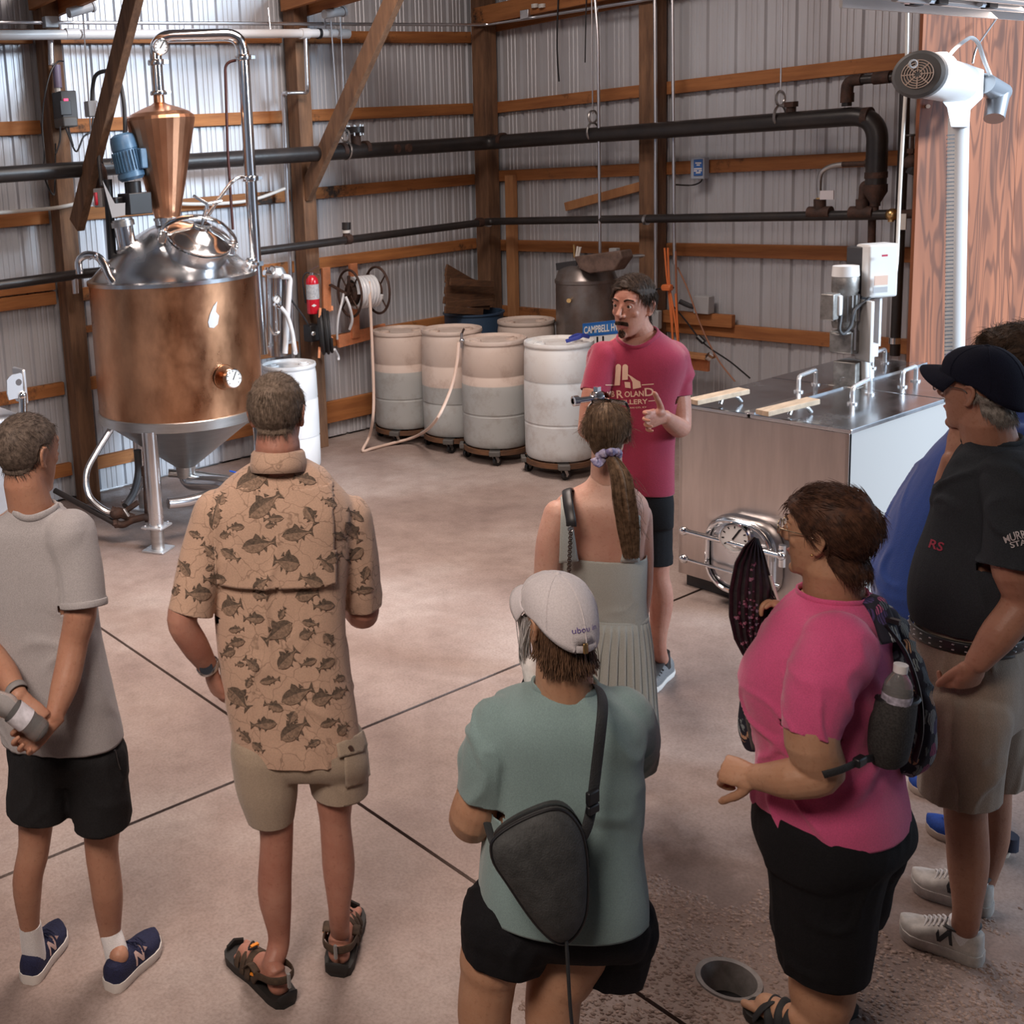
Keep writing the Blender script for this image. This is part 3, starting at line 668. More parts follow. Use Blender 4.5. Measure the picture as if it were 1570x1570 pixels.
for p, d in ((wy(525,231,PYW),(1,0,0)), (wy(560,228,PYW),(1,0,0)), (wx(752,217,PXW),(0,1,0)), (wx(770,215,PXW),(0,1,0)), (wx(1330,180,PXW),(0,1,0)), (Dn+Vector((0,0,.06)),(0,0,1))):
    ring(sp, p, d, 0.066, 'weld_band', M['rust'], 0.02)
MB().lathe([(0.068,0.0),(0.068,-0.05),(0.03,-0.12),(0.03,-0.14)], Dn, n=24).build('reducer', M['rust'], sp)
MB().cyl(Dn-Vector((0,0,.13)), Vector((Dn.x,Dn.y,1.82)), 0.022, 14).build('drop_nipple', M['rust'], sp)
t0 = wy(547,232,PYW)
MB().cyl(t0, wy(545,205,PYW), 0.042, 20).build('branch', M['rust'], sp)
fg = MB().cyl(wy(544,204,PYW), wy(544,195,PYW), 0.078, 24).build('blind_flange', M['iron'], sp)
fb = MB()
for k in range(8):
    a = 2*PI*k/8; q = wy(544,200,PYW)+Vector((0.065*math.cos(a),0.065*math.sin(a),0)); MB().cyl(q-Vector((0,0,.045)), q+Vector((0,0,.045)), 0.008, 6).build('flange_bolt', M['steel_brush'], fg)
for px_, py_ in ((607,228),(624,227)): ring(sp, wy(px_,py_,PYW-0.05), (0.2,-1,0), 0.035, 'outlet_boss', M['rust'], 0.03)
def hanger(parent, p, d, r, ztop):
    hg = MB().torus(p, d, r+0.008, 0.009, 28, 6).torus(p+Vector((0,0,r+0.055)), d, 0.05, 0.009, 20, 6).build('hanger_ring', M['steel_brush'], parent)
    MB().cyl(p+Vector((0,0,r+0.08)), Vector((p.x,p.y,ztop)), 0.006, 8).build('hanger_rod', M['galv_pipe'], hg)
hanger(sp, wy(531,231,PYW), (1,0,0), 0.064, 5.6); hanger(sp, wx(909,202,PXW), (0,1,0), 0.064, 5.6); hanger(sp, wx(1196,178,PXW), (0,1,0), 0.064, 5.6)
MB().cyl(wx(1213,172,PXW), wx(1213,158,PXW), 0.03, 14).lathe([(0.02,0),(0.045,0.0),(0.045,0.035),(0.02,0.035)], wx(1213,164,PXW), n=8).build('capped_branch', M['rust'], sp)

s2 = pipe_thing('steam_branch_pipe', 'thick black pipe at the far left ending in a rusty elbow', wy(60,262,7.0))
a_, b_ = wy(-60,272,7.0), wy(150,258,7.0)
MB().tube([a_, b_], 0.055, 24).build('run', M['iron'], s2)
MB().tube(bend_path([wy(130,259,7.0), wy(152,257,7.0), wy(154,290,7.0)],0.06,8), 0.055, 20).build('elbow', M['rust'], s2)
s3 = pipe_thing('condensate_main', 'slimmer black pipe running along both walls below the thick one', wy(600,361,PYW))
MB().tube(bend_path([wy(392,386,PYW), Vector((PXW,PYW,1.79)), Vector((PXW,3.72,1.835))],0.08,8), 0.033, 20).build('main_run', M['iron'], s3)
MB().tube([wy(-30,441,PYW), wy(124,420,PYW), wy(200,412,PYW)], 0.036, 18).build('left_run', M['iron'], s3)
for p in (wy(533,367,PYW), wy(735,341,PYW)): ring(s3, p, (1,0,0), 0.042, 'coupling', M['rust'], 0.03)
for p in (wx(749,341,PXW), wx(991,337,PXW)): ring(s3, p, (0,1,0), 0.042, 'coupling', M['steel_brush'], 0.012)
MB().cyl(wy(531,366,PYW), wy(531,343,PYW), 0.028, 16).build('branch', M['rust'], s3)
MB().cyl(wy(531,352,PYW), wy(531,341,PYW), 0.037, 16).build('branch_cap', M['iron'], s3)
ring(s3, wy(531,355,PYW), (0,0,1), 0.034, 'branch_ring', M['offwhite'], 0.012)
MB().cyl(wy(114,420,PYW), wy(116,450,PYW), 0.024, 12).build('drop_leg', M['galv_pipe'], s3)
for px_ in (1257, 1322):
    ring(s3, wx(px_,326,PXW), (0,1,0), 0.043, 'tee', M['rust'], 0.075); MB().cyl(wx(px_,326,PXW), wx(px_,305,PXW), 0.038, 16).build('tee_branch', M['rust'], s3)
# riser loop on the second tee
MB().tube(bend_path([wx(1322,310,PXW), wx(1324,282,PXW), wx(1338,281,PXW+.04), wx(1335,450,PXW+.1)],0.05,6), 0.024, 14).build('riser_loop', M['rust'], s3)
# braided hose on the first tee
MB().tube(smooth_path([wx(1257,305,PXW), wx(1256,285,PXW), wx(1259,266,PXW), wx(1272,256,PXW), wx(1292,252,PXW)],6), 0.017, 12).build('braided_hose', M['steel_brush'], s3)
MB().tube([wx(1292,252,PXW), wx(1352,250,PXW)], 0.018, 12).lathe([(0.018,-.03),(0.03,-.03),(0.03,.03),(0.018,.03)], wx(1335,250,PXW), (0,1,0), n=8).build('hose_nipple', M['rust'], s3)
MB().box(wx(1268,299,PXW-.03), (0.01,0.09,0.06)).build('paper_tag', mat('paper_tag', (0.75,0.73,0.78), 0.7), s3)
MB().cyl(wx(1256,303,PXW), wx(1256,310,PXW), 0.02, 10).build('brass_fitting', M['brass'], s3)
# small loop on top of the steam main
s4 = pipe_thing('bypass_pipe', 'rusty bypass pipe looping from the thick pipe up and down the right corner', wx(1300,140,PXW))
MB().tube(bend_path([wx(1298,163,PXW), wx(1300,124,PXW), wx(1388,117,PXW), wx(1386,200,PXW), wx(1372,545,PXW)],0.07,7), 0.030, 16).build('loop', M['iron'], s4)
for p, d in ((wx(1299,150,PXW),(0,0,1)), (wx(1353,119,PXW),(0,1,0)), (wx(1384,119,PXW),(0,1,0))): ring(s4, p, d, 0.040, 'fitting', M['rust'], 0.05 if d[1] else 0.03)
MB().tube(bend_path([wx(1298,150,PXW), wx(1300,124,PXW), wx(1322,122,PXW)],0.07,6), 0.037, 16).build('elbow', M['rust'], s4)
ring(s4, wx(1372,522,PXW), (0,0,1), 0.036, 'steel_band', M['steel_shiny'], 0.02)
# valves near the plywood
s5 = pipe_thing('gate_valve_line', 'rusty gate valve and elbow sticking out towards the plywood edge', wx(1400,248,PXW-.1))
XV = 7.45
MB().tube(bend_path([wx(1384,251,XV), wx(1428,248,XV), wx(1440,246,XV-.06), wx(1444,245,XV-.15)],0.05,5), 0.026, 14).build('valve_pipe', M['rust'], s5)
ring(s5, wx(1433,247,XV), (0,1,0), 0.036, 'union', M['iron'], 0.05)
MB().ball(wx(1398,248,XV), 0.045, 14, 8).cyl(wx(1398,246,XV), wx(1399,208,XV), 0.010, 8).cyl(wx(1397,235,XV), wx(1398,228,XV), 0.025, 10).build('gate_valve', M['rust'], s5)
MB().torus(wx(1399,207,XV), (0,0,1), 0.045, 0.007, 18, 6).build('handwheel', M['iron'], s5)
MB().tube([wx(1402,255,XV), wx(1396,266,XV)], 0.03, 10).build('strainer', M['iron'], s5)
s6 = pipe_thing('trap_line', 'rusty pipe trap with valve and steel bracket at the plywood edge', wx(1420,325,PXW-.1))
MB().tube(bend_path([wx(1370,329,PXW), wx(1418,327,XV), wx(1432,325,XV-.1), wx(1431,298,XV-.1)],0.07,6), 0.028, 14).build('trap_pipe', M['rust'], s6)
ring(s6, wx(1431,303,XV-.1), (0,0,1), 0.042, 'cap', M['rust'], 0.04)
ring(s6, wx(1431,312,XV-.1), (0,0,1), 0.038, 'pale_band', M['galv_pipe'], 0.012)
MB().ball(wx(1368,329,PXW-.04), 0.04, 12, 8).cyl(wx(1366,325,PXW-.05), wx(1366,340,PXW-.05), 0.018, 8).build('ball_valve', M['brass'], s6)
MB().box(wx(1410,335,7.5), (0.03,0.07,0.42)).build('channel_bracket', M['steel_brush'], s6, bevel=0.004)
simple('hanging_tag', 'pale tag hanging from the valve beside the white cord', 'tag', MB().box(wx(1383,340,7.5), (0.01,0.05,0.10)), M['offwhite'], wx(1383,340,7.5))

pv = pipe_thing('drain_pipe', 'white plastic drain pipe high along the left wall', wy(200,50,7.25))
MB().tube([wy(-40,54,7.25), wy(528,51,7.25)], 0.034, 18).build('run', M['pvc'], pv)
for px_ in (467, 489): ring(pv, wy(px_,51.5,7.25), (1,0,0), 0.042, 'coupling', M['pvc'] if px_ == 467 else M['black'], 0.04 if px_ == 467 else 0.012)
for px_ in (110, 290, 527): ring(pv, wy(px_,52,7.25), (1,0,0), 0.039, 'coupling', M['pvc'], 0.05)
MB().tube(bend_path([wy(468,52,7.25), wy(471,136,7.25), wy(471,142,7.3), wy(440,143,7.34)],0.03), 0.016, 12).build('drop', M['galv_pipe'], pv)
MB().tube(bend_path([wy(440,143,7.34), wy(434,143,7.4), wy(452,600,7.42)],0.03), 0.018, 12).build('drop_leg', M['galv_pipe'], pv)
for px_ in (411, 496): MB().tube([wy(px_,12,7.28), wy(px_+4,50,7.25)], 0.006, 8).build('hanger_rod', M['galv_pipe'], pv)
cd = pipe_thing('upper_conduit', 'thin steel conduit along the very top of both walls', wy(300,36,7.3))
MB().tube(bend_path([wy(-40,34,7.30), wy(716,38,7.30), wx(745,38,7.75), wx(1000,-2,7.75)],0.1,6), 0.014, 10).build('run', M['galv_pipe'], cd)
MB().box(wy(77,34,7.28), (0.10,0.06,0.075)).build('pull_box', M['grey_box'], cd, bevel=0.004)
MB().box(wx(807,22,7.72), (0.06,0.09,0.075)).build('pull_box', M['galv_pipe'], cd, bevel=0.004)
for px_ in (820, 831): MB().cyl(wx(px_,6,7.7), wx(px_,12,7.7), 0.03, 12).build('flood_lamp', M['offwhite'], cd)
for i, (pts, lab) in enumerate([([(912,-10),(917,55),(920,388)], 'pale conduit hanging straight down to the grey pressure tank'), ([(1004,-10),(1005,180),(1005,500)], 'white conduit on the left side of the middle post'), ([(1031,-10),(1032,130),(1034,405)], 'white conduit on the right side of the middle post')]):
    X_ = 7.6 if i == 0 else 7.76
    o = MB().tube(bend_path([wx(p[0],p[1],X_) for p in pts],0.1), 0.013, 10).build('conduit', M['galv_pipe'], None, loc=wx(*pts[-1],X_)); tag(o, lab, 'conduit')
simple('dangling_wire', 'dark wire dangling before the back wall left of the middle post', 'wire', MB().tube(smooth_path([wx(856,-5,7.7), wx(854,60,7.7), wx(855,95,7.7), wx(857,125,7.7)],5), 0.007, 8), M['black'], wx(856,0,7.7))
simple('dangling_wire', 'short dark wire end hanging beside the pale conduit', 'wire', MB().tube(smooth_path([wx(899,-5,7.7), wx(898,40,7.7), wx(897,96,7.7)],5), 0.005, 8), M['black'], wx(899,0,7.7))
simple('suspension_rod', 'thin steel rod slanting from the roof behind the right knee brace', 'rod', MB().tube([wy(507,30,7.2), wy(520,215,7.2)], 0.006, 8), M['galv_pipe'], wy(507,30,7.2))
simple('suspension_rod', 'thin steel rod behind the left knee brace', 'rod', MB().tube([wy(127,20,7.2), wy(140,215,7.2)], 0.006, 8), M['galv_pipe'], wy(127,20,7.2))
for pts, lab in (([(105,20),(140,10)], 'grey cylinder fixture at top left beside the beam'), ([(497,22),(525,18)], 'grey cylinder fixture at the foot of the roof beam')):
    simple('roof_bracket', lab, 'bracket', MB().cyl(wy(*pts[0],7.1), wy(*pts[1],7.1), 0.035, 14).cyl(wy(*pts[1],7.1), wy(pts[1][0]+3,pts[1][1]-1,7.1), 0.042, 14), M['grey_box'], wy(*pts[0],7.1))
simple('garden_hose', 'pale hose sagging along the left wall behind the still', 'hose', MB().tube(smooth_path([wy(-10,327,7.35), wy(50,322,7.35), wy(90,318,7.34), wy(160,305,7.45), wy(230,309,7.46), wy(300,313,7.46), wy(380,308,7.45), wy(437,289,7.4)],6), 0.014, 10), M['offwhite'], wy(200,308,7.4))
ct = thing('wall_controller', 'small grey control box with blue face on the back wall girt', 'controller', wx(1072,258,7.9))
q = wx(1073,258,7.88)
MB().box(q, (0.07,0.115,0.165)).build('housing', mat('pale_blue_grey', (0.40,0.46,0.56), 0.4), ct, bevel=0.008)
MB().box(wx(1070.5,257,7.842), (0.008,0.075,0.125)).build('face', mat('blue_face', (0.035,0.14,0.46), 0.35), ct, bevel=0.004)
tb = MB()
for (x0,y0,x1,y1) in ((1066,250,1075,250),(1068,253,1073,253),(1064,259,1076,258.5),(1064,262,1069,262),(1071,262,1076,261.5),(1067,265,1074,264.6)):
    tb.bar(wx(x0,y0,7.836), wx(x1,y1,7.836), 0.010, 0.002, (1,0,0))
tb.build('face_print', M['white'], ct, smooth=False)
MB().tube(smooth_path([wx(1077,272,7.88), wx(1074,279,7.88), wx(1060,284,7.9), wx(1032,283,7.8)],6), 0.006, 8).build('lead', M['black'], ct)
MB().cyl(wx(1070,270,7.87), wx(1070,275,7.87), 0.012, 10).build('gland', M['black'], ct)
# ------------------------------------------------------------------ plastic drums on dollies
def drum_mat(name, top, low, zlev, rough=0.45):
    m = mat(name, top, rough); N = m.node_tree.nodes; L = m.node_tree.links; b = N['Principled BSDF']
    tc = N.new('ShaderNodeTexCoord'); sx = N.new('ShaderNodeSeparateXYZ'); L.new(tc.outputs['Object'], sx.inputs[0])
    r = N.new('ShaderNodeMapRange'); r.inputs[1].default_value = zlev-0.004; r.inputs[2].default_value = zlev+0.004; L.new(sx.outputs['Z'], r.inputs[0])
    mx = N.new('ShaderNodeMix'); mx.data_type = 'RGBA'; L.new(r.outputs[0], mx.inputs[0]); mx.inputs[6].default_value = (*low,1); mx.inputs[7].default_value = (*top,1)
    n = N.new('ShaderNodeTexNoise'); n.inputs['Scale'].default_value = 5; n.inputs['Detail'].default_value = 9; n.inputs['Roughness'].default_value = 0.72; L.new(tc.outputs['Object'], n.inputs['Vector'])
    rr = N.new('ShaderNodeValToRGB'); L.new(n.outputs['Fac'], rr.inputs[0]); rr.color_ramp.elements[0].position = 0.30; rr.color_ramp.elements[0].color = (0.55,0.42,0.36,1); rr.color_ramp.elements[1].position = 0.5
    m2 = N.new('ShaderNodeMix'); m2.data_type = 'RGBA'; m2.blend_type = 'MULTIPLY'; m2.inputs[0].default_value = 0.55; L.new(mx.outputs[2], m2.inputs[6]); L.new(rr.outputs[0], m2.inputs[7])
    L.new(m2.outputs[2], b.inputs['Base Color']); return m
WALL_A, WATER = (0.66, 0.56, 0.50), (0.40, 0.42, 0.42)
def drum(x, y, z0, r, h, m, label, group='plastic drums in the corner', name='plastic_drum'):
    t = thing(name, label, 'drum', (x, y, z0), group); o = Vector((x, y, z0))
    P = [(r*0.80,0.0),(r*0.93,0.008),(r*0.975,0.03),(r*0.985,0.08),(r*0.99,h*0.30),(r*0.978,h*0.305),(r*0.978,h*0.32),(r*0.995,h*0.325),(r,h*0.5),(r*0.99,h*0.66),(r*0.98,h*0.665),(r*0.98,h*0.68),(r*0.99,h*0.685),(r*0.975,h*0.90),(r*0.95,h*0.945),(r*0.94,h*0.955),(r*0.975,h*0.965),(r*0.985,h*0.98),(r*0.97,h),(r*0.935,h),(r*0.915,h*0.975),(r*0.5,h*0.972),(0.0,h*0.972)]
    MB().lathe(P, o, n=48, cap=False).build('body', m, t)
    for s in (-1, 1):
        q = o + HR*s*r*0.55 + HF*0.02 + Vector((0,0,h*0.972))
        bg_ = MB().lathe([(0.045,0),(0.045,0.014),(0.036,0.016),(0.034,0.010),(0.0,0.010)], q, n=20, cap=False).bar(q+Vector((-.03,0,.014)), q+Vector((.03,0,.014)), 0.012, 0.012).build('bung', m, t)
    return t
dm = [drum_mat('drum_plastic_%s' % k, WALL_A if k != 'd' else (0.78,0.78,0.77), WATER if k != 'd' else (0.60,0.62,0.63), z) for k, z in (('a',0.50),('b',0.42),('c',0.50),('d',0.60),('e',0.2))]
def dolly(x, y, r, label, rot=0.0):
    t = thing('drum_dolly', label, 'dolly', (x, y, 0), 'drum dollies'); o = Vector((x, y, 0))
    MB().lathe([(r*0.90,0.085),(r*1.0,0.085),(r*1.0,0.125),(r*0.96,0.125),(r*0.94,0.10),(r*0.90,0.10)], o, n=40, cap=False).build('ring', M['wood_dark'], t)
    rz = Matrix.Rotation(rot, 3, 'Z')
    MB().box(o+Vector((0,0,0.10)), (r*1.9,0.10,0.03), rz).box(o+Vector((0,0,0.099)), (0.10,r*1.9,0.03), rz).build('cross_boards', M['wood_dark'], t)
    for k in range(4):
        d = rz@Vector((math.cos(PI/2*k), math.sin(PI/2*k), 0)); q = o + d*(r*0.95)
        cw = MB().cyl(q+Vector((0.02,-0.012,0.035)), q+Vector((0.02,0.012,0.035)), 0.035, 20).build('wheel', M['black'], t)
        MB().cyl(q+Vector((0.02,-0.014,0.035)), q+Vector((0.02,0.014,0.035)), 0.012, 12).bar(q+Vector((0.02,0.019,0.035)), q+Vector((0,0.017,0.085)), 0.025, 0.003, (0,1,0)).bar(q+Vector((0.02,-0.019,0.035)), q+Vector((0,-0.017,0.085)), 0.025, 0.003, (0,1,0)).build('fork', M['steel_brush'], cw)
        MB().box(q+Vector((0,0,0.105)), (0.10,0.085,0.04), rz).build('corner_pad', mat('dolly_grey', (0.10,0.095,0.09), 0.6), t, bevel=0.006)
    return t
def dxy(px, py, z, r):
    p = fl(px, py, z); d = ray(px, py); d.z = 0; d.normalize(); return p.x+d.x*r, p.y+d.y*r
rD = 0.242
rB = [0.252, 0.252, 0.256, 0.254]
B1 = dxy(631, 662, 0.13, 0.252); B2 = dxy(691, 672, 0.13, 0.252); B3 = dxy(756, 689, 0.13, 0.256); B4 = dxy(859, 711, 0.13, 0.254)
def apart(a, b, d):
    v = Vector((b[0]-a[0], b[1]-a[1])); k = max(0, d-v.length)/2; v.normalize(); return (a[0]-v.x*k, a[1]-v.y*k), (b[0]+v.x*k, b[1]+v.y*k)
B1, B2 = apart(B1, B2, 0.515); B2, B3 = apart(B2, B3, 0.52); B1, B2 = apart(B1, B2, 0.515)
LB = [('leftmost plastic drum of the front row, half full behind the cream hose', B1, 0, 0.86), ('second plastic drum from the left with a rusty rim, half full', B2, 1, 0.90), ('third plastic drum from the left with a small valve at its rim', B3, 2, 0.87), ('brightest white plastic drum nearest the man in red, blue strap on its lid', B4, 3, 0.90)]
for lab, (x, y), k, h in LB:
    drum(x, y, 0.127, rB[k], h-0.02, dm[k], lab)
    dolly(x, y, rB[k]*1.0, 'low wooden dolly with castors under the ' + ('leftmost drum' if k == 0 else 'second drum from left' if k == 1 else 'third drum from left' if k == 2 else 'brightest white drum'), 0.5+0.1*k)
drum(7.28, 6.50, 0.127, 0.242, 0.86, dm[4], 'rear plastic drum standing behind the front row near the pressure tank')
dolly(7.28, 6.50, 0.25, 'low dolly under the rear drum')
# tall white drum right of the still
wbx, wby = dxy(452, 727, 0.0, 0.222)
WBX, WBY = wbx, wby
tw = drum(wbx, wby, 0.0, 0.222, 0.86, mat('white_drum_plastic', (0.80,0.82,0.84), 0.35), 'tall plain white drum standing right beside the copper still', None, 'plastic_drum')
# strap, valve and bung details on the drums
b4 = Vector((B4[0], B4[1], 0.127+0.885))
MB().tube(smooth_path([b4+HR*(-0.20)-HF*0.03, b4+HR*(-0.05)-HF*0.02+Vector((0,0,.01)), b4+HR*0.08-HF*0.05, b4+HR*0.16-HF*0.06+Vector((0,0,.02)), b4+HR*0.20-HF*0.03],5), [(0.010,0.005)]*21, 8, flat=(0,0,1))
simple('blue_strap', 'crumpled blue strap lying on the lid of the brightest drum', 'strap', MB().tube(smooth_path([b4+HR*0.02-HF*0.10, b4+HR*0.10-HF*0.13+Vector((0,0,.025)), b4+HR*0.15-HF*0.10+Vector((0,0,.035)), b4+HR*0.20-HF*0.07+Vector((0,0,.015)), b4+HR*0.13-HF*0.04+Vector((0,0,.03)), b4+HR*0.06-HF*0.06+Vector((0,0,.01))],5), [(0.014,0.007)]*26, 8, flat=(0,0,1)), mat('blue_strap', (0.03,0.05,0.30), 0.6), b4)
b3 = Vector((B3[0], B3[1], 0.127+0.85))
vq = b3 - HR*0.262 - HF*0.04
va = thing('drum_valve', 'small metal valve clipped on the rim of the third drum', 'valve', vq)
MB().cyl(vq-Vector((0,0,.06)), vq+Vector((0,0,.06)), 0.012, 10).ball(vq, 0.02, 10, 6).build('valve_body', M['steel'], va)
MB().bar(vq+Vector((0,0,.05)), vq+Vector((0.0,0,.095))+HR*0.02, 0.018, 0.012).build('valve_handle', M['rust'], va)
simple('cream_hose', 'cream hose hanging from the reel to the floor and up to the drum valve', 'hose',
  MB().tube(smooth_path([wy(566,432,7.18), wy(568,470,7.12), wy(571,540,7.05), wy(573,600,7.0), fl(572,640,.30), fl(566,670,.10), fl(556,691,.016), fl(570,688,.016), fl(600,680,.02), fl(640,668,.10), at(668,645,HF.dot(b3)-0.30), at(690,600,HF.dot(b3)-0.18), at(700,560,HF.dot(b3)-0.10), at(703,525,HF.dot(b3)-0.05)],7), 0.0125, 10), M['hose'], fl(556,691,0))

# ------------------------------------------------------------------ reel, fire extinguisher and coils by the second post
hr = thing('hose_reel', 'rusty wall hose reel wound with pale hose beside the fire extinguisher', 'reel', wy(555,445,7.3))
rc = wy(552,448,7.28); ra = Vector((1,-0.18,0)).normalized()
for k, off in enumerate((-0.10, 0.17)):
    fr = MB().torus(rc+ra*off, ra, 0.20, 0.011, 36, 8).torus(rc+ra*off, ra, 0.075, 0.008, 24, 6)
    z_ = Vector((0,0,1)); y_ = ra.cross(z_).normalized()
    for j in range(4):
        a = PI/4+PI/2*j; d = z_*math.sin(a)+y_*math.cos(a); fr.cyl(rc+ra*off+d*0.03, rc+ra*off+d*0.20, 0.007, 8)
    fr.build('flange_ring', M['rust'], hr)
MB().cyl(rc-ra*0.16, rc+ra*0.20, 0.018, 12).cyl(rc-ra*0.10, rc+ra*0.17, 0.09, 24).build('drum_core', M['rust'], hr)
hose_pts = []
for i in range(7*28):
    a = 2*PI*i/28; u = i/(7*28); hose_pts.append(rc+ra*(-0.08+0.22*u)+Vector((0,0,1))*(math.sin(a)*0.125)+y_*(math.cos(a)*0.125))
MB().tube(hose_pts, 0.016, 8).build('wound_hose', M['clear_hose'], hr)
MB().prism([(-0.02,-0.02),(0.02,-0.02),(-0.10,0.16),(-0.16,0.16)], rc-ra*0.13, -y_*0.6+ra*0.2, (0,0,1), 0.02).build('bracket_arm', M['rust'], hr)
MB().bar(rc-ra*0.13, rc-ra*0.2+Vector((0,0.12,0.08)), 0.05, 0.012).build('wall_plate', M['rust'], hr)
flexi('inlet_hose', [rc-ra*0.16, wy(524,465,7.2), wy(519,485,7.2), wy(517,505,7.22), wy(517,520,7.25)], 0.010, M['clear_hose'], hr)
flexi('inlet_hose', [wy(530,455,7.15), wy(536,470,7.12), wy(540,490,7.15), wy(536,505,7.2)], 0.012, M['clear_hose'], hr)
bd = thing('reel_boards', 'pale orange board frame on the wall that carries the hose reel', 'frame', wy(540,500,7.5))
for a_, b_ in (((499,410),(501,478)), ((541,404),(545,518))): board(bd, 'upright_board', wy(*a_,7.47), wy(*b_,7.47), 0.085, 0.03, M['orange_paint'], up=(0,1,0))
board(bd, 'cross_board', wy(518,524,7.49), wy(590,505,7.49), 0.03, 0.11, M['orange_paint'])
ex = thing('fire_extinguisher', 'red fire extinguisher with pale label hanging on the second post', 'extinguisher', wy(479,482,7.28))
eb, et = wy(481,481,7.27), wy(478,424,7.27); eh = (et-eb).length; ez = (et-eb).normalized()
MB().lathe([(0.045,0),(0.053,0.006),(0.054,0.02),(0.054,eh-0.05),(0.048,eh-0.02),(0.028,eh+0.005),(0.02,eh+0.012)], eb, ez, n=32).build('cylinder', M['red'], ex)
MB().lathe([(0.0548,eh*0.40),(0.0548,eh*0.80)], eb, ez, n=32, cap=False).build('paper_label', mat('label_paper', (0.62,0.64,0.66), 0.5, var=(60,(0.40,0.42,0.46),2)), ex)
hd_ = MB().cyl(et, et+ez*0.035, 0.018, 14).build('valve_head', M['steel_shiny'], ex)
MB().bar(et+ez*0.05-HR*0.02, et+ez*0.085+HR*0.06, 0.016, 0.006).build('lever', M['steel_shiny'], ex); MB().bar(et+ez*0.03, et+ez*0.01+HR*0.065-HF*.03, 0.016, 0.006).build('lever', M['steel_shiny'], ex)
flexi('discharge_hose', [et+ez*0.03-HR*0.01, et+ez*0.03-HR*0.05, et-HR*0.075-ez*0.02, eb+ez*eh*0.6-HR*0.07, eb+ez*eh*0.3-HR*0.062], 0.007, M['black'], ex)
dmk = MB(); dq = eb+ez*0.075-HF*0.0555
for s in (1,): dmk.add([dq-HR*0.022, dq-ez*0.013, dq+HR*0.022, dq+ez*0.013], [(0,1,2,3)])
dmk.build('diamond_mark', M['white'], ex, smooth=False)
hb = thing('hose_coil', 'coil of black rubber hose hung on the wall below the extinguisher', 'hose', wy(500,545,7.25))
cc = wy(497,508,7.20); cax = Vector((0.80,-0.60,0.05)).normalized()
cpts = []; up_ = (Vector((0,0,1))-cax*cax.z).normalized(); cy_ = cax.cross(up_)
for i in range(9*32):
    a = 2*PI*i/32; u = i/(9*32); rr_ = 0.125+0.06*abs(math.sin(u*7.5)); cpts.append(cc+cax*(-0.04+0.09*u)+up_*(math.sin(a)*rr_)+cy_*(math.cos(a)*rr_))
MB().tube(cpts, 0.012, 8).build('coil', M['rubber'], hb)
MB().box(cc-cax*0.10, (0.11,0.10,0.14)).build('hanger_box', M['black'], hb, bevel=0.01)
MB().cyl(cc-cax*0.09, cc-cax*0.03, 0.025, 12).ball(cc-cax*0.10-HF*0.05, 0.025,10,8).build('swivel_fitting', M['steel_shiny'], hb)
for (a_, b_) in (((491,472),(490,487)), ((502,515),(510,519)), ((490,532),(489,549)), ((509,469),(509,476))):
    MB().bar(wy(*a_,7.13), wy(*b_,7.12), 0.022, 0.006, (0,1,0)).build('orange_band', M['orange_paint'], hb)
flexi('tail', [cc+cax*0.07-up_*0.16, wy(518,545,7.2), wy(519,552,7.2)], 0.012, M['clear_hose'], hb)
flexi('supply_hose', [wy(412,418,7.1), wy(440,452,7.15), wy(465,485,7.2), cc-cax*0.1], 0.008, M['dark'], hb)

# ------------------------------------------------------------------ steel condenser column right of the still
hx = thing('condenser', 'pale steel condenser unit with gauge and pipe loop behind the white drum', 'condenser', wy(425,540,6.95))
HY = 6.95
for x0,x1,y0,y1 in ((409,417,425,536),):
    MB().cyl(wy(424,425,HY+.12), wy(426,545,HY+.12), 0.075, 24).build('column', M['steel'], hx)
MB().lathe([(0.075,0.0),(0.078,0.03),(0.055,0.075),(0.0,0.09)], wy(424,425,HY+.12), n=24).build('column_cap', M['steel_satin'], hx)
MB().tube(bend_path([wy(410,450,HY), wy(412,500,HY), wy(420,513,HY), wy(428,510,HY), wy(425,468,HY)],0.05,6), 0.014, 12).build('pipe_loop', M['steel_shiny'], hx)
MB().tube(bend_path([wy(433,424,HY), wy(445,425,HY), wy(441,480,HY), wy(437,542,HY)],0.05,6), 0.022, 14).build('white_pipe', M['pvc'], hx)
MB().tube([wy(409,410,HY), wy(411,530,HY)], 0.017, 12).build('side_pipe', M['steel_shiny'], hx)
gauge(hx, wy(424,458,HY-.03), (-HF+HR*0.1), 0.034, 'pressure_gauge', 0.02)
MB().cyl(wy(427,470,HY-.02), wy(431,472,HY-.04), 0.018, 10).cyl(wy(421,466,HY-.02), wy(424,468,HY-.02), 0.016, 10).build('gauge_fitting', M['steel_shiny'], hx)
flexi('outlet_hose', [wy(430,471,HY-.04), wy(440,484,HY-.06), wy(447,505,HY-.09), wy(451,528,HY-.12), wy(453,541,6.66)], 0.017, M['clear_hose'], hx)
MB().bar(wy(408,530,HY+.1), wy(448,524,HY+.1), 0.03, 0.02).build('bracket', M['galv_pipe'], hx)
MB().cyl(wy(405,418,HY), wy(414,419,HY), 0.022, 12).torus(wy(417,414,HY), (0,1,0), 0.03, 0.005, 16, 6).build('top_fitting', M['steel_shiny'], hx)

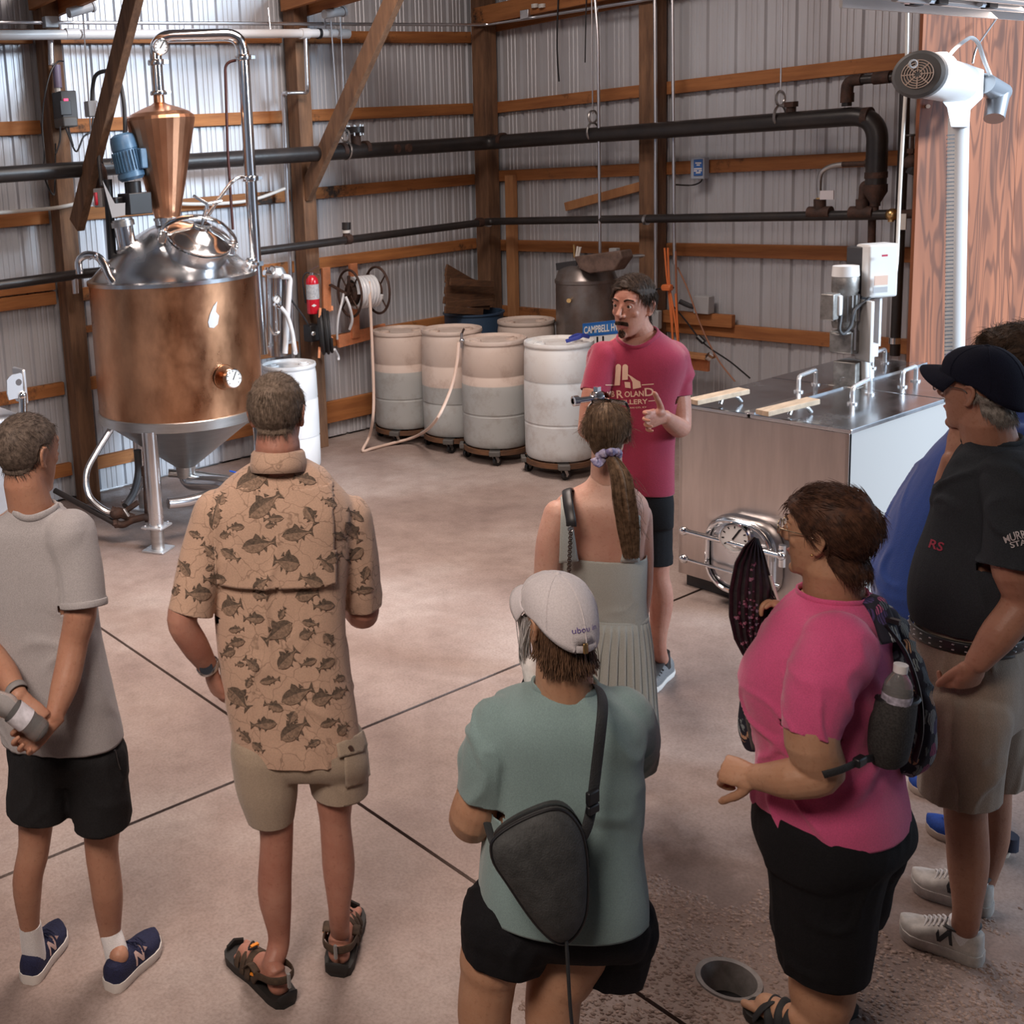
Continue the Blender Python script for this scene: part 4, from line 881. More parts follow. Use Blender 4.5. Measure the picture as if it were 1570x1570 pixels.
# stainless tank at the left frame edge
lt = thing('steel_tank', 'steel tank with a lug plate partly in view at the left edge', 'tank', (1.60, 5.80, 0))
MB().box((1.60, 5.82, 0.60), (1.26, 0.70, 1.20)).build('tank_body', mat('pale_steel_tank', (0.60,0.63,0.68), 0.42, 0.6, var=(3,0.12,4)), lt, bevel=0.02)
lp0 = Vector((2.30, 5.44, 1.20))
def lugp(px, py): return wy(px, py, 5.43)
lug = MB(); pts = [lugp(11,614), lugp(10,583), lugp(16,575), lugp(34,571), lugp(35,608)]
c0 = lugp(28,586); rr_ = 0.018
hole = [c0+Vector((math.cos(a),0,math.sin(a)))*rr_ for a in [2*PI*k/20 for k in range(20)]]
ov = []
for k in range(20):
    a = 2*PI*k/20; d = Vector((math.cos(a),0,math.sin(a))); best = 1e9
    for i in range(5):
        p, q_ = pts[i], pts[(i+1)%5]; e = q_-p; den = d.x*e.z-d.z*e.x
        if abs(den) < 1e-9: continue
        t = ((p.x-c0.x)*e.z-(p.z-c0.z)*e.x)/den; s_ = ((p.x-c0.x)*d.z-(p.z-c0.z)*d.x)/den
        if t > 0 and -0.001 <= s_ <= 1.001: best = min(best, t)
    ov.append(c0+d*best)
lug.add(hole+ov, [(k,(k+1)%20,20+(k+1)%20,20+k) for k in range(20)])
lug.build('lug_plate', M['steel_satin'], lt, smooth=False, solid=0.012)
MB().box(lugp(38,593)+Vector((0,0.06,0)), (0.025,0.14,0.19)).build('lug_flange', M['steel_satin'], lt, bevel=0.01)
MB().cyl(lugp(35,607), lugp(38,760), 0.022, 14).ball(lugp(34,606), 0.026, 12, 8).build('corner_post', M['steel_shiny'], lt)

# ------------------------------------------------------------------ tub of barrel staves in the corner
tx, ty = 7.33, 7.15
tu = thing('blue_tub', 'dark blue open tub full of old staves in the corner', 'tub', (tx, ty, 0))
MB().lathe([(0.20,0.0),(0.235,0.10),(0.25,0.60),(0.26,0.985),(0.272,0.99),(0.272,1.005),(0.25,1.005),(0.238,0.60),(0.19,0.02),(0,0.02)], (tx,ty,0), n=44, cap=False).build('tub_shell', mat('blue_tub', (0.035,0.07,0.13), 0.5), tu)
R_ = random.Random(5)
slat_lines = [((684,410),(756,452)),((683,418),(750,442)),((683,428),(754,440)),((684,436),(757,446)),((682,445),(752,455)),((683,455),(758,457)),((680,460),(750,470)),((684,468),(756,463)),((682,475),(740,478)),((690,432),(757,436))]
for k, (a_, b_) in enumerate(slat_lines):
    p, q_ = wy(*a_, 7.12-0.012*k), wy(*b_, 7.20-0.02*k)
    t = tag(MB().bar(p, q_, 0.02, 0.062, (0,0,1)).build('barrel_stave', M['wood_dark'], None, smooth=False, bevel=0.004, loc=p), ('topmost slanting split stave in the blue tub' if k == 0 else 'dark split stave %s from the top of the heap in the blue tub' % ('second','third','fourth','fifth','sixth','seventh','eighth','ninth','tenth')[k-1]), 'stave', 'old staves heaped in the blue tub')

# ------------------------------------------------------------------ pressure tank behind the man in red
ptx, pty = 7.52, 6.07
pt_ = thing('pressure_tank', 'grey dome topped pressure tank with an old motor on top', 'tank', (ptx, pty, 0))
o = Vector((ptx, pty, 0)); zt = 1.36
MB().lathe([(0.20,0.02),(0.235,0.06),(0.24,0.1),(0.24,zt-0.06),(0.246,zt-0.055),(0.246,zt-0.03),(0.238,zt-0.02),(0.215,zt+0.05),(0.15,zt+0.10),(0.06,zt+0.125),(0,zt+0.13)], o, n=48).build('tank_shell', mat('tank_grey', (0.30,0.285,0.28), 0.35, 0.7, var=(5,(0.22,0.17,0.15),5)), pt_)
def TP(px,py,d=0): return wx(px,py,ptx+d)
MB().prism([(-0.02,0.10),(0.42,0.16),(0.44,0.10),(0.36,0.0),(0.13,-0.03),(0.04,0.0)], TP(900,410,-0.12), (0,-1,0), (0,0,1), 0.14).build('motor_saddle', mat('brown_cast', (0.16,0.105,0.085), 0.6, var=(12,0.4,4)), pt_, bevel=0.01)
MB().bar(TP(860,408,-.1), TP(891,404,-.1), 0.12, 0.06).build('belt_guard', M['dark'], pt_)
MB().box(TP(893,407,-.16), (0.03,0.05,0.05)).build('switch_cover', M['offwhite'], pt_, bevel=0.005)
for (a_, b_, m_) in (((883,397),(886,378),'offwhite'), ((886,397),(890,379),'offwhite'), ((881,395),(880,375),'brass')): MB().cyl(TP(*a_,-.1), TP(*b_,-.1), 0.010, 10).build('stub_pipe', M[m_], pt_)
MB().cyl(TP(929,414,-.1), TP(931,408,-.1), 0.03, 12).build('pressure_plug', M['black'], pt_)
MB().cyl(TP(873,461,-.24), TP(872,461,-.27), 0.018, 12).build('bung', M['brass'], pt_)
MB().box(TP(942,386,0.05), (0.05,0.07,0.06)).build('outlet_box', M['grey_box'], pt_, bevel=0.004)
MB().tube([TP(938,395,0.2), TP(1000,391,0.3)], 0.015, 10).build('outlet_pipe', M['galv_pipe'], pt_)
# blue and white sign beside it
def text_mesh(s, size, font=None, extrude=0.0, bold=0.0, spacing=1.0):
    c = bpy.data.curves.new('txt', 'FONT'); c.body = s; c.size = size; c.align_x = 'CENTER'; c.align_y = 'CENTER'; c.extrude = extrude; c.offset = bold; c.space_character = spacing; c.resolution_u = 3
    ob = bpy.data.objects.new('txt', c); COL.objects.link(ob); dg = bpy.context.evaluated_depsgraph_get(); me = bpy.data.meshes.new_from_object(ob.evaluated_get(dg))
    V = [v.co.copy() for v in me.vertices]; F = [tuple(p.vertices) for p in me.polygons]
    bpy.data.objects.remove(ob); bpy.data.curves.remove(c); bpy.data.meshes.remove(me); return V, F
def flat_text(s, size, o, ux, uy, bold=0.0, w=None, h=None, shear=0):
    V, F = text_mesh(s, size, bold=bold); o, ux, uy = Vector(o), Vector(ux), Vector(uy)
    xs = [v.x for v in V]; ys = [v.y for v in V]; kx = w/(max(xs)-min(xs)) if w else 1; ky = h/(max(ys)-min(ys)) if h else 1
    cx, cy = (max(xs)+min(xs))/2, (max(ys)+min(ys))/2
    return [o+ux*((v.x-cx)*kx+shear*(v.y-cy))+uy*((v.y-cy)*ky) for v in V], F
sg = thing('banner_sign', 'blue and white lettered sign leaning before the pressure tank', 'sign', wx(925,505,7.1))
SX_ = 7.12
s0, s1 = wx(892,505,SX_), wx(948,499,SX_); su = (s1-s0).normalized(); sv = Vector((0,0,1)); nz_ = su.cross(sv)
cen = (s0+s1)/2 + su*0.06
bw, bh = 0.44, 0.20
MB().add([cen-su*bw/2+sv*0.045, cen+su*bw/2+sv*0.045, cen+su*bw/2-sv*0.16, cen-su*bw/2-sv*0.16], [(0,1,2,3)]).build('board', M['white'], sg, smooth=False, solid=0.008)
nz_ = nz_ if nz_.dot(CAM-cen) > 0 else -nz_
for za, zb in ((0.045,0.028),(-0.046,-0.062),(-0.145,-0.16)): MB().add([cen-su*bw/2+sv*za+nz_*.007, cen+su*bw/2+sv*za+nz_*.007, cen+su*bw/2+sv*zb+nz_*.007, cen-su*bw/2+sv*zb+nz_*.007], [(0,1,2,3)]).build('blue_stripe', mat('sign_blue', (0.02,0.14,0.50), 0.4), sg, smooth=False)
MB().add([cen-su*bw/2+sv*.028+nz_*.006, cen+su*bw/2+sv*.028+nz_*.006, cen+su*bw/2-sv*.046+nz_*.006, cen-su*bw/2-sv*.046+nz_*.006], [(0,1,2,3)]).build('blue_field', mat('sign_blue_field', (0.04,0.20,0.55), 0.4), sg, smooth=False)
V, F = flat_text('CAMPBELL HWNS', 0.08, cen-sv*0.009+nz_*.009, su, sv, 0.002, w=0.41, h=0.058); MB().add(V, F).build('lettering', M['white'], sg, smooth=False)
for q_ in (-0.13,0.13): MB().cyl(cen+su*q_-sv*0.15-nz_*.01, Vector(((cen+su*q_-nz_*.01).x,(cen+su*q_-nz_*.01).y,0)), 0.006, 8).build('stake', M['galv_pipe'], sg)
V, F = flat_text('11', 0.08, cen-sv*0.10-su*0.05+nz_*.009, su, sv, 0.002, w=0.07, h=0.06); MB().add(V, F).build('lettering', M['black'], sg, smooth=False)

# ------------------------------------------------------------------ extension cords, ledges on the right wall
oc = thing('cable_bundle', 'bundle of orange extension cords hung on the middle post', 'cord', wx(1025,445,7.7))
def WX(px,py,d=7.70): return wx(px,py,d)
for i, pts in enumerate(([(1019,380),(1022,420),(1025,445),(1030,500),(1033,545)], [(1024,380),(1026,430),(1030,480),(1032,550)], [(1036,385),(1037,440),(1039,500),(1041,560)], [(1036,450),(1040,520),(1043,570)], [(1028,450),(1035,490),(1041,540),(1043,575)])):
    MB().tube(smooth_path([WX(*p,7.70-0.01*i) for p in pts],5), 0.008, 8).build('cord', M['orange'] if i != 2 else mat('brown_cord', (0.30,0.12,0.07), 0.6), oc)
MB().box(WX(1023,441,7.68), (0.05,0.07,0.05)).cyl(WX(1016,441,7.68), WX(1030,441,7.68), 0.028, 10).build('triple_socket', M['orange'], oc, bevel=0.008)
MB().tube(smooth_path([WX(1004,448,7.7), WX(1008,443,7.68), WX(1022,443,7.69), WX(1033,441,7.7)],4), 0.007, 8).build('cord_tie', M['black'], oc)
for pts, m_, lab in (([(1039,410),(1055,445),(1075,500),(1100,550),(1127,585)], mat('rusty_cord', (0.33,0.15,0.09), 0.6), 'thin rust coloured cord slanting down the right wall'), ([(1028,465),(1050,490),(1073,520),(1090,535),(1120,555),(1150,580)], M['black'], 'black cord with an inline plug slanting down the right wall')):
    o_ = MB().tube(smooth_path([WX(*p,7.72) for p in pts],5), 0.006, 8)
    if 'plug' in lab: o_.cyl(WX(1070,516,7.72), WX(1079,525,7.72), 0.02, 10)
    tag(o_.build('power_lead', m_, None, loc=WX(*pts[0],7.72)), lab, 'cord')
ob_ = thing('outlet_fixture', 'grey outlet box with dark conduit above the short girt', 'box', wx(1078,467,7.9))
MB().box(wx(1079,467,7.88), (0.08,0.13,0.14)).build('box_body', M['grey_box'], ob_, bevel=0.006)
MB().tube(smooth_path([wx(1070,471,7.86), wx(1058,469,7.86), wx(1042,462,7.84)],4), 0.02, 10).build('conduit', M['dark'], ob_)
MB().box(wx(1006,490,7.76), (0.05,0.07,0.15)).build('outlet_cover', M['grey_box'], ob_, bevel=0.005)
sh_ = thing('wall_shelf', 'small orange bracket shelf on the wall behind the man in red', 'shelf', wx(1065,555,7.75))
board(sh_, 'shelf_board', wx(1040,542,7.72), wx(1090,548,7.72), 0.12, 0.03, M['wood_pale'])
board(sh_, 'apron_board', wx(1048,556,7.78), wx(1087,561,7.78), 0.03, 0.09, M['orange_paint'])
MB().cyl(wx(1084,545,7.66), wx(1090,549,7.68), 0.03, 10).build('jar', M['steel_shiny'], sh_)
MB().box(wx(1057,566,7.80), (0.03,0.05,0.20)).build('leg', M['galv_pipe'], sh_)
MB().cyl(wx(1056,582,7.78), wx(1055,592,7.78), 0.03, 10).build('tap', M['steel_shiny'], sh_)

# ------------------------------------------------------------------ mash tank with hinged lids
BX0, BX1, BY0, BY1, BZ = 5.20, 6.90, 2.712, 3.60, 1.015
ms = thing('mash_tank', 'big rectangular steel mash tank with lids and an agitator on top', 'tank', ((BX0+BX1)/2, (BY0+BY1)/2, 0))
M['box_front'] = mat('tank_side_steel', (0.56,0.50,0.47), 0.33, 1.0, var=(2.0,0.10,3), stretch=(1,8,1))
tb_ = MB(); t_ = 0.02
tb_.box(((BX0+BX1)/2, BY0+t_/2, 0.53), (BX1-BX0, t_, 0.92)).box(((BX0+BX1)/2, BY1-t_/2, 0.53), (BX1-BX0, t_, 0.92)).box((BX1-t_/2, (BY0+BY1)/2, 0.53), (t_, BY1-BY0, 0.92)).box(((BX0+BX1)/2, (BY0+BY1)/2, 0.08), (BX1-BX0, BY1-BY0, 0.02))
M['tank_white'] = mat('satin_tank_side', (0.40,0.39,0.38), 0.45, 0.0)
MB().box(((BX0+BX1)/2, BY0+0.01, 0.535), (BX1-BX0, 0.02, 0.93)).build('front_panel', M['tank_white'], ms, smooth=False, bevel=0.003)
MB().box(((BX0+BX1)/2, BY1-0.01, 0.535), (BX1-BX0, 0.02, 0.93)).build('rear_panel', M['steel_brush'], ms, smooth=False)
MB().box((BX1-0.01, (BY0+BY1)/2, 0.535), (0.02, BY1-BY0-0.04, 0.93)).build('end_panel', M['steel_brush'], ms, smooth=False)
MB().box((BX0+0.01, (BY0+BY1)/2, 0.535), (0.02, BY1-BY0-0.0, 0.93)).build('side_panel', M['box_front'], ms, smooth=False, bevel=0.003)
MB().box(((BX0+BX1)/2, (BY0+BY1)/2, 0.06), (BX1-BX0-0.06, BY1-BY0-0.06, 0.12)).build('base_skid', M['dark'], ms, smooth=False)
M['lid_steel'] = mat('lid_steel', (0.60,0.61,0.63), 0.22, 1.0, var=(2.2,0.25,5), rvar=0.10, bump=(3.0,0.05))
for y0, y1 in ((BY0-0.015, 3.195), (3.205, BY1+0.01)):
    for x0, x1 in ((BX0-0.015, 6.05), (6.06, BX1+0.01)):
        MB().box(((x0+x1)/2, (y0+y1)/2, BZ), (x1-x0, y1-y0, 0.022)).build('lid', M['lid_steel'], ms, smooth=False, bevel=0.004)
MB().bar((BX0-0.01, 3.20, BZ+0.014), (BX1, 3.20, BZ+0.014), 0.05, 0.012).build('lid_ridge', M['steel_shiny'], ms, smooth=False)
MB().bar((6.30, 2.70, BZ-.02), (6.38, 2.70, BZ-.02), 0.02, 0.02).build('lid_hinge', M['dark'], ms)
for a_, b_ in (((5.80,3.30),(6.02,3.33)), ((5.69,2.96),(5.95,3.01)), ((6.22,2.98),(6.40,3.0)), ((6.62,3.34),(6.80,3.36))):
    p, q_ = Vector((*a_, BZ+0.011)), Vector((*b_, BZ+0.011)); u_ = Vector((0,0,0.085))
    hh = MB().tube(bend_path([p, p+u_, q_+u_, q_],0.025,5), 0.011, 10).cyl(p, p+Vector((0,0,.008)), 0.024, 14).cyl(q_, q_+Vector((0,0,.008)), 0.024, 14).build('lid_handle', mat('bright_handle', (0.85,0.86,0.88), 0.25, 0.7) if 'bh' not in M else M['bh'], ms); M['bh'] = hh.data.materials[0]
# wooden wedges resting on steel clips at the lid edge
for k, (a_, b_) in enumerate((((5.06,3.43),(5.40,3.36)), ((5.05,3.05),(5.39,2.99)))):
    p, q_ = Vector((*a_, BZ+0.062)), Vector((*b_, BZ+0.075))
    tag(MB().bar(p, q_, 0.075, 0.026).build('wooden_prop', mat('prop_wood', (0.55,0.42,0.30), 0.7, var=(8,0.25,5), stretch=(1,5,1)), None, smooth=False, bevel=0.003, loc=p), ('pale wooden bar on steel clips at the far corner of the mash tank' if k == 0 else 'pale wooden bar on steel clips at the near edge of the mash tank'), 'wood bar', 'wooden bars on the mash tank')
    m_ = p.lerp(q_, 0.72)
    MB().tube(bend_path([m_+Vector((-.05,0.02,-.05)), m_+Vector((-.03,0.02,-.015)), m_+Vector((.03,-.02,-.015)), m_+Vector((.07,-.02,-.05))],0.015,4), 0.010, 8).build('lid_clip', M['bh'], ms)
# manway door on the side with a gauge
def SPX(px, py, d=0.0): return wx(px, py, BX0-d)
dc = SPX(1130, 862); 
def rrect(cy, cz, hw, hh, r, n=6):
    out = []
    for (sy, sz, a0) in ((1,1,0),(-1,1,PI/2),(-1,-1,PI),(1,-1,1.5*PI)):
        for k in range(n+1):
            a = a0+PI/2*k/n; out.append((cy+sy*(hw-r)+r*math.cos(a), cz+sz*(hh-r)+r*math.sin(a)))
    return out
dl, dr_, dt_, db_ = SPX(1080,850), SPX(1190,860), SPX(1130,805), SPX(1130,930)
cy_, cz_ = (dl.y+dr_.y)/2-0.055, 0.285; hw_, hh_ = abs(dl.y-dr_.y)/2*0.92, 0.20
print('manway', cy_, cz_, hw_, hh_, dt_.z, db_.z)
P2 = rrect(cy_, cz_, hw_, hh_, 0.13)
dw = MB().tube([Vector((BX0-0.05, y_2, z_2)) for y_2, z_2 in P2], [(0.045,0.012)]*len(P2), 10, closed=True, flat=(1,0,0)).build('manway_neck', M['steel'], ms)
MB().tube([Vector((BX0-0.10, y_2, z_2)) for y_2, z_2 in rrect(cy_, cz_, hw_-0.01, hh_-0.01, 0.13)], 0.012, 10, closed=True).build('manway_rim', M['steel_shiny'], dw)
P3 = rrect(cy_, cz_, hw_-0.015, hh_-0.015, 0.12); nP = len(P3); P4 = rrect(cy_, cz_, hw_*0.6, hh_*0.6, 0.08)
MB().add([(BX0-0.085,a_,b_) for a_,b_ in P3]+[(BX0-0.105,a_,b_) for a_,b_ in P4], [(i,(i+1)%nP,nP+(i+1)%nP,nP+i) for i in range(nP)]+[tuple(range(nP,2*nP))]).build('manway_door', M['steel'], dw)
for z_3 in (cz_+0.085, cz_-0.07):
    MB().tube([Vector((BX0-0.135, cy_+hw_+0.10, z_3)), Vector((BX0-0.135, cy_-hw_-0.06, z_3))], 0.014 if z_3 > cz_ else 0.009, 12).build('door_bar', M['steel_shiny'], dw)
    MB().ball((BX0-0.135, cy_+hw_+0.10, z_3), 0.024, 12, 8).build('bar_knob', M['steel_shiny'], dw)
MB().cyl((BX0-0.10, cy_-hw_-0.05, cz_+0.02), (BX0-0.10, cy_-hw_-0.05, cz_+0.13), 0.018, 10).ball((BX0-0.13, cy_-hw_-0.06, cz_+0.085), 0.022, 10, 8).build('hinge_post', M['steel_shiny'], dw)
gauge(dw, Vector((BX0-0.10, SPX(1126,815,.12).y, SPX(1126,824,.12).z)), (-1,-0.25,0.12), 0.075, 'door_gauge', 0.04)

# agitator on the lid: gear motor, white guard, controller
cxp = Vector((6.12, 3.18, BZ+0.02)); DC = HF.dot(cxp)
def CP(px, py, d=0.0): return at(px, py, DC+d)
M['steel_dirty'] = mat('dirty_cast_steel', (0.30,0.285,0.27), 0.45, 0.7, var=(14,0.45,5))
MB().box(CP(1303,572,0.02), (0.12,0.12,0.14)).box(CP(1303,590,0.02), (0.16,0.16,0.012)).build('agitator_pedestal', M['steel_dirty'], ms, bevel=0.006)
cb_ = MB().cyl(CP(1298,540,0.02), CP(1299,535,.02), 0.055, 20).box(CP(1296,523,0.02), (0.10,0.12,0.12)).cyl(CP(1289,512,-.04), CP(1289,508,-.04), 0.05, 16).build('gearbox', M['steel_dirty'], ms, bevel=0.006)
MB().lathe([(0.0,0),(0.055,0.0),(0.06,0.02),(0.06,0.19),(0.065,0.20),(0.065,0.27),(0.055,0.295),(0.0,0.30)], CP(1294,502,0.0), n=24, cap=False).build('gear_motor', M['steel_dirty'], ms)
mfin = MB(); q0 = CP(1294,502,0.0)
for k in range(18):
    a = 2*PI*k/18; d = Vector((math.cos(a),math.sin(a),0)); mfin.bar(q0+d*0.063+Vector((0,0,.04)), q0+d*0.063+Vector((0,0,.18)), 0.006, 0.014, d)
stuff(mfin.build('cooling_fins', M['steel_brush'], ms, smooth=False))
MB().lathe([(0.062,0.275),(0.066,0.28),(0.062,0.335),(0.0,0.34)], q0, n=24, cap=False).build('fan_cover', M['white'], ms)
MB().box(CP(1273,470,-0.08), (0.07,0.07,0.14)).build('terminal_box', M['steel_dirty'], ms, bevel=0.005)
MB().box(CP(1280,468,-0.08), (0.03,0.07,0.11)).build('terminal_cover', M['white'], ms, bevel=0.008)
flexi('motor_cable', [CP(1283,475,-.1), CP(1289,485,-.1), CP(1287,505,-.12), CP(1293,512,-.12), CP(1304,500,-.1), CP(1311,475,-.08), CP(1330,460,-.06), CP(1336,448,-.03)], 0.008, M['dark'], ms)
pg = MB().box(CP(1326,507,-0.05), (0.02,0.125,0.33), Matrix.Rotation(-0.55,3,'Z')).build('white_guard', M['white'], ms, bevel=0.004)
MB().box(CP(1338,536,-.05), (0.03,0.05,0.07), Matrix.Rotation(-0.55,3,'Z')).build('guard_foot', M['white'], pg)
MB().box(CP(1309,500,-.03), (0.012,0.03,0.26), Matrix.Rotation(-0.55,3,'Z')).build('guard_rail', M['galv_pipe'], pg)
MB().box(CP(1346,485,0.0), (0.012,0.045,0.32), Matrix.Rotation(-0.55,3,'Z')).build('mounting_channel', M['steel_satin'], ms)
MB().cyl(CP(1326,545,-.04), CP(1327,594,-.04), 0.020, 14).build('agitator_column', M['white'], ms)
MB().cyl(CP(1334,548,0.0), CP(1335,588,0.0), 0.008, 8).build('column_rod', M['steel_shiny'], ms)
rzc = Matrix.Rotation(-0.25,3,'Z')
cn_ = CP(1342,415,0.0)
MB().box(CP(1321,418,0.06), (0.11,0.10,0.29), rzc).build('controller_back', M['dark'], ms, bevel=0.006)
MB().box(CP(1344,414,0.0), (0.16,0.12,0.285), Matrix.Rotation(-0.55,3,'Z')).build('controller_face', mat('controller_white', (0.74,0.74,0.73), 0.4), ms, bevel=0.012)
fm_ = Matrix.Rotation(-0.55,3,'Z'); fo = CP(1352,414,-0.09); fu, fn = fm_@Vector((0,-1,0)), fm_@Vector((-1,0,0))
fu = Vector((HR.x,HR.y,0)); fn = -HF
fo = CP(1350,414,-0.10)
MB().box(fo+fu*0.02+Vector((0,0,0.075)), (0.003,0.03,0.010), Matrix((HF,HR,Vector((0,0,1)))).transposed()).build('red_label', mat('red_print', (0.45,0.02,0.06), 0.4), ms)
MB().box(fo+Vector((0,0,-0.055))+fu*0.005, (0.004,0.07,0.05), Matrix((HF,HR,Vector((0,0,1)))).transposed()).build('keypad', mat('pink_print', (0.72,0.50,0.40), 0.4), ms)
MB().box(fo+Vector((0,0,-0.105))+fu*0.002, (0.004,0.075,0.03), Matrix((HF,HR,Vector((0,0,1)))).transposed()).build('keypad_strip', M['grey_box'], ms)
MB().cyl(CP(1337,445,-.02), CP(1337,455,-.02), 0.014, 10).build('cable_gland', M['white'], ms); MB().cyl(CP(1353,446,-.02), CP(1354,456,-.02), 0.014, 10).build('cable_gland', M['white'], ms)
simple('white_power_cord', 'long white power cord dropping from above to the tank controller', 'cord', MB().tube(smooth_path([CP(1391,-10,0.2), CP(1391,40,0.2), CP(1389,130,0.2), CP(1383,230,0.15), CP(1378,330,0.1), CP(1375,400,0.05), CP(1369,440,0.0), CP(1360,452,-.02), CP(1354,452,-.02)],6), 0.009, 8), M['offwhite'], CP(1383,230,0.15))

# ------------------------------------------------------------------ grain auger on the plywood
AY = 3.03
au = thing('grain_auger', 'white grain auger tube with motor at its head before the plywood', 'auger', wy(1466,500,AY))
def AU(px, py, d=0.0): return wy(px, py, AY+d)
MB().tube([AU(1470,180), AU(1463,560), AU(1458,760)], 0.049, 24).build('tube', mat('auger_white', (0.78,0.79,0.80), 0.35), au)
slots = MB()
for k in range(58):
    py_ = 207+k*6
    q = AU(1465.5-0.010*(py_-207)-4.5, py_, -0.048); slots.box(q-HR*0.012, (0.042,0.004,0.006), Matrix((HR,HF,Vector((0,0,1)))).transposed())
stuff(slots.build('vent_slots', M['dark'], au, smooth=False))
hb_ = MB(); outl = [(1482,98),(1509,107),(1507,150),(1488,168),(1486,195),(1458,195),(1452,165),(1444,155),(1462,150),(1478,130)]
hb_.add([AU(x_,y_,-.07) for x_,y_ in outl]+[AU(x_,y_,.09) for x_,y_ in outl], [tuple(range(10)), tuple(range(19,9,-1))]+[(i,(i+1)%10,10+(i+1)%10,10+i) for i in range(10)])
hb_.build('discharge_head', mat('auger_head_white', (0.80,0.80,0.80), 0.4), au, smooth=False, bevel=0.006)
m0, m1 = AU(1470,128,-.02), AU(1408,114,-.16); ma = (m1-m0).normalized(); ml = (m1-m0).length
mo_ = MB().lathe([(0.0,0.0),(0.09,0.0),(0.105,0.03),(0.108,ml-0.06),(0.114,ml-0.055),(0.114,ml-0.005),(0.10,ml),(0.096,ml)], m0, ma, n=36, cap=False).build('motor', M['white'], au)
MB().lathe([(0.114,ml-0.05),(0.116,ml-0.045),(0.115,ml+0.0),(0.10,ml+0.012),(0.0,ml+0.014)], m0, ma, n=36, cap=False).build('fan_cover', mat('charcoal_cover', (0.09,0.088,0.088), 0.5), mo_)
gr = MB(); gx = ma.orthogonal().normalized(); gy = ma.cross(gx); gc = m0+ma*(ml+0.015)
for r_ in (0.02,0.032,0.044,0.056,0.068): gr.torus(gc, ma, r_, 0.0022, 28, 5)
for k in range(8):
    a = 2*PI*k/8; d = gx*math.cos(a)+gy*math.sin(a); gr.bar(gc+d*0.012, gc+d*0.07, 0.005, 0.003, ma)
stuff(gr.build('fan_grille', mat('beige_grille', (0.52,0.40,0.33), 0.5), mo_))
MB().box(AU(1437,92,-.10), (0.08,0.07,0.075)).cyl(AU(1425,90,-.12), AU(1432,100,-.12), 0.03, 12).build('capacitor', M['white'], mo_, bevel=0.012)
MB().box(AU(1455,96,-.12), (0.055,0.05,0.05), Matrix.Rotation(0.5,3,'Y')).build('cord_box', M['white'], mo_, bevel=0.008)
MB().torus(AU(1400,98,-.17), HF, 0.018, 0.005, 16, 6).build('lifting_ring', M['grey_box'], mo_)
MB().tube(smooth_path([AU(1453,88,-.12), AU(1465,74,-.12), AU(1480,62,-.1), AU(1490,58,-.1), AU(1500,67,-.08), AU(1508,90,-.05), AU(1518,115,0), AU(1527,132,0.03)],6), 0.010, 10).build('power_cord', M['white'], au)
MB().tube(bend_path([AU(1508,130,0.02), AU(1532,145,0.02), AU(1530,170,0.0), AU(1524,188,-.03)],0.06,6), [0.055]*16, 20).build('spout_elbow', M['galv_pipe'], au) if False else MB().tube([AU(1508,128,0.02), AU(1534,143,0.03)], 0.058, 20).tube([AU(1531,140,0.03), AU(1524,182,0.0)], [0.058,0.05], 20).build('spout_elbow', mat('galv_spout', (0.45,0.46,0.48), 0.35, 0.9), au)
simple('hanger_wire', 'twisted wire holding the auger up against the plywood', 'wire', MB().tube(smooth_path([AU(1491,97,.05), AU(1494,82,.05), AU(1500,68,.06), AU(1516,45,.1), AU(1530,25,.15)],5), 0.006, 6), M['steel_brush'], AU(1500,68,.06))
MB().cyl(wy(1423,163,3.285), wy(1423,163,3.27), 0.012, 8).build('screw_head', M['white'], wall_partition)
# ---- bare fluorescent fixture hanging in the upper right
FXL = thing('light_fixture', 'white strip light fixture hanging at the upper right', 'ceiling light', (5.8, 2.25, 2.9))
fa, fb = Vector((4.50, 2.44, 2.90)), Vector((7.1, 2.70, 2.90)); fd = (fb-fa).normalized(); fw = Vector((fd.y,-fd.x,0))
c_ = (fa+fb)/2 + fw*0.30
MB().box(c_+Vector((0,0,0.012)), (2.62,0.60,0.012), Matrix((fd,-fw,Vector((0,0,1)))).transposed()).build('reflector', M['white'], FXL, smooth=False)
MB().box((fa+fb)/2+Vector((0,0,-0.006))+fw*0.01, (2.62,0.012,0.05), Matrix((fd,-fw,Vector((0,0,1)))).transposed()).build('edge_lip', M['white'], FXL, smooth=False)
for (px_, py_) in ((1402,3),(1440,2),(1517,8)):
    q = fl(px_, py_, 2.885); MB().box(q, (0.10,0.035,0.03), Matrix((fd,-fw,Vector((0,0,1)))).transposed()).build('lamp_holder', M['dark'], FXL, bevel=0.004)
    MB().cyl(q-fd*0.05, q-fd*0.11, 0.012, 10).build('lamp_end', M['steel_shiny'], FXL)
for o_ in (0.14, 0.26): MB().cyl(fa+fw*o_+fd*0.15+Vector((0,0,-.01)), fb+fw*o_-fd*0.1+Vector((0,0,-.01)), 0.016, 12).build('tube_lamp', mat('tube_glass', (0.85,0.85,0.84), 0.2), FXL)
for k in (0.3, 2.3): MB().cyl(fa+fd*k+fw*0.3+Vector((0,0,.01)), fa+fd*k+fw*0.3+Vector((0,0,2.78)), 0.005, 6).build('hanger_cable', M['galv_pipe'], FXL)
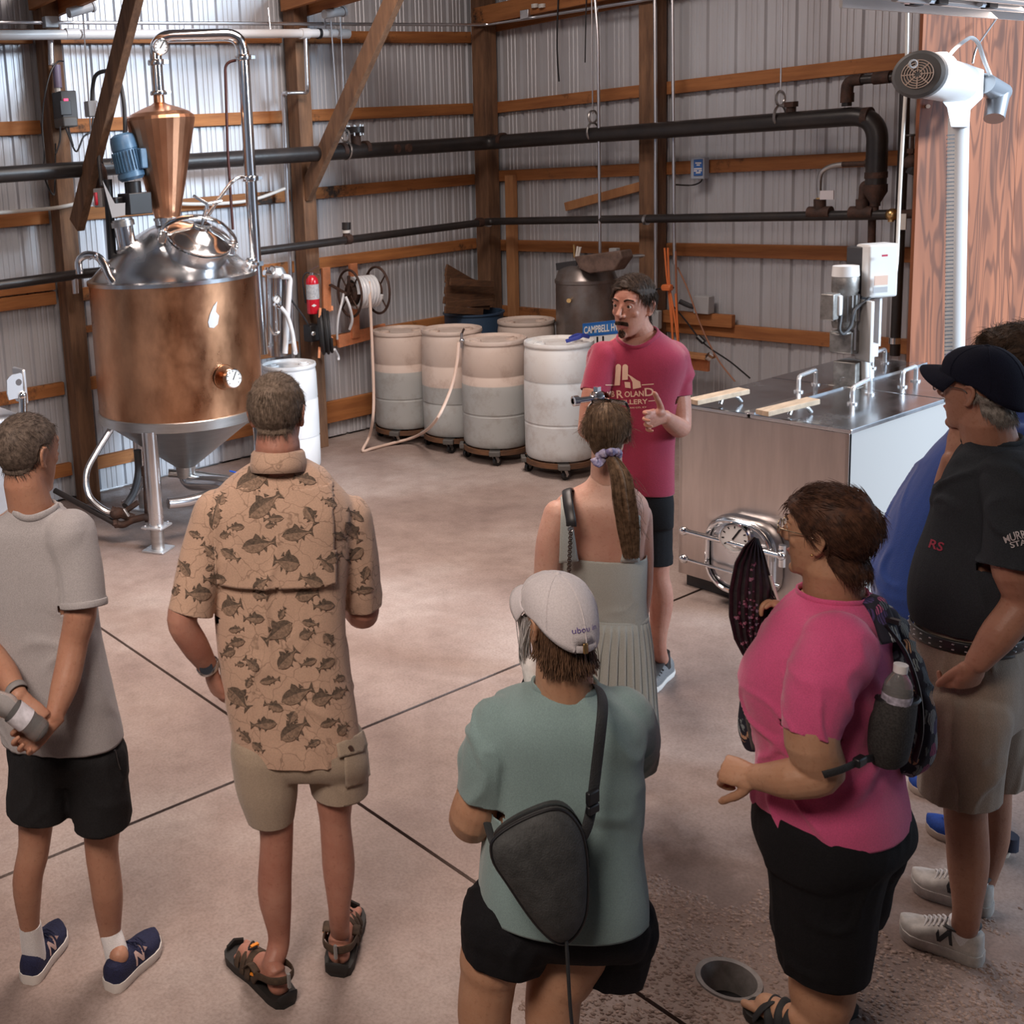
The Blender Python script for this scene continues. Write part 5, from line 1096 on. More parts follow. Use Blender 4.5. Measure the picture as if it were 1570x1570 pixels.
# ------------------------------------------------------------------ people: tools
_T = np.random.default_rng(11).random((64,64,64)).astype(np.float32)
def vnoise(P):
    P = np.asarray(P, dtype=np.float64); i = np.floor(P).astype(int); f = P-i; f = f*f*(3-2*f); i &= 63; j = (i+1) & 63
    x0,y0,z0 = i.T; x1,y1,z1 = j.T; fx,fy,fz = f.T
    a = _T[x0,y0,z0]*(1-fx)+_T[x1,y0,z0]*fx; b = _T[x0,y1,z0]*(1-fx)+_T[x1,y1,z0]*fx
    c = _T[x0,y0,z1]*(1-fx)+_T[x1,y0,z1]*fx; d = _T[x0,y1,z1]*(1-fx)+_T[x1,y1,z1]*fx
    return ((a*(1-fy)+b*fy)*(1-fz)+(c*(1-fy)+d*fy)*fz)*2-1
def remesh(mb, voxel, smooth=4, fac=0.5):
    """union of overlapping closed pieces -> one continuous surface"""
    me = bpy.data.meshes.new('tmp'); me.from_pydata(mb.v, [], mb.f); 
    bm = bmesh.new(); bm.from_mesh(me); bmesh.ops.recalc_face_normals(bm, faces=bm.faces); bm.to_mesh(me); bm.free()
    ob = bpy.data.objects.new('tmp', me); COL.objects.link(ob)
    r = ob.modifiers.new('r', 'REMESH'); r.mode = 'VOXEL'; r.voxel_size = voxel; r.adaptivity = 0
    if smooth:
        s = ob.modifiers.new('s', 'SMOOTH'); s.factor = fac; s.iterations = smooth
    dg = bpy.context.evaluated_depsgraph_get(); dg.update()
    out = bpy.data.meshes.new_from_object(ob.evaluated_get(dg))
    bpy.data.objects.remove(ob); bpy.data.meshes.remove(me)
    return out
def mverts(me):
    a = np.empty(len(me.vertices)*3, np.float32); me.vertices.foreach_get('co', a); return a.reshape(-1,3).astype(np.float64)
def mnorm(me):
    a = np.empty(len(me.vertices)*3, np.float32); me.vertex_normals.foreach_get('vector', a); return a.reshape(-1,3).astype(np.float64)
def setv(me, V): me.vertices.foreach_set('co', V.astype(np.float32).ravel()); me.update()
def cut(me, planes):
    """planes: (point, normal, radius) - what lies beyond the plane (inside a cylinder of that radius round the normal) is removed, leaving an open hem"""
    bm = bmesh.new(); bm.from_mesh(me)
    for pl in planes:
        co, no, rad = pl[:3]; co, no = Vector(co), Vector(no).normalized(); dep = pl[3] if len(pl) > 3 else (0.030 if rad < 0.2 else 0.6)
        def near(f, lo):
            v = f.calc_center_median()-co; h = v.dot(no); return lo < h < dep and (v-no*h).length < rad
        fs = [f for f in bm.faces if near(f, -0.03)]
        gm = list({v for f in fs for v in f.verts}) + list({e for f in fs for e in f.edges}) + fs
        bmesh.ops.bisect_plane(bm, geom=gm, plane_co=co, plane_no=no)
        bmesh.ops.delete(bm, geom=[f for f in bm.faces if near(f, 1e-5)], context='FACES')
    bmesh.ops.delete(bm, geom=[v for v in bm.verts if not v.link_faces], context='VERTS')
    bm.to_mesh(me); bm.free(); return me
def folds(me, amp, scale, stretch=(1,1,0.35), seed=0.0, mask=None, fine=0.25):
    V = mverts(me); Nn = mnorm(me); S = np.array(stretch)
    w1 = np.stack([vnoise(V*4.0+seed+q) for q in (0,17,41)],1)*0.10
    a = vnoise((V+w1)*S*scale+seed+3.1); b = vnoise((V+w1*1.6)*S*scale*1.9+seed+9.7); c = vnoise((V+w1)*S*scale*0.9+seed+27.0)
    rg = 1-np.minimum(1,np.abs(b)*3.2)
    k = amp*(0.75*a + (rg-0.25)*np.clip(c*2.2+0.35,0,1)*0.95)
    if mask is not None: k = k*mask(V)
    setv(me, V+Nn*k[:,None]); return me
def to_obj(name, me, mats, parent, off, solid=0.0, mi=None, smooth=True):
    V = mverts(me); setv(me, V-np.array(off))
    me.materials.clear()
    for m in (mats if isinstance(mats, (list,tuple)) else [mats]): me.materials.append(m)
    if mi is not None: me.polygons.foreach_set('material_index', mi)
    me.polygons.foreach_set('use_smooth', [smooth]*len(me.polygons))
    me.name = name; o = bpy.data.objects.new(name, me); COL.objects.link(o); o.parent = parent
    if solid:
        s = o.modifiers.new('thickness', 'SOLIDIFY'); s.thickness = solid; s.offset = -1
    return o
def join_meshes(ms):
    vs = []; fs = []; n = 0
    for me in ms:
        V = mverts(me); vs.append(V)
        for p in me.polygons: fs.append(tuple(i+n for i in p.vertices))
        n += len(V)
    out = bpy.data.meshes.new('j'); out.from_pydata(np.concatenate(vs).tolist(), [], fs); return out
def bvh_of(me, off=(0,0,0)):
    return BVHTree.FromPolygons([Vector(v) for v in mverts(me)], [tuple(p.vertices) for p in me.polygons])
# one hand: wrist point, direction of the fingers, normal of the back of the hand, side (+1: thumb along +x)
def hand(mb, wrist, dirv, back, side=1, curl=(0.5,0.5,0.5,0.5), thumb=(0.7,0.4), size=1.0, spread=0.05, thumb_curl=0.35):
    y = Vector(dirv).normalized(); z = Vector(back); z = (z-y*z.dot(y)).normalized(); x = y.cross(z)*side
    w = Vector(wrist); s = size
    def L(a, b, c): return w + x*a*s + y*b*s + z*c*s
    # palm
    mb.tube([L(0,-0.02,0), L(0,0.02,0), L(0.002,0.055,0), L(0.0,0.088,0)], [(0.025*s,0.020*s),(0.030*s,0.018*s),(0.040*s,0.016*s),(0.039*s,0.013*s)], 14, flat=x)
    mb.ball(L(0.022,0.030,-0.008), 0.019*s, 10, 8, (1,1.4,0.9), Matrix((x,y,z)).transposed())
    ln = [(0.030,0.088,0.074),(0.010,0.094,0.081),(-0.011,0.091,0.075),(-0.030,0.083,0.058)]
    for k, (fx, fy, fl_) in enumerate(ln):
        c = curl[k]; p = L(fx, fy-0.01, 0); a = -0.1*0; pts = [p]; dirx = (1.5-k)*spread
        ang = 0.0
        for seg, fr in enumerate((0.46,0.30,0.24)):
            ang += c*(0.9 if seg == 0 else 1.1)
            d = (y*math.cos(ang) - z*math.sin(ang) + x*dirx*math.cos(ang)).normalized()
            pts.append(pts[-1] + d*(fl_+ (0.01 if seg == 0 else 0))*fr*s)
        r = [0.0098*s,0.0092*s,0.0083*s,0.0062*s]
        P_ = smooth_path(pts, 3); n = len(P_); rr = [r[0]+(r[3]-r[0])*(i/(n-1))**1.3 for i in range(n)]
        mb.tube(P_, rr, 9); mb.ball(pts[-1], r[3]*1.02, 8, 6)
    t0 = L(0.020,0.018,-0.006); ta, tb = thumb
    d1 = (x*math.sin(ta)+y*math.cos(ta)-z*tb).normalized(); d2 = (d1 + y*thumb_curl - x*thumb_curl*0.5 ).normalized()
    q1 = t0+d1*0.042*s; q2 = q1+d2*0.034*s; q3 = q2+d2*0.026*s
    mb.tube(smooth_path([t0,q1,q2,q3],3), [0.0135*s]*3+[0.0118*s]*3+[0.0105*s]*3+[0.008*s], 9); mb.ball(q3, 0.0085*s, 8, 6)
def limb(mb, pts, radii, k=4, n=18, cap=True):
    P_ = smooth_path(pts, k); m = len(P_); rs = []
    for i in range(m):
        t = i/k; j = min(int(t), len(radii)-2); f = t-j; f = f*f*(3-2*f); rs.append(radii[j]*(1-f)+radii[j+1]*f)
    mb.tube(P_, rs, n); mb.ball(P_[0], rs[0], n, 8)
    if cap: mb.ball(P_[-1], rs[-1], n, 8)
def loft(mb, secs, n=36):
    """secs: (centre, half width a, half depth b, lateral axis, sagittal axis, exponent)"""
    vs = []
    for (c, a, b, ux, uy, e) in secs:
        for k in range(n):
            t = 2*PI*k/n; ct, st = math.cos(t), math.sin(t)
            vs.append(c + ux*(a*math.copysign(abs(ct)**(2/e), ct)) + uy*(b*math.copysign(abs(st)**(2/e), st)))
    fs = []; m = len(secs)
    for i in range(m-1):
        for k in range(n): fs.append((i*n+k, i*n+(k+1)%n, (i+1)*n+(k+1)%n, (i+1)*n+k))
    fs.append(tuple(range(n-1,-1,-1))); fs.append(tuple(range((m-1)*n, m*n)))
    mb.add(vs, fs)
def interp_secs(secs, k=4):
    out = []; n = len(secs)
    for i in range(n-1):
        s0, s1, s2, s3 = secs[max(i-1,0)], secs[i], secs[i+1], secs[min(i+2,n-1)]
        for j in range(k):
            t = j/k; cr = lambda a,b,c,d: 0.5*((2*b)+(c-a)*t+(2*a-5*b+4*c-d)*t*t+(3*b-a-3*c+d)*t**3)
            out.append((cr(s0[0],s1[0],s2[0],s3[0]), max(0.01,cr(s0[1],s1[1],s2[1],s3[1])), max(0.01,cr(s0[2],s1[2],s2[2],s3[2])), s1[3], s1[4], s1[5]))
    out.append(secs[-1]); return out

class Head:
    """head in its own frame: x to the person's right, y forward, z up; origin between the ears; total height about 0.235 * s"""
    def __init__(h, centre, F, pitch=0.0, roll=0.0, s=1.0, wide=1.0, jaw=1.0):
        F = Vector((F.x,F.y,0)).normalized(); R_ = Vector((F.y,-F.x,0)); U = Vector((0,0,1))
        f = F*math.cos(pitch)+U*math.sin(pitch); u = U*math.cos(pitch)-F*math.sin(pitch)
        r = R_*math.cos(roll)+u*math.sin(roll); u = u*math.cos(roll)-R_*math.sin(roll)
        h.M = Matrix((r,f,u)).transposed(); h.c = Vector(centre); h.s = s; h.w = wide; h.j = jaw
    def p(h, x, y, z): return h.c + h.M @ Vector((x*h.w, y, z))*h.s
    def v(h, x, y, z): return h.M @ Vector((x, y, z))
    def local(h, V): return ((V-np.array(h.c)) @ np.array(h.M))/h.s
    def build(h, mb, neck_to, neck_r=0.055, chin=1.0, nose=1.0, mouth_open=0.0):
        s = h.s; w = h.w; X, Y, Z = h.v(1,0,0), h.v(0,1,0), h.v(0,0,1)
        mb.ball(h.p(0,-0.012,0.038), 1.0, 28, 18, (0.0755*s*w,0.097*s,0.084*s), h.M)
        sec = [(0.085,0.055,0.060,0.015),(0.06,0.066,0.075,0.012),(0.03,0.069,0.081,0.010),(0.0,0.0685,0.081,0.010),(-0.03,0.064,0.076,0.010),(-0.06,0.0565*h.j,0.068,0.016),(-0.085,0.047*h.j,0.057,0.024),(-0.105,0.034*h.j,0.042,0.036),(-0.116,0.019*h.j,0.024,0.050)]
        loft(mb, [(h.p(0,yc,z), a*s*w, b*s, X, Y, 2.2) for z,a,b,yc in sec], 30)
        mb.ball(h.p(0,0.072,-0.104), 0.018*s*chin, 12, 8)
        mb.tube([h.p(0,0.082,0.036),h.p(0,0.096,0.012),h.p(0,0.110*nose,-0.014),h.p(0,0.104,-0.026)], [0.0065*s,0.0082*s,0.0115*s,0.008*s], 10)
        for q in (-1,1):
            mb.ball(h.p(q*0.0125,0.094,-0.021), 0.0085*s, 8, 6)
            mb.tube([h.p(q*0.014,0.084,0.043),h.p(q*0.036,0.081,0.046),h.p(q*0.054,0.066,0.040)], [0.008*s,0.009*s,0.007*s], 8)
            mb.ball(h.p(q*0.042,0.056,-0.012), 0.019*s, 10, 8)
            # eyelids
            mb.tube([h.p(q*0.016,0.0815,0.0245),h.p(q*0.031,0.0880,0.0325),h.p(q*0.047,0.0765,0.0245)], 0.0042*s, 6)
            mb.tube([h.p(q*0.016,0.081,0.0185),h.p(q*0.031,0.0860,0.0105),h.p(q*0.047,0.076,0.0175)], 0.0033*s, 6)
            # ear: rim, lobe and bowl
            e = [(0.072,0.002,0.018),(0.082,-0.006,0.032),(0.086,-0.020,0.033),(0.086,-0.028,0.016),(0.082,-0.022,-0.006),(0.076,-0.010,-0.024),(0.072,0.000,-0.022)]
            mb.tube(smooth_path([h.p(q*a,b,c) for a,b,c in e],3), [0.0058*s]*13+[0.0068*s]*6, 8)
            mb.ball(h.p(q*0.0755,-0.012,0.008), 1.0, 10, 8, (0.006*s,0.014*s,0.024*s), h.M)
        mo = mouth_open
        mb.tube([h.p(-0.025,0.076,-0.058),h.p(-0.009,0.0905,-0.0545),h.p(0,0.090,-0.056),h.p(0.009,0.0905,-0.0545),h.p(0.025,0.076,-0.058)], [0.003*s,0.0055*s,0.005*s,0.0055*s,0.003*s], 8)
        mb.tube([h.p(-0.023,0.075,-0.062-mo*0.4),h.p(0,0.0885,-0.068-mo),h.p(0.023,0.075,-0.062-mo*0.4)], [0.003*s,0.0068*s,0.003*s], 8)
        mb.tube([h.p(0,-0.018,-0.02), h.p(0,-0.020,-0.075), Vector(neck_to)], [0.056*s, neck_r, neck_r*1.12], 20)
    def eyes(h, parent, iris):
        for q in (-1,1):
            c = h.p(q*0.031,0.0758,0.0212); s = h.s
            e = MB().ball(c, 0.0122*s, 14, 10).build('eye', M['eye_white'], parent, angle=180)
            d = (h.v(0,1,-0.05)).normalized()
            MB().lathe([(0.0,0.0118*s),(0.0030*s,0.0124*s),(0.0062*s,0.0111*s)], c, d, n=14, cap=False).build('iris', iris, e)
            MB().lathe([(0.0,0.0128*s),(0.0026*s,0.0127*s)], c, d, n=10, cap=False).build('pupil', M['black'], e)
    def brows(h, parent, m, thick=0.005):
        for q in (-1,1):
            MB().tube(smooth_path([h.p(q*0.014,0.0915,0.043),h.p(q*0.030,0.0925,0.051),h.p(q*0.051,0.078,0.045)],4), [(0.0030*h.s,thick*h.s)]*5+[(0.0025*h.s,thick*0.8*h.s)]*4, 6).build('eyebrow', m, parent)
def hairline(V, front=0.075, side=0.045, nape=-0.075, ear=0.022, temple=0.03):
    """True above the hairline, V in head-local coordinates"""
    y, z = V[:,1], V[:,2]
    zl = np.interp(y, [-0.12,-0.07,-0.035,-0.015,0.008,0.030,0.055,0.075,0.11], [nape,nape,nape*0.55,ear+0.012,side*0.7,side,temple+0.035,front,front])
    return z > zl
def hair_shell(head, me_head, thick, keep, seed=1.0, rough=0.0, k=10.0):
    """hair as a shell lifted off the head surface, thinning out at the hairline"""
    V = mverts(me_head); Nn = mnorm(me_head); Lc = head.local(V); ok = keep(Lc) & (np.abs(Lc[:,0]) < 0.0795)
    val = np.zeros(len(V)); val[ok] = 1.0
    E_ = np.empty(len(me_head.edges)*2, np.int32); me_head.edges.foreach_get('vertices', E_); E_ = E_.reshape(-1,2)
    for _ in range(7):
        acc = val.copy(); cnt = np.ones(len(V)); np.add.at(acc, E_[:,0], val[E_[:,1]]); np.add.at(acc, E_[:,1], val[E_[:,0]]); np.add.at(cnt, E_[:,0], 1); np.add.at(cnt, E_[:,1], 1); val = acc/cnt*ok
    t = thick(Lc) if callable(thick) else np.full(len(V), thick)
    n = (vnoise(V*k*4+seed)*0.5+0.5)*rough + (vnoise(V*k*12+seed)*0.5+0.5)*rough*0.5
    P_ = V+Nn*((t*(0.15+0.85*np.clip(val*1.15,0,1))+n)*head.s)[:,None]
    idx = -np.ones(len(V), int); idx[ok] = np.arange(ok.sum())
    F_ = [tuple(idx[list(p.vertices)]) for p in me_head.polygons if all(ok[i] for i in p.vertices)]
    return P_[ok], F_, Lc[ok], Nn[ok]
def strands(mb, head, P_, L_, N_, n, length, flow, r=0.0006, seed=1, lift=0.35, jitter=0.35, segs=3):
    """short tapered hairs following flow(local position) over the shell"""
    R_ = random.Random(seed); m = len(P_)
    for _ in range(n):
        i = R_.randrange(m); p = Vector(P_[i]); nn = Vector(N_[i]); fl_ = head.M @ Vector(flow(L_[i]))
        fl_ = fl_ - nn*fl_.dot(nn)
        if fl_.length < 1e-4: continue
        fl_.normalize(); d = (fl_ + nn*lift + Vector((R_.gauss(0,1),R_.gauss(0,1),R_.gauss(0,1)))*jitter*0.5).normalized()
        Ln = length*R_.uniform(0.6,1.25); pts = [p - nn*0.002]
        for k in range(segs):
            d = (d - nn*lift*0.35 + fl_*0.15).normalized(); pts.append(pts[-1]+d*Ln/segs)
        mb.tube(pts, [r*(1-0.75*j/segs) for j in range(segs+1)], 3, caps=False)
def hair_obj(name, head, shell, mb, m, parent, off):
    P_, F_, L_, N_ = shell
    b = MB(); b.add([Vector(p) for p in P_], F_)
    if mb is not None: b.add(mb.v, mb.f)
    o = b.build(name, m, parent, angle=180); stuff(o); return o
def skin_mat(name, base, ruddy, dark):
    m = mat(name, base, 0.48, var=(7.0, ruddy, 6), bump=(140, 0.10), sss=0.15, spec=0.4)
    N = m.node_tree.nodes; L = m.node_tree.links; b = N['Principled BSDF']
    src = b.inputs['Base Color'].links[0].from_socket
    tc = N.new('ShaderNodeTexCoord'); n = N.new('ShaderNodeTexNoise'); n.inputs['Scale'].default_value = 95; n.inputs['Detail'].default_value = 2; L.new(tc.outputs['Object'], n.inputs['Vector'])
    r = N.new('ShaderNodeValToRGB'); L.new(n.outputs['Fac'], r.inputs[0]); r.color_ramp.elements[0].position = 0.28; r.color_ramp.elements[0].color = (*dark,1); r.color_ramp.elements[1].position = 0.42; r.color_ramp.elements[1].color = (1,1,1,1)
    mx = N.new('ShaderNodeMix'); mx.data_type = 'RGBA'; mx.blend_type = 'MULTIPLY'; mx.inputs[0].default_value = 0.6; L.new(src, mx.inputs[6]); L.new(r.outputs[0], mx.inputs[7]); L.new(mx.outputs[2], b.inputs['Base Color'])
    return m
def hair_mat(name, c1, c2, scale=60, rough=0.5):
    return mat(name, c1, max(rough,0.6), var=(scale, c2, 3), spec=0.2)
def cloth(name, c, rough=0.85, var=0.12, scale=260, sheen=0.25, bump=0.25):
    return mat(name, c, rough, var=(scale, var, 2), bump=(scale*1.6, bump), sheen=sheen if max(c) > 0.1 else 0.0, spec=0.5 if max(c) > 0.1 else 0.15)
M['eye_white'] = mat('eye_white', (0.78,0.74,0.70), 0.2)
M['iris_brown'] = mat('iris_brown', (0.06,0.03,0.015), 0.15)
M['lip'] = mat('lip', (0.38,0.13,0.11), 0.45)
M['lens'] = mat('spectacle_lens', (0.9,0.95,0.95), 0.02, trans=1.0, ior=1.3)
M['wire'] = mat('spectacle_wire', (0.55,0.45,0.30), 0.25, 1.0)
M['white_sock'] = cloth('white_sock', (0.75,0.74,0.75), 0.9, 0.1, 300)

class Person:
    def __init__(s, D, px, rel, foot, label):
        s.D = D; s.yaw = math.radians(rel)+math.atan2(px-PPX, FPX)
        s.root = thing('person', label, 'person', (foot.x, foot.y, 0.0)); s.off = Vector((foot.x, foot.y, 0.0)); s.groups = []
        s.F = s.dirv(0); s.R = Vector((s.F.y,-s.F.x,0))
    def dirv(s, extra): a = s.yaw+math.radians(extra); return HF*math.cos(a)+HR*math.sin(a)
    def p(s, px, py, dd=0.0): return at(px, py, s.D+dd)
    def m(s, npx, q): return npx*proj(q)[2]/FPX           # pixels -> metres at a point
    def sec(s, y, xl, xr, ratio, dd=0.0, e=2.4, turn=0.0, dy=0.0):
        c = s.p((xl+xr)/2, y, dd); w_ = s.m((xr-xl)/2, c)
        F = s.dirv(turn); R_ = Vector((F.y,-F.x,0)); ry = ray((xl+xr)/2, y); ry.z = 0; ry.normalize(); vr = Vector((ry.y,-ry.x,0))
        ca = R_.dot(vr); sa = F.dot(vr); a = w_/math.sqrt(ca*ca+ratio*ratio*sa*sa)
        return (c, a, a*ratio, R_, F, e)
    def skin_group(s, mb, voxel, smooth=3): me = remesh(mb, voxel, smooth); s.groups.append(me); return me
    def finish_skin(s, m, lips=None, extra=None):
        me = join_meshes(s.groups); mats = [m]; mi = None
        if lips is not None:
            h = lips; V = mverts(me); Lc = h.local(V); near = (np.abs(Lc[:,0]) < 0.024) & (Lc[:,1] > 0.0755) & (Lc[:,2] < -0.048) & (Lc[:,2] > -0.078)
            mats = [m, M['lip']]; mi = [1 if all(near[i] for i in p.vertices) else 0 for p in me.polygons]
        return to_obj('body', me, mats, s.root, s.off, mi=mi)
    def garment(s, name, mb, voxel, m, cuts=(), fold=None, solid=0.004, smooth=5, parent=None):
        me = remesh(mb, voxel, smooth)
        if fold: folds(me, *fold)
        if cuts: cut(me, cuts)
        s.last = me
        V = mverts(me); s.last_bvh = BVHTree.FromPolygons([Vector(v) for v in V], [tuple(p.vertices) for p in me.polygons])
        return to_obj(name, me, m, parent or s.root, s.off, solid)
def band(p, q_, r0_, r1_, n=36): pass
def decal(bvh, verts, faces, o, ux, uy, dirv, lift=0.0025, sub=0):
    """lay flat print (verts in 2-D) on a garment: shoot along dirv and lift a little"""
    out = []; ok = []
    for v in verts:
        p = o+ux*v[0]+uy*v[1]; h = bvh.ray_cast(p - dirv*0.35, dirv, 0.9)
        if h[0] is None: out.append(p); ok.append(False)
        else:
            nn = h[1] if h[1].dot(dirv) < 0 else -h[1]; out.append(h[0]+nn*lift - dirv*0.0012); ok.append(True)
    return out, [f for f in faces if all(ok[i] for i in f)]
def subdiv2d(V, F, cuts_):
    bm = bmesh.new(); vs = [bm.verts.new((v[0],v[1],0)) for v in V]
    for f in F:
        try: bm.faces.new([vs[i] for i in f])
        except ValueError: pass
    bmesh.ops.triangulate(bm, faces=bm.faces)
    for _ in range(cuts_):
        le = [e for e in bm.edges if e.calc_length() > 0.012]
        if le: bmesh.ops.subdivide_edges(bm, edges=le, cuts=1); bmesh.ops.triangulate(bm, faces=[f for f in bm.faces if len(f.verts) > 3])
    bm.verts.index_update(); V2 = [tuple(v.co[:2]) for v in bm.verts]; F2 = [tuple(v.index for v in f.verts) for f in bm.faces]; bm.free(); return V2, F2

def shoe(parent, heel, toe, width, m_up, m_sole, h_heel=0.085, h_toe=0.05, sole=0.028, collar=True, name='shoe', sole_w=1.04, cut_low=0.0):
    """a shoe from heel to toe on the floor: upper, sole; returns a frame to place details"""
    heel, toe = Vector((heel.x,heel.y,0)), Vector((toe.x,toe.y,0)); d = toe-heel; L_ = d.length; d.normalize(); r = Vector((d.y,-d.x,0)); Z = Vector((0,0,1))
    S = [0.0,0.04,0.12,0.25,0.40,0.55,0.70,0.82,0.92,0.98,1.0]
    W = [0.16,0.30,0.36,0.37,0.37,0.42,0.47,0.46,0.36,0.22,0.10]
    Hh = [0.80,0.95,1.0,0.98,0.94,0.80,0.66,0.58,0.48,0.34,0.22]
    def top(s_): return sole + (h_heel-sole)*1.0*np.interp(s_, [0,0.1,0.3,0.42,1.0], [0.92,1.0,0.95,1.0,0.35]) if s_ < 0.42 else sole+ (h_toe-sole)*1.0 + (h_heel-h_toe)*max(0,(0.75-s_)/0.33)
    so = MB(); secs = []
    vs = []; n = 0
    for z, k in ((0.0,0.95),(sole*0.5,1.05),(sole,1.0)):
        ring_ = []
        for i, s_ in enumerate(S): ring_.append(heel+d*(s_*L_)+r*(W[i]*width*k*sole_w)+Z*(z+ (0.012*max(0,(s_-0.85)/0.15)**2)))
        for i in range(len(S)-1,-1,-1): ring_.append(heel+d*(S[i]*L_)-r*(W[i]*width*k*sole_w)+Z*(z+(0.012*max(0,(S[i]-0.85)/0.15)**2)))
        vs += ring_; n = len(ring_)
    fs = [tuple(range(n-1,-1,-1)), tuple(range(2*n,3*n))]
    for j in range(2):
        for i in range(n): fs.append((j*n+i, j*n+(i+1)%n, (j+1)*n+(i+1)%n, (j+1)*n+i))
    so.add(vs, fs); so.build(name+'_sole', m_sole, parent, angle=50)
    up = MB(); K = 14; vs = []
    for i, s_ in enumerate(S):
        hh = top(s_)
        for k in range(K+1):
            a = PI*k/K; x = math.cos(a); y_ = math.sin(a)
            vs.append(heel+d*(s_*L_*0.985+0.003)+r*(math.copysign(abs(x)**0.75, x)*W[i]*width*0.98)+Z*(sole*0.8+(hh-sole*0.8)*abs(y_)**0.62))
    fs = []
    for i in range(len(S)-1):
        for k in range(K): fs.append((i*(K+1)+k, i*(K+1)+k+1, (i+1)*(K+1)+k+1, (i+1)*(K+1)+k))
    fs.append(tuple(range(K+1))); fs.append(tuple(range((len(S)-1)*(K+1), len(S)*(K+1))))
    up.add(vs, fs); u_ = up.build(name+'_upper', m_up, parent, angle=60)
    return heel, d, r, L_, top, u_
# ------------------------------------------------------------------ people
SK = {'tan': skin_mat('skin_tan', (0.50,0.27,0.18), (0.42,0.20,0.13), (0.80,0.72,0.68)),
      'ruddy': skin_mat('skin_ruddy', (0.50,0.255,0.185), (0.40,0.17,0.12), (0.80,0.72,0.68)),
      'fair': skin_mat('skin_fair', (0.64,0.39,0.30), (0.56,0.30,0.23), (0.85,0.78,0.74)),
      'warm': skin_mat('skin_warm', (0.52,0.30,0.19), (0.45,0.235,0.14), (0.82,0.75,0.70)),
      'deep': skin_mat('skin_deep', (0.40,0.205,0.135), (0.32,0.15,0.10), (0.80,0.72,0.68))}
Z3 = Vector((0,0,1))
def neck_hole(me, c, r, squash=1.0):
    """round neck opening; returns the ordered rim"""
    V = mverts(me); d = np.linalg.norm((V-np.array(c))*np.array([1,1,squash]), axis=1)
    bm = bmesh.new(); bm.from_mesh(me); bm.verts.ensure_lookup_table()
    bmesh.ops.delete(bm, geom=[f for f in bm.faces if all(d[v.index] < r for v in f.verts)], context='FACES')
    bmesh.ops.delete(bm, geom=[v for v in bm.verts if not v.link_faces], context='VERTS')
    rim = [v for v in bm.verts if v.is_boundary and ((v.co-Vector(c))).length < r*1.35]
    for v in rim:
        q = v.co-Vector(c); k = math.sqrt(q.x*q.x+q.y*q.y+(q.z*squash)**2); v.co = Vector(c)+q*(r/k)
    a = sorted([(math.atan2(v.co.y-c[1], v.co.x-c[0]), v.co.copy()) for v in rim], key=lambda t: t[0])
    bm.to_mesh(me); bm.free(); pts = [p for _, p in a]
    n = len(pts); sm = []
    for i in range(0, n, max(1, n//28)):
        sm.append((pts[i-2]+pts[i-1]+pts[i]+pts[(i+1)%n]+pts[(i+2)%n])/5)
    return sm
def shirt(P, mb, voxel, m, hem_z, hem_c, sleeves, fold, neck=None, name='shirt', solid=0.003, smooth=5, band_m=None, hem_n=(0,0,-1), band_w=0.007):
    me = remesh(mb, voxel, smooth)
    if fold: folds(me, *fold)
    cuts_ = [(c, n, r) for c, n, r in sleeves]
    cut(me, cuts_)
    if hem_z is not None: cut(me, [(Vector((hem_c.x, hem_c.y, hem_z)), Vector(hem_n), 0.6)])
    rim = neck_hole(me, neck[0], neck[1], neck[2] if len(neck) > 2 else 1.0) if neck else None
    P.last_bvh = BVHTree.FromPolygons([Vector(v) for v in mverts(me)], [tuple(p.vertices) for p in me.polygons])
    P.last_V, P.last_F = mverts(me), [tuple(p.vertices) for p in me.polygons]
    o = to_obj(name, me, m, P.root, P.off, solid)
    if rim and len(rim) > 5: MB().tube(smooth_path(rim, 3, True), [(band_w*1.7, band_w*0.75)]*(3*len(rim)), 8, closed=True, flat=Z3).build('neckband', band_m or m, o, angle=180)
    return o
def ring_band(parent, name, m, c, axis, r, w=0.006, t=0.002, sq=1.0):
    z = Vector(axis).normalized(); x = z.orthogonal().normalized(); y = z.cross(x); n = 36
    return MB().tube([c+x*(r*math.cos(2*PI*i/n))+y*(r*sq*math.sin(2*PI*i/n)) for i in range(n)], [(w,t)]*n, 8, closed=True, flat=z).build(name, m, parent, angle=180)
def inset(secs, k): return [(c, a*k, b*k, R_, F, e) for c,a,b,R_,F,e in secs]
def tshirt_fold(amp, seed, sc=7.0, st=(1,1,0.4)): return (amp, sc, st, seed)

# ================================================================== man in the grey t-shirt (left edge)
P = Person(3.05, 95, 20, fl(115,1490), 'grey-haired man in pale grey t-shirt and black shorts, hands behind his back')
hm = hair_mat('grey_brown_hair', (0.17,0.13,0.105), (0.06,0.045,0.037), 80); 
secs = [P.sec(*a) for a in [(774,14,90,.95),(783,4,98,.80),(794,-14,108,.62),(812,-34,124,.56),(850,-40,132,.56),(900,-38,140,.58),(950,-33,148,.60),(1010,-26,160,.62),(1070,-14,174,.62),(1120,2,185,.62),(1165,8,190,.62)]]
mb = MB(); loft(mb, interp_secs(secs))
sR = [P.p(108,822,-.07), P.p(122,870,-.09), P.p(129,935,-.12)]; sL = [P.p(-22,826,.05), P.p(-36,880,.03), P.p(-44,945,.0)]
limb(mb, sR, [.074,.068,.066], cap=False); limb(mb, sL, [.074,.068,.066], cap=False)
tee = cloth('grey_tee', (0.43,0.41,0.42), 0.9, 0.16, 320)
hemc = P.p(95,1130)
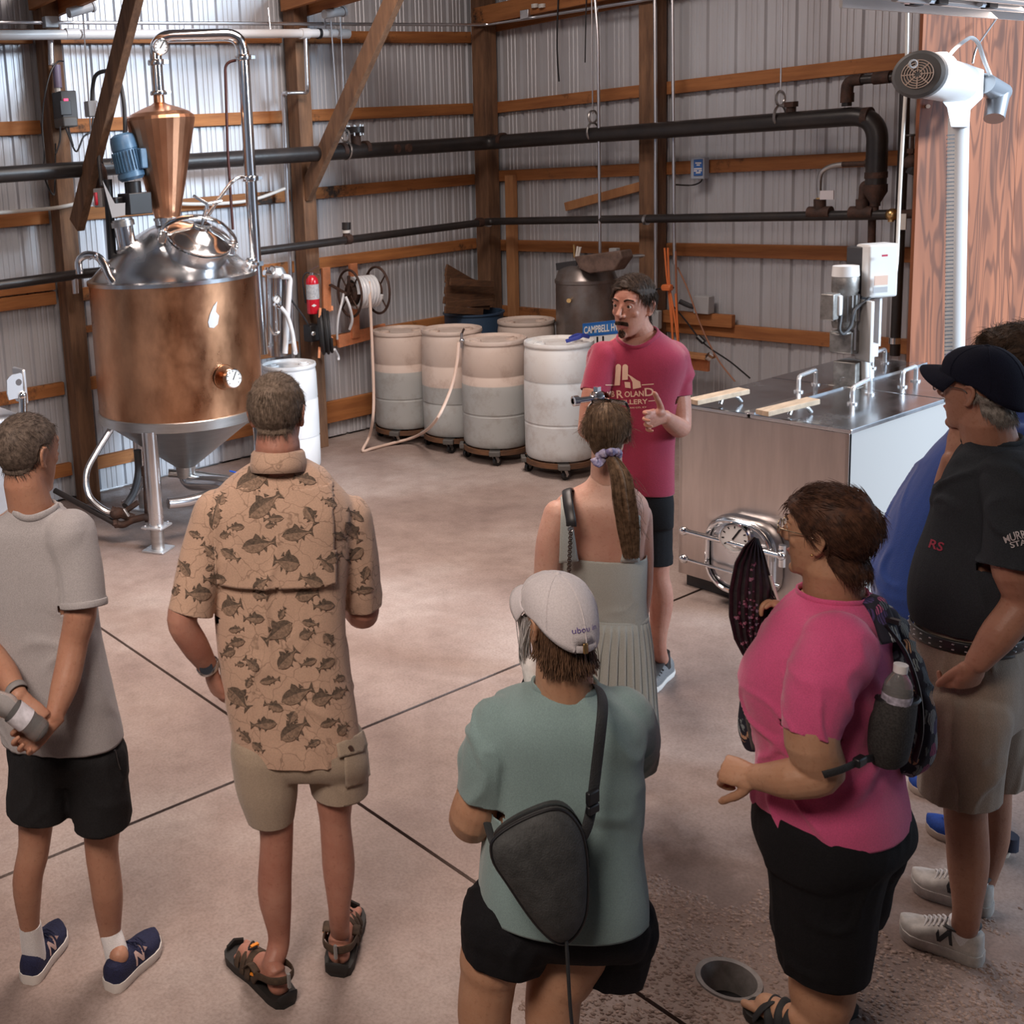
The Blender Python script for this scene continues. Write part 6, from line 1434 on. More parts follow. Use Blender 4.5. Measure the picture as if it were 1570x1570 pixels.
sh1 = shirt(P, mb, 0.0075, tee, hemc.z, hemc, [(P.p(128.5,925,-.12), sR[2]-sR[1], .074), (P.p(-43,935,0), sL[2]-sL[1], .085)], tshirt_fold(.0075, 1.0, 6.5, (1,1,.28)), neck=(P.p(52,764,-.02), .070))
for (a_, b_, c_) in ((sR, P.p(128.5,924,-.12), .068),): ring_band(sh1, 'sleeve_hem', tee, c_ if False else b_, sR[2]-sR[1], .0665, .010, .0016)
# skin: torso, legs, arms, head
mb = MB(); loft(mb, interp_secs(inset(secs[:-1], .88), 2)); P.skin_group(mb, .012, 2)
SH = [(fl(43,1510), fl(92,1432)), (fl(168,1521), fl(239,1446))]
def ankle_of(sh, back=.075, z=.085): d_ = (sh[1]-sh[0]).normalized(); return sh[0]+d_*back+Z3*z
AN = [ankle_of(q, .058) for q in SH]
mb = MB(); limb(mb, [P.p(62,1140), P.p(56,1235), P.p(52,1300), P.p(42,1352), P.p(46,1425,.03), AN[0]], [.085,.056,.048,.046,.031,.030]); P.skin_group(mb, .0065)
mb = MB(); limb(mb, [P.p(145,1150), P.p(155,1255), P.p(156,1305), P.p(164,1365), P.p(170,1438,.03), AN[1]], [.085,.058,.051,.049,.033,.031]); P.skin_group(mb, .0065)
mb = MB(); limb(mb, [P.p(112,840,-.07), P.p(124,925,-.12), P.p(113,985,-.13), P.p(102,1040,-.17), P.p(84,1096,-.22)], [.052,.047,.041,.040,.027])
hand(mb, P.p(82,1101,-.225), P.p(32,1143,-.26)-P.p(82,1101,-.22), HF*0.8-Z3*0.5, -1, (.9,.8,.75,.7), (0.9,0.3), 1.02)
P.skin_group(mb, .0034)
mb = MB(); limb(mb, [P.p(-28,850,.04), P.p(-42,940,.0), P.p(-22,990,-.06), P.p(6,1030,-.14), P.p(28,1066,-.22)], [.052,.047,.041,.039,.027])
hand(mb, P.p(30,1070,-.225), P.p(62,1108,-.25)-P.p(30,1068,-.22), -HF*0.9+Z3*0.35, 1, (.7,.8,.8,.8), (0.5,0.5), 1.0)
P.skin_group(mb, .0034)
H = Head(P.p(44,699,-.0), P.dirv(26), pitch=-0.08, s=.96, wide=0.98)
mb = MB(); H.build(mb, P.p(52,800), .060); hme = P.skin_group(mb, .0042)
P.finish_skin(SK['tan'], H); H.eyes(P.root, M['iris_brown'])
shl = hair_shell(H, hme, .0075, lambda L: hairline(L, .098, .050, -.046, .02), 1.0, .002)
flow = lambda l: (l[0]*4, 0.35-l[1]*3, -0.8) if l[2] < 0.09 else (0.1, 0.9, -0.25)
b = MB(); strands(b, H, *[shl[i] for i in (0,2,3)], 2600, .020, flow, .0007, 1, .25)
hair_obj('hair', H, shl, b, hm, P.root, P.off)
# shorts
sho = cloth('black_shorts', (0.022,0.022,0.024), 0.75, 0.2, 200)
def shorts(P, secs, legs, voxel, m, seed, amp=.006, name='shorts', smooth=4):
    mb = MB(); loft(mb, interp_secs(secs, 3)); cuts_ = []
    for pts, rad, cp in legs:
        limb(mb, pts, rad, cap=False); cuts_.append((cp, pts[-1]-pts[-2], rad[-1]*1.35, .10))
    return P.garment(name, mb, voxel, m, cuts_, (amp, 7.0, (1,1,.35), seed), .003, smooth)
secs = [P.sec(*a) for a in [(1095,24,168,.60),(1125,18,180,.60),(1150,12,192,.60),(1185,18,196,.46)]]
s_ = shorts(P, secs, [([P.p(66,1150), P.p(62,1200), P.p(60,1262)], [.098,.098,.092], P.p(60.5,1243)), ([P.p(142,1160,-.02), P.p(152,1215,-.02), P.p(159,1280,-.02)], [.098,.094,.086], P.p(158,1260,-.02))], .0075, sho, 4.0)
MB().tube(smooth_path([P.p(176,1150,-.10), P.p(181,1172,-.095), P.p(184,1180,-.09)],3), .003, 6).build('pocket_zip', M['black'], s_)
navy = mat('navy_knit', (0.012,0.016,0.060), 0.8, var=(180,0.3,2), bump=(260,0.4)); solew = mat('white_sole', (0.72,0.69,0.66), 0.5)
LL = []
for q0_, q1_ in SH:
    r_ = shoe(P.root, q0_, q1_, .104, navy, solew, .088, .058, .030, name='trainer'); LL.append(r_)
    heel, d, r, L_, top, up = r_
    bv = BVHTree.FromObject(up, bpy.context.evaluated_depsgraph_get()); bofs = Vector(P.off)
    N2 = [(-.024,-.02),(-.016,-.02),(-.012,.006),(.006,-.02),(.014,-.02),(.022,.02),(.014,.02),(.009,-.004),(-.008,.02),(-.018,.02)]
    V2, F2 = subdiv2d(N2, [tuple(range(10))], 1)
    o_ = heel+d*(L_*0.47)+Z3*0.058; out = []
    for v in V2:
        h_ = bv.ray_cast(o_+d*v[0]+Z3*v[1]+r*0.2-bofs, -r, .4); out.append((h_[0]+bofs+r*0.0015) if h_[0] is not None else o_+d*v[0]+Z3*v[1]+r*.05)
    MB().add(out, F2).build('side_letter', mat('pale_pink_print', (0.62,0.45,0.42), 0.6), up, smooth=False)
    for k in range(4):
        q = heel+d*(L_*(0.50+0.055*k)); zz = top(0.50+0.055*k)+0.004
        MB().tube(smooth_path([q-r*.022+Z3*(zz-.006), q+Z3*(zz+.004), q+r*.022+Z3*(zz-.006)],3), .0035, 6).build('lace', navy, up)
    MB().tube(smooth_path([heel+d*(L_*0.46)+Z3*(top(.46)+.01), heel+d*(L_*0.50)+r*.03+Z3*(top(.46)+.012), heel+d*(L_*.49)+r*.05+Z3*(top(.46)-.012)],4), .003, 6).build('lace', navy, up)
for pts in ([P.p(46,1416,.028), (P.p(46,1425,.03)+AN[0])/2, AN[0]-Z3*.05], [P.p(169.5,1430,.028), (P.p(170,1438,.03)+AN[1])/2, AN[1]-Z3*.05]):
    mb = MB(); mb.tube(smooth_path(pts,4), [.0335,.0345,.035,.0355,.036,.037,.037,.037,.037], 24); mb.build('sock', M['white_sock'], P.root)
ring_band(P.root, 'wristband', mat('grey_band', (0.26,0.25,0.25), 0.6), P.p(26,1060,-.212), P.p(28,1066,-.22)-P.p(6,1030,-.14), .031, .011, .0022)
bt = thing('water_bottle', 'clear plastic water bottle held behind the grey t-shirt man', 'bottle', P.p(30,1100,-.30))
b0, b1 = P.p(66,1124,-.29), P.p(-14,1064,-.31); bax = (b1-b0).normalized(); bl = (b1-b0).length
prof = [(0.0,0.006),(.018,.002),(.026,.001),(.032,.008),(.033,.02)]+[(.033-.0022*(k%2), .03+.014*k) for k in range(6)]+[(.030,.115),(.0325,.122),(.0325,.135),(.022,.165),(.0135,.18),(.0135,.196)]
MB().lathe(prof, b0, bax, n=28, cap=False).build('bottle_body', mat('bottle_plastic', (1.0,1.0,1.0), 0.10, trans=0.85, ior=1.15), bt, angle=180)
MB().lathe([(.0338,.060),(.0338,.105)], b0, bax, n=28, cap=False).build('paper_label', mat('bottle_label', (0.78,0.77,0.84), 0.5, var=(40,0.2,2)), bt)
MB().lathe([(.015,.190),(.015,.206),(.0,.207)], b0, bax, n=20).build('cap', M['white'], bt)

# ================================================================== man in the fish-print shirt
P = Person(2.98, 440, 5, fl(475,1500), 'tall man from behind in tan fish-print shirt, khaki shorts and brown sandals')
secs = [P.sec(*a) for a in [(690,399,451,.95),(704,390,462,.88),(721,364,488,.66),(744,336,517,.56),(778,318,542,.54),(830,318,540,.54),(890,326,532,.55),(950,331,529,.56),(1010,337,532,.57),(1070,345,542,.58),(1120,353,549,.60),(1160,358,553,.60),(1190,360,555,.60)]]
mb = MB(); loft(mb, interp_secs(secs))
sL = [P.p(334,788,.01), P.p(312,850,.0), P.p(290,948,-.03)]; sR = [P.p(530,796,.0), P.p(546,855,.02), P.p(554,930,.06)]
limb(mb, sL, [.072,.066,.063], cap=False); limb(mb, sR, [.072,.064,.060], cap=False)
def camp_shirt():
    m = mat('tan_print_cloth', (0.60,0.40,0.29), 0.9, var=(240,0.10,2), bump=(420,0.2), sheen=0.2); N = m.node_tree.nodes; L = m.node_tree.links; b = N['Principled BSDF']
    src = b.inputs['Base Color'].links[0].from_socket; tc = N.new('ShaderNodeTexCoord')
    n = N.new('ShaderNodeTexNoise'); n.inputs['Scale'].default_value = 9; n.inputs['Detail'].default_value = 3; L.new(tc.outputs['Object'], n.inputs['Vector'])
    ad = N.new('ShaderNodeMix'); ad.data_type = 'VECTOR'; ad.inputs[0].default_value = 0.12; L.new(tc.outputs['Object'], ad.inputs[4]); L.new(n.outputs['Color'], ad.inputs[5])
    v = N.new('ShaderNodeTexVoronoi'); v.feature = 'DISTANCE_TO_EDGE'; v.inputs['Scale'].default_value = 17; L.new(ad.outputs[1], v.inputs['Vector'])
    r = N.new('ShaderNodeValToRGB'); L.new(v.outputs['Distance'], r.inputs[0]); r.color_ramp.elements[0].position = 0.006; r.color_ramp.elements[0].color = (0.52,0.50,0.48,1); r.color_ramp.elements[1].position = 0.022
    mx = N.new('ShaderNodeMix'); mx.data_type = 'RGBA'; mx.blend_type = 'MULTIPLY'; mx.inputs[0].default_value = 0.75; L.new(src, mx.inputs[6]); L.new(r.outputs[0], mx.inputs[7]); L.new(mx.outputs[2], b.inputs['Base Color']); return m
fishm = camp_shirt(); hemc = P.p(455,1150)
shf = shirt(P, mb, .0075, fishm, hemc.z, hemc, [(P.p(292.5,938,-.03), sL[2]-sL[1], .085), (P.p(553,921,.06), sR[2]-sR[1], .085)], (.008, 6.5, (1,1,.3), 21.0), neck=(P.p(427,690,-.025), .060), band_w=.004)
bv0 = P.last_bvh; bV, bF = P.last_V, P.last_F
# back vent flap: a second layer over the shoulder blades
Nf = {}
back = -P.F; zt_, zb_ = P.p(430,752,-.1).z, P.p(430,898,-.1).z
fl_faces = []; used = {}
lo = P.sec(890,326,532,.55)
for f in bF:
    c = sum((Vector(bV[i]) for i in f), Vector())/len(f); nn = (Vector(bV[f[1]])-Vector(bV[f[0]])).cross(Vector(bV[f[2]])-Vector(bV[f[0]])).normalized()
    lat = abs((c-lo[0]).dot(P.R))
    if zb_ < c.z < zt_ and lat < .165 and (c-lo[0]).dot(back) > 0.0 and nn.dot(back) > 0.1: fl_faces.append(f)
vs_ = []; fs_ = []
for f in fl_faces:
    idx = []
    for i in f:
        if i not in used:
            v = Vector(bV[i]); k = max(0, min(1, (zt_-v.z)/(zt_-zb_))); used[i] = len(vs_); vs_.append(v+back*(.004+.013*k*k))
        idx.append(used[i])
    fs_.append(tuple(idx))
flap = MB().add(vs_, fs_).build('back_vent', fishm, shf, angle=180, solid=.002)
P.flap_bvh = BVHTree.FromPolygons(vs_+[Vector(v) for v in bV], fs_+[tuple(i+len(vs_) for i in f) for f in bF])
# collar
cl = P.p(427,712,-.020); MB().lathe([(.078,-.030),(.077,-.006),(.073,.020),(.068,.027),(.065,.020)], cl+Vector((0,0,.012)), Z3*1.0+P.F*0.18, n=36, cap=False).build('collar', fishm, shf, solid=.002, angle=180)
# printed fish, laid flat on the cloth
def fish2d(L_, h_):
    n = 14; top_, bot_ = [], []
    for i in range(n+1):
        t = i/n; w_ = h_*(math.sin(PI*min(1,t*1.02)**0.72)**0.9)*(1-0.55*max(0,t-.55)/.45) if t < 0.86 else h_*0.16
        x = (t-.5)*L_*0.86; top_.append((x, w_*0.50)); bot_.append((x, -w_*0.50))
    V, F, tone = [], [], []
    for i in range(n+1): V += [top_[i], (top_[i][0], top_[i][1]*0.15), bot_[i]]
    for i in range(n): F += [(3*i,3*i+3,3*i+4,3*i+1),(3*i+1,3*i+4,3*i+5,3*i+2)]; tone += [0,1]
    def extra(poly, tn):
        k = len(V); V.extend(poly); F.append(tuple(range(k,k+len(poly)))); tone.append(tn)
    xt = .36*L_; extra([(xt,h_*.10),(xt+.13*L_,h_*.42),(xt+.10*L_,0),(xt,0)], 0); extra([(xt,-h_*.10),(xt,0),(xt+.10*L_,0),(xt+.12*L_,-h_*.40)], 0)
    extra([(-.12*L_,h_*.44),(-.02*L_,h_*.80),(.06*L_,h_*.62),(.10*L_,h_*.42)], 0); extra([(.12*L_,h_*.38),(.16*L_,h_*.62),(.24*L_,h_*.30)], 0)
    extra([(-.10*L_,-h_*.40),(-.02*L_,-h_*.74),(.02*L_,-h_*.42)], 0); extra([(.12*L_,-h_*.36),(.18*L_,-h_*.62),(.22*L_,-h_*.26)], 0)
    extra([(-.45*L_,.0),(-.30*L_,-h_*.06),(-.30*L_,-h_*.14),(-.44*L_,-h_*.06)], 0)
    for k in range(3): extra([(-.20*L_+k*.14*L_, h_*.05),(-.185*L_+k*.14*L_, h_*.05),(-.18*L_+k*.14*L_,-h_*.28),(-.20*L_+k*.14*L_,-h_*.28)], 0)
    return V, F, tone
fish_list = [(392,735,75,25,20),(468,735,40,12,-18),(405,775,66,22,32),(475,790,34,14,-62),(420,795,34,9,0),(362,808,30,9,0),(455,818,52,17,4),(396,835,58,19,6),(330,790,52,14,75),(352,850,36,12,-35),(440,862,44,22,-12),(500,865,34,12,-50),(512,855,30,12,20),(322,845,36,12,-50),(330,888,40,14,-6),(400,895,34,13,30),(478,890,42,15,-22),(520,822,26,9,-25),(355,930,36,22,12),(398,912,28,12,-25),(470,912,40,16,5),(497,928,36,12,0),(390,948,36,12,-5),(427,968,56,22,30),(475,955,28,9,-15),(362,965,26,8,0),(362,985,32,11,8),(470,972,28,12,15),(503,980,24,12,-55),(350,1000,26,12,15),(440,1010,44,18,40),(386,1018,32,12,-45),(473,1015,30,9,15),(500,1018,34,12,28),(368,1018,16,6,0),(413,1043,34,9,5),(382,1045,22,8,60),(365,1070,48,20,-50),(455,1065,58,20,18),(495,1070,40,18,10),(520,1062,30,12,25),(420,1083,34,11,-22),(520,1040,20,8,15),(405,1110,44,13,0),(450,1120,54,20,28),(375,1128,30,9,-50),(505,1108,34,9,12),(525,1118,24,12,40),(480,1140,28,8,20),(395,1145,24,9,-40),(448,1100,24,12,60),
 (282,870,36,12,-60),(305,910,44,18,-4),(345,820,20,9,10),(300,820,26,8,-30),(270,905,20,9,60),(322,870,18,7,20),(556,905,40,9,4),(545,850,34,14,40),(560,880,30,10,70),(540,815,40,14,-60),(545,790,34,9,-40),(402,728,28,9,25),(415,805,20,7,10),(340,765,22,12,70),(505,770,28,9,-30),(432,940,22,8,60)]
fd0, fd1 = MB(), MB()
for (fx_, fy_, fl_, fh_, ang) in fish_list:
    c = P.p(fx_, fy_, -.1); vdir = (c-CAM).normalized(); ux = HR.copy(); ux = (ux-vdir*ux.dot(vdir)).normalized(); uy = ux.cross(vdir).normalized()
    if uy.z < 0: uy = -uy
    a = math.radians(ang); k = P.m(1.0, c); V2, F2, tone = fish2d(fl_*k, fh_*k*1.15)
    flip = -1 if (fx_+fy_) % 3 == 0 else 1
    dx_, dy_ = ux*math.cos(a)+uy*math.sin(a), -ux*math.sin(a)+uy*math.cos(a)
    out, okF = decal(P.flap_bvh, [(v[0]*flip, v[1]) for v in V2], list(range(len(F2))) and F2, c, dx_, dy_, vdir, .0016)
    okset = set(okF)
    fd0.add(out, [f for f, t in zip(F2, tone) if t == 0 and f in okset]); fd1.add([o_+(-vdir*.0002) for o_ in out], [f for f, t in zip(F2, tone) if t == 1 and f in okset])
stuff(fd0.build('fish_print', mat('fish_print_dark', (0.075,0.055,0.042), 0.9, var=(150,(0.20,0.14,0.10),4)), shf, angle=180))
stuff(fd1.build('fish_print', mat('fish_print_light', (0.40,0.27,0.19), 0.9, var=(140,(0.18,0.12,0.085),4)), shf, angle=180))
for k in range(5): MB().box(at(409+5*k, 819, P.D-.17), (.006,.002,.02)).build('vent_stitch', mat('pale_thread', (0.75,0.62,0.52), 0.8), flap) if False else None
mb = MB(); loft(mb, interp_secs(inset(secs[:-1], .88), 2)); P.skin_group(mb, .012, 2)
SH = [(fl(440,1540), fl(362,1462)), (fl(518,1494), fl(538,1402))]; AS = [ankle_of(q, .07, .08) for q in SH]
for pts, rad in (([P.p(405,1150), P.p(420,1240), P.p(424,1288), P.p(421,1368), P.p(428,1440), AS[0]], [.085,.056,.049,.051,.033,.030]), ([P.p(508,1130), P.p(512,1215), P.p(514,1262), P.p(519,1325), P.p(520,1400), AS[1]], [.085,.055,.046,.049,.032,.029])):
    mb = MB(); limb(mb, pts, rad)
    P.skin_group(mb, .0065)
mb = MB(); limb(mb, [P.p(326,800,.0), P.p(296,900,-.02), P.p(279,950,-.04), P.p(296,985,-.03), P.p(321,1024,.0)], [.052,.049,.043,.041,.028])
hand(mb, P.p(323,1028,.0), P.p(341,1082,.03)-P.p(323,1028,.0), -HR*0.75-HF*0.5, 1, (.35,.40,.45,.5), (.3,.5), 1.02); P.skin_group(mb, .0034)
mb = MB(); limb(mb, [P.p(535,800,.0), P.p(552,900,.05), P.p(556,940,.06), P.p(540,925,.18), P.p(520,905,.30)], [.052,.049,.046,.043,.03]); hand(mb, P.p(518,903,.31), HF-HR*.3, Z3, 1, (.4,.4,.4,.4)); P.skin_group(mb, .0045)
H = Head(P.p(426,640,.0), P.dirv(8), pitch=-0.14, s=.90, wide=1.0, roll=0.03)
mb = MB(); H.build(mb, P.p(426,728), .061); hme = P.skin_group(mb, .0042)
# feet inside the sandals
feet = []
for (heel, toe), an in zip(SH, AS):
    d = (toe-heel); L_ = d.length; d.normalize(); r = Vector((d.y,-d.x,0)); mb = MB()
    mb.ball(heel+d*.038+Z3*.045, .034, 14, 10); limb(mb, [an, heel+d*.05+Z3*.07, heel+d*(L_*.45)+Z3*.055, heel+d*(L_*.74)+Z3*.042], [.030,.034,.036,.034])
    for k in range(5): limb(mb, [heel+d*(L_*.70)+r*(.026-.013*k)+Z3*.040, heel+d*(L_*(.93-.03*k*(1 if r.dot(HR)>0 else 1)))+r*(.030-.015*k)+Z3*.034], [.012,.0095 if k else .0115], n=10)
    P.skin_group(mb, .0042); feet.append((heel, d, r, L_))
P.finish_skin(SK['ruddy'], H); H.eyes(P.root, M['iris_brown'])
hm2 = hair_mat('salt_brown_hair', (0.26,0.195,0.15), (0.10,0.072,0.052), 90)
shl = hair_shell(H, hme, lambda L: .007+.010*np.clip((L[:,2]-.06)/.06,0,1), lambda L: hairline(L, .080, .046, -.048, .02), 2.0, .0025)
flow = lambda l: (l[0]*5, -0.2, -0.9) if l[2] < 0.085 else (l[0]*3, 0.6, 0.2)
b = MB(); strands(b, H, *[shl[i] for i in (0,2,3)], 3400, .022, flow, .0007, 2, .45)
hair_obj('hair', H, shl, b, hm2, P.root, P.off)
sandal_b = mat('brown_sandal', (0.065,0.040,0.024), 0.8, var=(60,0.3,3)); sandal_k = mat('sandal_rubber', (0.014,0.013,0.012), 0.6)
for (heel, d, r, L_) in feet:
    W_ = .098; S = [0,.05,.15,.3,.5,.7,.85,.95,1.0]; Ww = [.18,.36,.42,.42,.42,.50,.50,.38,.16]
    pts = [heel-d*.012+d*(s_*(L_+.03))+r*(w_*W_*1.1) for s_, w_ in zip(S,Ww)]+[heel-d*.012+d*(s_*(L_+.03))-r*(w_*W_*1.1) for s_, w_ in reversed(list(zip(S,Ww)))]
    n = len(pts); MB().add([p+Z3*0 for p in pts]+[p+Z3*.026 for p in pts], [tuple(range(n-1,-1,-1)), tuple(range(n,2*n))]+[(i,(i+1)%n,n+(i+1)%n,n+i) for i in range(n)]).build('sandal_sole', sandal_k, P.root, angle=40)
    def strap(pts, w_, m_=sandal_b, name='sandal_strap'): return MB().tube(smooth_path(pts,4), [(w_,.003)]*(4*(len(pts)-1)+1), 8, flat=d if abs((Vector(pts[0])-Vector(pts[-1])).normalized().dot(d)) < .8 else r).build(name, m_, P.root, angle=180)
    def fp(s_, lat, z): return heel+d*(s_*L_)+r*lat+Z3*z
    for s_, zz, ww in ((.52,.088,.014),(.63,.078,.012),(.74,.068,.012)):
        strap([fp(s_-.02,.050,.02), fp(s_,.036,zz*.75), fp(s_+.02,0,zz), fp(s_,-.036,zz*.75), fp(s_-.02,-.050,.02)], ww)
    strap([fp(.40,.048,.03), fp(.28,.050,.07), fp(.06,.040,.085), fp(-.03,0,.088), fp(.06,-.040,.085), fp(.28,-.050,.07), fp(.40,-.048,.03)], .012)
    strap([fp(.55,.045,.05), fp(.42,.046,.085), fp(.30,.046,.075)], .012); strap([fp(.55,-.045,.05), fp(.42,-.046,.085), fp(.30,-.046,.075)], .012)
    MB().tube(smooth_path([fp(-.02,.030,.02), fp(-.035,0,.028), fp(-.02,-.030,.02)],4), [(.018,.005)]*9, 8, flat=Z3).build('heel_cup', sandal_k, P.root)
    MB().tube([fp(1.0,.028,.03), fp(1.03,0,.036), fp(1.0,-.028,.03)], [(.014,.006)]*3, 8, flat=Z3).build('toe_cap', sandal_k, P.root)
    MB().box(fp(-.045,0,.09)-d*.006, (.008,.008,.045)).build('pull_loop', mat('grey_webbing', (0.30,0.30,0.30), 0.7), P.root)
    MB().box(fp(.36,-.052,.062), (.006,.014,.006), Matrix.Rotation(0.5,3,'Z')).build('orange_tab', mat('orange_tab', (0.85,0.28,0.02), 0.5), P.root)
    MB().box(fp(.58,0.0,.098), (.010,.026,.008), Matrix((d,r,Z3)).transposed()).build('cord_lock', mat('orange_tab', (0.85,0.28,0.02), 0.5), P.root)
    MB().tube(smooth_path([fp(.70,.02,.075), fp(.62,.0,.105), fp(.60,-.02,.09), fp(.52,.0,.105)],4), .003, 6).build('bungee_lace', M['black'], P.root)
kh = cloth('khaki_shorts', (0.42,0.33,0.245), 0.9, 0.12, 240)
secs = [P.sec(*a) for a in [(1105,366,540,.56),(1135,358,552,.58),(1160,358,562,.54),(1180,362,562,.44)]]
s_ = shorts(P, secs, [([P.p(405,1150), P.p(409,1200), P.p(417,1275)], [.096,.092,.064], P.p(415,1254)), ([P.p(510,1140), P.p(517,1180), P.p(523,1235)], [.096,.090,.080], P.p(521.5,1213))], .0075, kh, 8.0, .007)
bvk = P.last_bvh
def patch(bv, pix, D_, lift, name, m, parent, solid=.002):
    pts = [at(x_, y_, D_) for x_, y_ in pix]; cen = sum(pts, Vector())/len(pts); vd = (cen-CAM).normalized(); ux = (HR-vd*HR.dot(vd)).normalized(); uy = ux.cross(vd)
    V2, F2 = subdiv2d([((p-cen).dot(ux),(p-cen).dot(uy)) for p in pts], [tuple(range(len(pts)))], 3)
    out, okF = decal(bv, V2, F2, cen, ux, uy, vd, lift); return MB().add(out, okF).build(name, m, parent, angle=180, solid=solid)
patch(bvk, [(527,1150),(560,1142),(564,1180),(566,1195),(530,1206)], P.D, .005, 'cargo_pocket', kh, s_)
patch(bvk, [(515,1140),(553,1122),(559,1142),(555,1152),(518,1160)], P.D, .009, 'pocket_flap', kh, s_)
bq = bvk.ray_cast(at(536,1144,P.D-.4), (at(536,1144,P.D)-CAM).normalized()); bq = bq[0] if bq[0] is not None else at(536,1144,P.D-.1)
MB().cyl(bq-HF*.016, bq-HF*.010, .0085, 14).build('button', mat('brown_button', (0.07,0.04,0.03), 0.4), s_)
ring_band(P.root, 'wristwatch', M['steel'], P.p(319,1021,.0), P.p(321,1024,.0)-P.p(296,985,-.03), .0325, .009, .003)
MB().cyl(P.p(316,1024,-.03), P.p(316,1024,-.04), .019, 18).build('watch_face', M['steel_shiny'], P.root)
# ================================================================== the guide in the red t-shirt
P = Person(4.61, 975, 192, fl(1008,1045), 'young man with moustache in red printed t-shirt and black shorts talking with raised hand')
secs = [P.sec(*a) for a in [(506,958,1004,.9),(514,950,1012,.8),(524,934,1026,.66),(540,916,1043,.58),(562,912,1046,.58),(600,918,1037,.60),(640,925,1031,.62),(690,929,1029,.64),(730,930,1029,.64),(760,929,1030,.62),(785,929,1030,.6)]]
mb = MB(); loft(mb, interp_secs(secs))
sA = [P.p(929,548,.02), P.p(919,572,.0), P.p(910,608,-.03)]; sB = [P.p(1028,550,-.02), P.p(1037,578,-.03), P.p(1041,614,-.05)]
limb(mb, sA, [.070,.062,.056], cap=False); limb(mb, sB, [.070,.062,.057], cap=False)
redt = cloth('red_tee', (0.30,0.018,0.058), 0.9, 0.16, 300); hemc = P.p(979,752)
shg = shirt(P, mb, .0075, redt, hemc.z, hemc, [(P.p(911,600,-.03), sA[2]-sA[1], .075), (P.p(1041,607,-.05), sB[2]-sB[1], .075)], (.013, 6.5, (1,1,.40), 33.0), neck=(P.p(977,509,-.02), .082, .8), band_w=.006)
gb_ = P.last_bvh
# white print on the chest
tan_print = mat('cream_print', (0.72,0.50,0.38), 0.8)
pr_ = MB()
pc = P.p(958,600,-.15); vd = (pc-CAM).normalized(); fx_ = P.F; lx = Vector((-fx_.y, fx_.x, 0)); lx = (HR*0.97+HF*0.10).normalized(); lx = (lx-vd*lx.dot(vd)).normalized(); uy = lx.cross(vd); uy = uy if uy.z > 0 else -uy
lx = (lx*math.cos(-.05)+uy*math.sin(-.05)); uy = lx.cross(vd); uy = uy if uy.z > 0 else -uy
kk = P.m(1.0, pc)
def print2d(V, F, cuts_=1):
    V2, F2 = subdiv2d([((x-958)*kk, -(y-600)*kk) for x, y in V], F, cuts_); out, okF = decal(gb_, V2, F2, pc, lx, uy, vd, .0022); pr_.add(out, okF)
def poly(pts, c=2): print2d(pts, [tuple(range(len(pts)))], c)
def silo(x0, y0, y1, wd, tilt):
    pts = [(x0+tilt*(y1-y0)*0, y0)]; pts = [(x0-wd/2-tilt*1, y1), (x0+wd/2-tilt*1, y1), (x0+wd/2, y0+4)]+[(x0+wd/2*math.cos(a), y0+4-4*math.sin(a)) for a in (.6,1.2,PI/2,1.9,2.5)]+[(x0-wd/2, y0+4)]; poly(pts)
silo(951, 557, 590, 8.2, 3.5); silo(961, 558, 582, 8.2, 1.5)
poly([(963,573),(969,577),(976,583),(981,590),(983,594)][:3]+[(981,586),(982,595),(970,597),(970,586),(967,579)])
poly([(958.5,585),(966.5,586),(967,595.5),(959,594)]); poly([(963,574),(964.6,574.6),(964.2,577),(962.8,576.6)])
poly([(930,588),(943,588.6),(943,590),(930,589.4)]); poly([(983,590.5),(1000,590),(1000,591.4),(983,592)])
for s_, x0, x1, y, h_, wgt in (('MB', 930.5, 943, 603, 9.5, 0), ('R', 946, 955.5, 604, 12.5, 0), ('OLAN', 957.5, 985, 604.5, 9, 0), ('D', 986.5, 999.5, 602.5, 12.5, 0), ('ISTILLERY', 940, 990, 616.8, 7.6, 0), ('CHRISTIAN CO, KY', 946, 988, 626, 2.8, 0)):
    V, F = text_mesh(s_, 1.0, bold=0.018); xs = [v.x for v in V]; ys = [v.y for v in V]
    print2d([(x0+(v.x-min(xs))/(max(xs)-min(xs))*(x1-x0), y+h_/2-(v.y-min(ys))/(max(ys)-min(ys))*h_) for v in V], F, 0)
poly([(991,616),(1002,615.6),(1002,616.8),(991,617.2)])
pr_.build('chest_print', tan_print, shg, smooth=False); stuff(bpy.data.objects['chest_print'])
mb = MB(); loft(mb, interp_secs(inset(secs[:3], .95)+inset(secs[3:-2], .86), 2)); P.skin_group(mb, .009, 2)
mb = MB(); limb(mb, [P.p(1030,556,-.02), P.p(1040,605,-.05), P.p(1043,652,-.09), P.p(1036,653,-.16), P.p(1020,640,-.29)], [.052,.047,.043,.040,.028])
hand(mb, P.p(1018,639,-.30), -HR*.92-HF*.38+Z3*.02, HF*.92-HR*.38, -1, (.38,.50,.56,.55), (1.15,.10), 1.0, .10, .15); P.skin_group(mb, .0034)
mb = MB(); limb(mb, [P.p(928,556,.02), P.p(910,600,-.03), P.p(902,655,-.04), P.p(902,655,-.14), P.p(906,640,-.27)], [.052,.046,.042,.038,.027])
hand(mb, P.p(906,638,-.28), HR*.7+Z3*.5-HF*.3, HF, 1, (1.1,1.1,1.1,1.1), (.9,.4), 1.0); P.skin_group(mb, .0038)
SH = [(fl(1026,1030), fl(985,1063)), (fl(978,1028), fl(948,1060))]; AN = [ankle_of(q, .075, .085) for q in SH]
